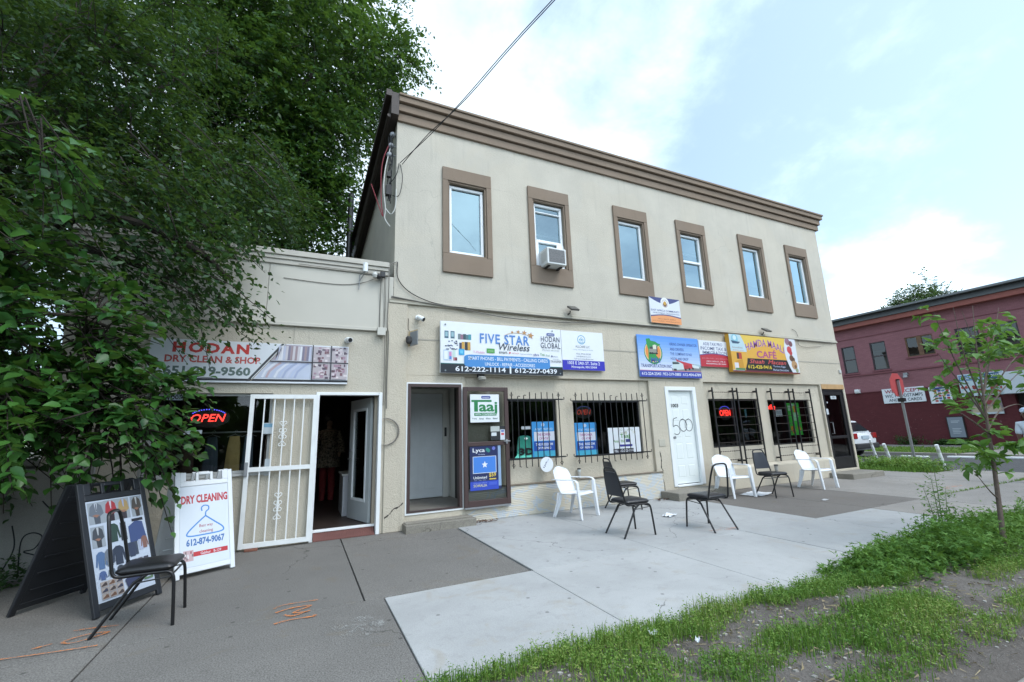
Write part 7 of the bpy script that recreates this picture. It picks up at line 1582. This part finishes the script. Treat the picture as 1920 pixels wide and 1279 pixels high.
def mask(x, y):
    d = np.zeros_like(x)
    st = -4.86+edge_noise(x)-.10*np.clip((x-2.4)/2, 0, 1)
    d = np.maximum(d, np.clip((y-st)/.10, 0, 1)*np.clip((-4.50+.03*np.sin(x*9)+.025*np.sin(x*23)-y)/.05, 0, 1))
    for cx, cy, rx, ry, a, h in PATCH:
        r = np.sqrt(((x-cx)/rx)**2+((y-cy)/ry)**2)+.22*np.sin(x*7+cy*3)*np.sin(y*9+cx)+.12*np.sin(x*19+y*13)
        d = np.maximum(d, a*np.clip((1.05-r)/.35, 0, 1))
    return np.maximum(d, .012)
def soil_np(x, y): return np.array([soil_h(a, b) for a, b in zip(x, y)])
def scatter(n, x0, x1, y0, y1, near=True):
    x = rg7.uniform(x0, x1, n); y = rg7.uniform(y0, y1, n); k = rg7.uniform(0, 1, n) < mask(x, y); return x[k], y[k]
def blades(x, y, z, h, w, lean=.45):
    n = len(x); a = rg7.uniform(0, 2*np.pi, n); l = rg7.uniform(.1, 1, n)*lean; dx, dy = np.cos(a)*l*h, np.sin(a)*l*h; wx, wy = -np.sin(a)*w, np.cos(a)*w
    V = np.stack([np.stack([x-wx, y-wy, z-.01], 1), np.stack([x+wx, y+wy, z-.01], 1), np.stack([x+wx*.7+dx*.4, y+wy*.7+dy*.4, z+h*.6], 1), np.stack([x-wx*.7+dx*.4, y-wy*.7+dy*.4, z+h*.6], 1), np.stack([x+dx, y+dy, z+h*rg7.uniform(.75,1,n)], 1)], 1).reshape(-1, 3)
    i = np.arange(n)[:, None]*5
    return V, np.concatenate([np.concatenate([i, i+1, i+2, i+3], 1), np.concatenate([i+3, i+2, i+4, i+4], 1)])
def np_tri_fix(F): return F
x, y = scatter(90000, -3, 10, -5.93, -4.46); z = soil_np(x, y); h = rg7.uniform(.025, .085, len(x))*(1+.55*np.clip(np.sin(x*3.3+1)*np.sin(y*6+x*2)+.2, 0, 1)); V1, F1 = blades(x, y, z, h, .0022+.0012*rg7.random(len(x)))
# leafy knotweed mixed through the grass
x, y = scatter(17000, -1, 9, -5.9, -4.46); z = soil_np(x, y); n = len(x); D = unit(np.stack([rg7.normal(0,.5,n), rg7.normal(0,.5,n), np.ones(n)*.9], 1)); L = rg7.uniform(.05,.13,n)
V2, F2 = leaf_arrays(*sprays(np.stack([x, y, z], 1), D, L, 8, .021, 0, rng=rg7), wid=.42)
def merge(parts):
    Vs, Fs, o = [], [], 0
    for V, F in parts: Vs.append(V); Fs.append(F+o); o += len(V)
    return np.concatenate(Vs), np.concatenate(Fs)
def quads_and_tris(name, V, F, m, off, label):
    """F may hold degenerate quads (last index repeated): split them into real triangles"""
    deg = F[:, 2] == F[:, 3]; Q = F[~deg]; T = F[deg][:, :3]
    V = (V-np.array(off)).astype(np.float32); me = bpy.data.meshes.new(name); me.vertices.add(len(V)); me.vertices.foreach_set('co', V.ravel())
    li = np.concatenate([Q.ravel(), T.ravel()]).astype(np.int32); me.loops.add(len(li)); me.loops.foreach_set('vertex_index', li)
    ls = np.concatenate([np.arange(len(Q))*4, len(Q)*4+np.arange(len(T))*3]).astype(np.int32); lt = np.concatenate([np.full(len(Q), 4), np.full(len(T), 3)]).astype(np.int32)
    me.polygons.add(len(ls)); me.polygons.foreach_set('loop_start', ls); me.polygons.foreach_set('loop_total', lt); me.update(calc_edges=True); me.materials.append(m)
    o = bpy.data.objects.new(name, me); COL.objects.link(o); o.location = off; o['kind'] = 'stuff'; o['label'] = label; return o
# dead straw lying on the soil
n = 2600; xs_, ys_ = rg7.uniform(.5, 8.5, n), rg7.uniform(-5.95, -4.6, n); a_ = rg7.uniform(0, 6.28, n); l_ = rg7.uniform(.02, .07, n); z_ = soil_np(xs_, ys_)
q_ = np.stack([np.cos(a_), np.sin(a_)], 1)*l_[:, None]; w_ = np.stack([-np.sin(a_), np.cos(a_)], 1)*.0016
Vs_ = np.stack([np.concatenate([np.stack([xs_, ys_], 1)+s1*w_+s2*q_, (z_+.006+rg7.uniform(0,.02,n)*(s2 > 0))[:, None]], 1) for s1, s2 in ((-1,0),(1,0),(1,1),(-1,1))], 1).reshape(-1, 3)
o = np_mesh('dry_straw', Vs_, np.arange(4*n).reshape(-1, 4), plain('straw', (.32,.26,.15), .8, var=.3), None, (4,-5.2,0), kind='stuff')
V, F = merge([(V1, F1), (V2, F2)]); quads_and_tris('grass', V, F, LM_GRASS, (4,-5.2,0), 'patchy grass and knotweed on the boulevard soil')
# feathery ragweed clump
n = 1050; x = np.concatenate([rg7.normal(6.3,.85,n), rg7.normal(8.1,.75,n//2), rg7.normal(5.2,.35,n//4), rg7.normal(10.2,.9,n//2)]); y = np.concatenate([rg7.normal(-4.78,.22,n), rg7.normal(-4.72,.18,n//2), rg7.normal(-4.65,.10,n//4), rg7.normal(-4.9,.2,n//2)])
k = (y < -4.42) & (y > -5.35) & (x > 4.55); x, y = x[k], y[k]; z = soil_np(x, y); n = len(x); hh = .62*(.14+.26*np.exp(-((x-6.5)/1.3)**2)+.18*np.exp(-((x-9.2)/1.4)**2))*(rg7.uniform(.2,1.0,n)**1.1*1.4+.5*(rg7.random(n) < .07))*(1+.45*np.sin(x*6.1+y*3)*np.sin(y*8+x))*np.clip((-4.30-y)/.25, .3, 1)
D = unit(np.stack([rg7.normal(0,.22,n), rg7.normal(0,.22,n), np.ones(n)], 1)); S = sprays(np.stack([x, y, z], 1), D, hh, 11, .075, 0, side=1.0, rng=rg7)
V1, F1 = leaf_arrays(*S, wid=.24)
# second order leaflets make the leaves feathery
B2 = S[0]+S[1]*(S[3]*.45)[:, None]; sd2 = unit(np.cross(S[1], S[2])); V2, F2 = leaf_arrays(B2, unit(S[1]*.6+sd2), S[2], S[3]*.55, wid=.3); V3, F3 = leaf_arrays(B2, unit(S[1]*.6-sd2), S[2], S[3]*.55, wid=.3)
V, F = merge([(V1, F1), (V2, F2), (V3, F3)]); o = np_mesh('weeds', V, F, LM_WEED, None, (6.5,-4.8,0), kind='stuff'); o['label'] = 'dense feathery ragweed round the young tree'
# one tall spindly weed standing above the rest
tw = thing('tall_weed', 'tall spindly yellow green weed standing above the ragweed at the pavement edge', 'plant', (6.95,-4.52,0)); mb = MB((6.95,-4.52,0)); Ps, Ds = [], []
for (bx_, tx, tz) in ((6.95,7.08,.92),(6.85,6.72,.66),(7.02,7.25,.60),(6.9,6.95,.75)):
    pts = catmull([(bx_,-4.52,0),(bx_+(tx-bx_)*.4,-4.53,tz*.5),(tx,-4.52,tz)], 4); mb.tube(pts, [.007-.0055*i/(len(pts)-1) for i in range(len(pts))], 6)
    for i in range(26):
        f = .25+.75*i/26; Ps.append((bx_+(tx-bx_)*f, -4.525, tz*f)); a = i*2.4; Ds.append((math.cos(a)*.8, math.sin(a)*.8, .55))
mb.build('stem', plain('weed_stem', (.10,.14,.04), .7), tw, smooth=True)
V, F = leaf_arrays(*sprays(np.array(Ps), unit(np.array(Ds)), np.full(len(Ps), .11), 4, .05, .2, rng=rg7), wid=.28); np_mesh('foliage', V, F, LM_YNG, tw, (6.95,-4.52,0))
# grassy corner patch with weeds and far verge
x = rg7.uniform(15.25,16.85,16000); y = rg7.uniform(-1.15,9,16000); k = (x > 15.25+.10*np.sin(y*4)) & (y > -1.05+.5*np.abs(x-16)+.1*np.sin(x*9)); x, y = x[k], y[k]; V1, F1 = blades(x, y, np.full(len(x), -.03), rg7.uniform(.08,.2,len(x)), .006)
n = 700; px_, py_ = np.concatenate([rg7.normal(16.3,.28,n), rg7.uniform(15.5,16.7,300)]), np.concatenate([rg7.normal(.15,.55,n), rg7.uniform(-.6,4,300)]); n = len(px_); D = unit(np.stack([rg7.normal(0,.3,n), rg7.normal(0,.3,n), np.ones(n)], 1)); hh = rg7.uniform(.15,.42,n)*np.where(np.arange(n) < 700, 1, .5)
V2, F2 = leaf_arrays(*sprays(np.stack([px_, py_, np.full(n, -.02)], 1), D, hh, 9, .085, 0, rng=rg7), wid=.35)
V, F = merge([(V1, F1), (V2, F2)]); quads_and_tris('grass', V, F, LM_GRASS, (16,2,0), 'bright grass and weeds on the corner patch by the stop sign')
MB().box(15.3, -1.0, -.14, 16.82, 60, -.02).build('verge_soil', concrete('verge_earth', (.09,.08,.05), (.05,.05,.03), spots=False), kind='structure')
MB().box(24.36, 1.7, -.15, 28.6, 60, -.03).build('far_verge_soil', MATS['verge_earth'], kind='structure')
x = rg7.uniform(24.4,28.6,15000); y = rg7.uniform(1.72,16,15000); V, F = blades(x, y, np.full(len(x), -.04), rg7.uniform(.07,.16,len(x)), .014); quads_and_tris('grass', V, F, LM_GRASS, (26,6,0), 'grass verge across the side street in front of the red building')
for k, (yy, zz_, lab) in enumerate(((6.6,.55,'leafy weed at the foot of the maroon wall left of the stop sign'),(4.0,.35,'low weed at the foot of the maroon wall under the notice board'),(5.0,.3,'small weed at the foot of the maroon wall beside the notice board'),(1.2,.3,'low weed at the foot of the wall by the dark doorway of the red building'))):
    n = 40; P = np.stack([31.75+rg7.normal(0,.1,n), yy+rg7.normal(0,.25,n), np.full(n,-.04)], 1); D = unit(np.stack([rg7.normal(-.2,.3,n), rg7.normal(0,.5,n), np.ones(n)], 1)); V, F = leaf_arrays(*sprays(P, D, zz_*rg7.uniform(.6,1.5,n), 9, .14, .2, rng=rg7), wid=.5)
    o = np_mesh('wall_weed', V, F, LM_FAR, None, (31.7,yy,0)); tag(o, lab, 'plant')
# weeds in the pavement cracks towards the corner
x = np.concatenate([rg7.uniform(14.6,17,500), rg7.uniform(11,15,350)]); y = np.concatenate([-2.87+rg7.normal(0,.03,500), -2.87+rg7.normal(0,.02,350)]); V, F = blades(x, y, np.full(len(x), -.01), rg7.uniform(.02,.07,len(x)), .005); quads_and_tris('grass', V, F, LM_GRASS, (14,-2.87,0), 'thin grass growing along the pavement joints')
# stone chips on the bare soil
mb = MB((3,-5.3,0)); rr = random.Random(12)
for i in range(420):
    x, y = rr.uniform(1,8), rr.uniform(-5.9,-4.7); s = rr.uniform(.004,.013); z = soil_h(x, y); mb.obox((x,y,z+s*.3), (s,s*rr.uniform(-.3,.3),0), (s*rr.uniform(-.3,.3),s*.8,0), (0,0,s*.5))
o = mb.build('stone_chips', plain('stone_chip', (.36,.34,.31), .8, var=.4, vscale=30)); o['kind'] = 'stuff'
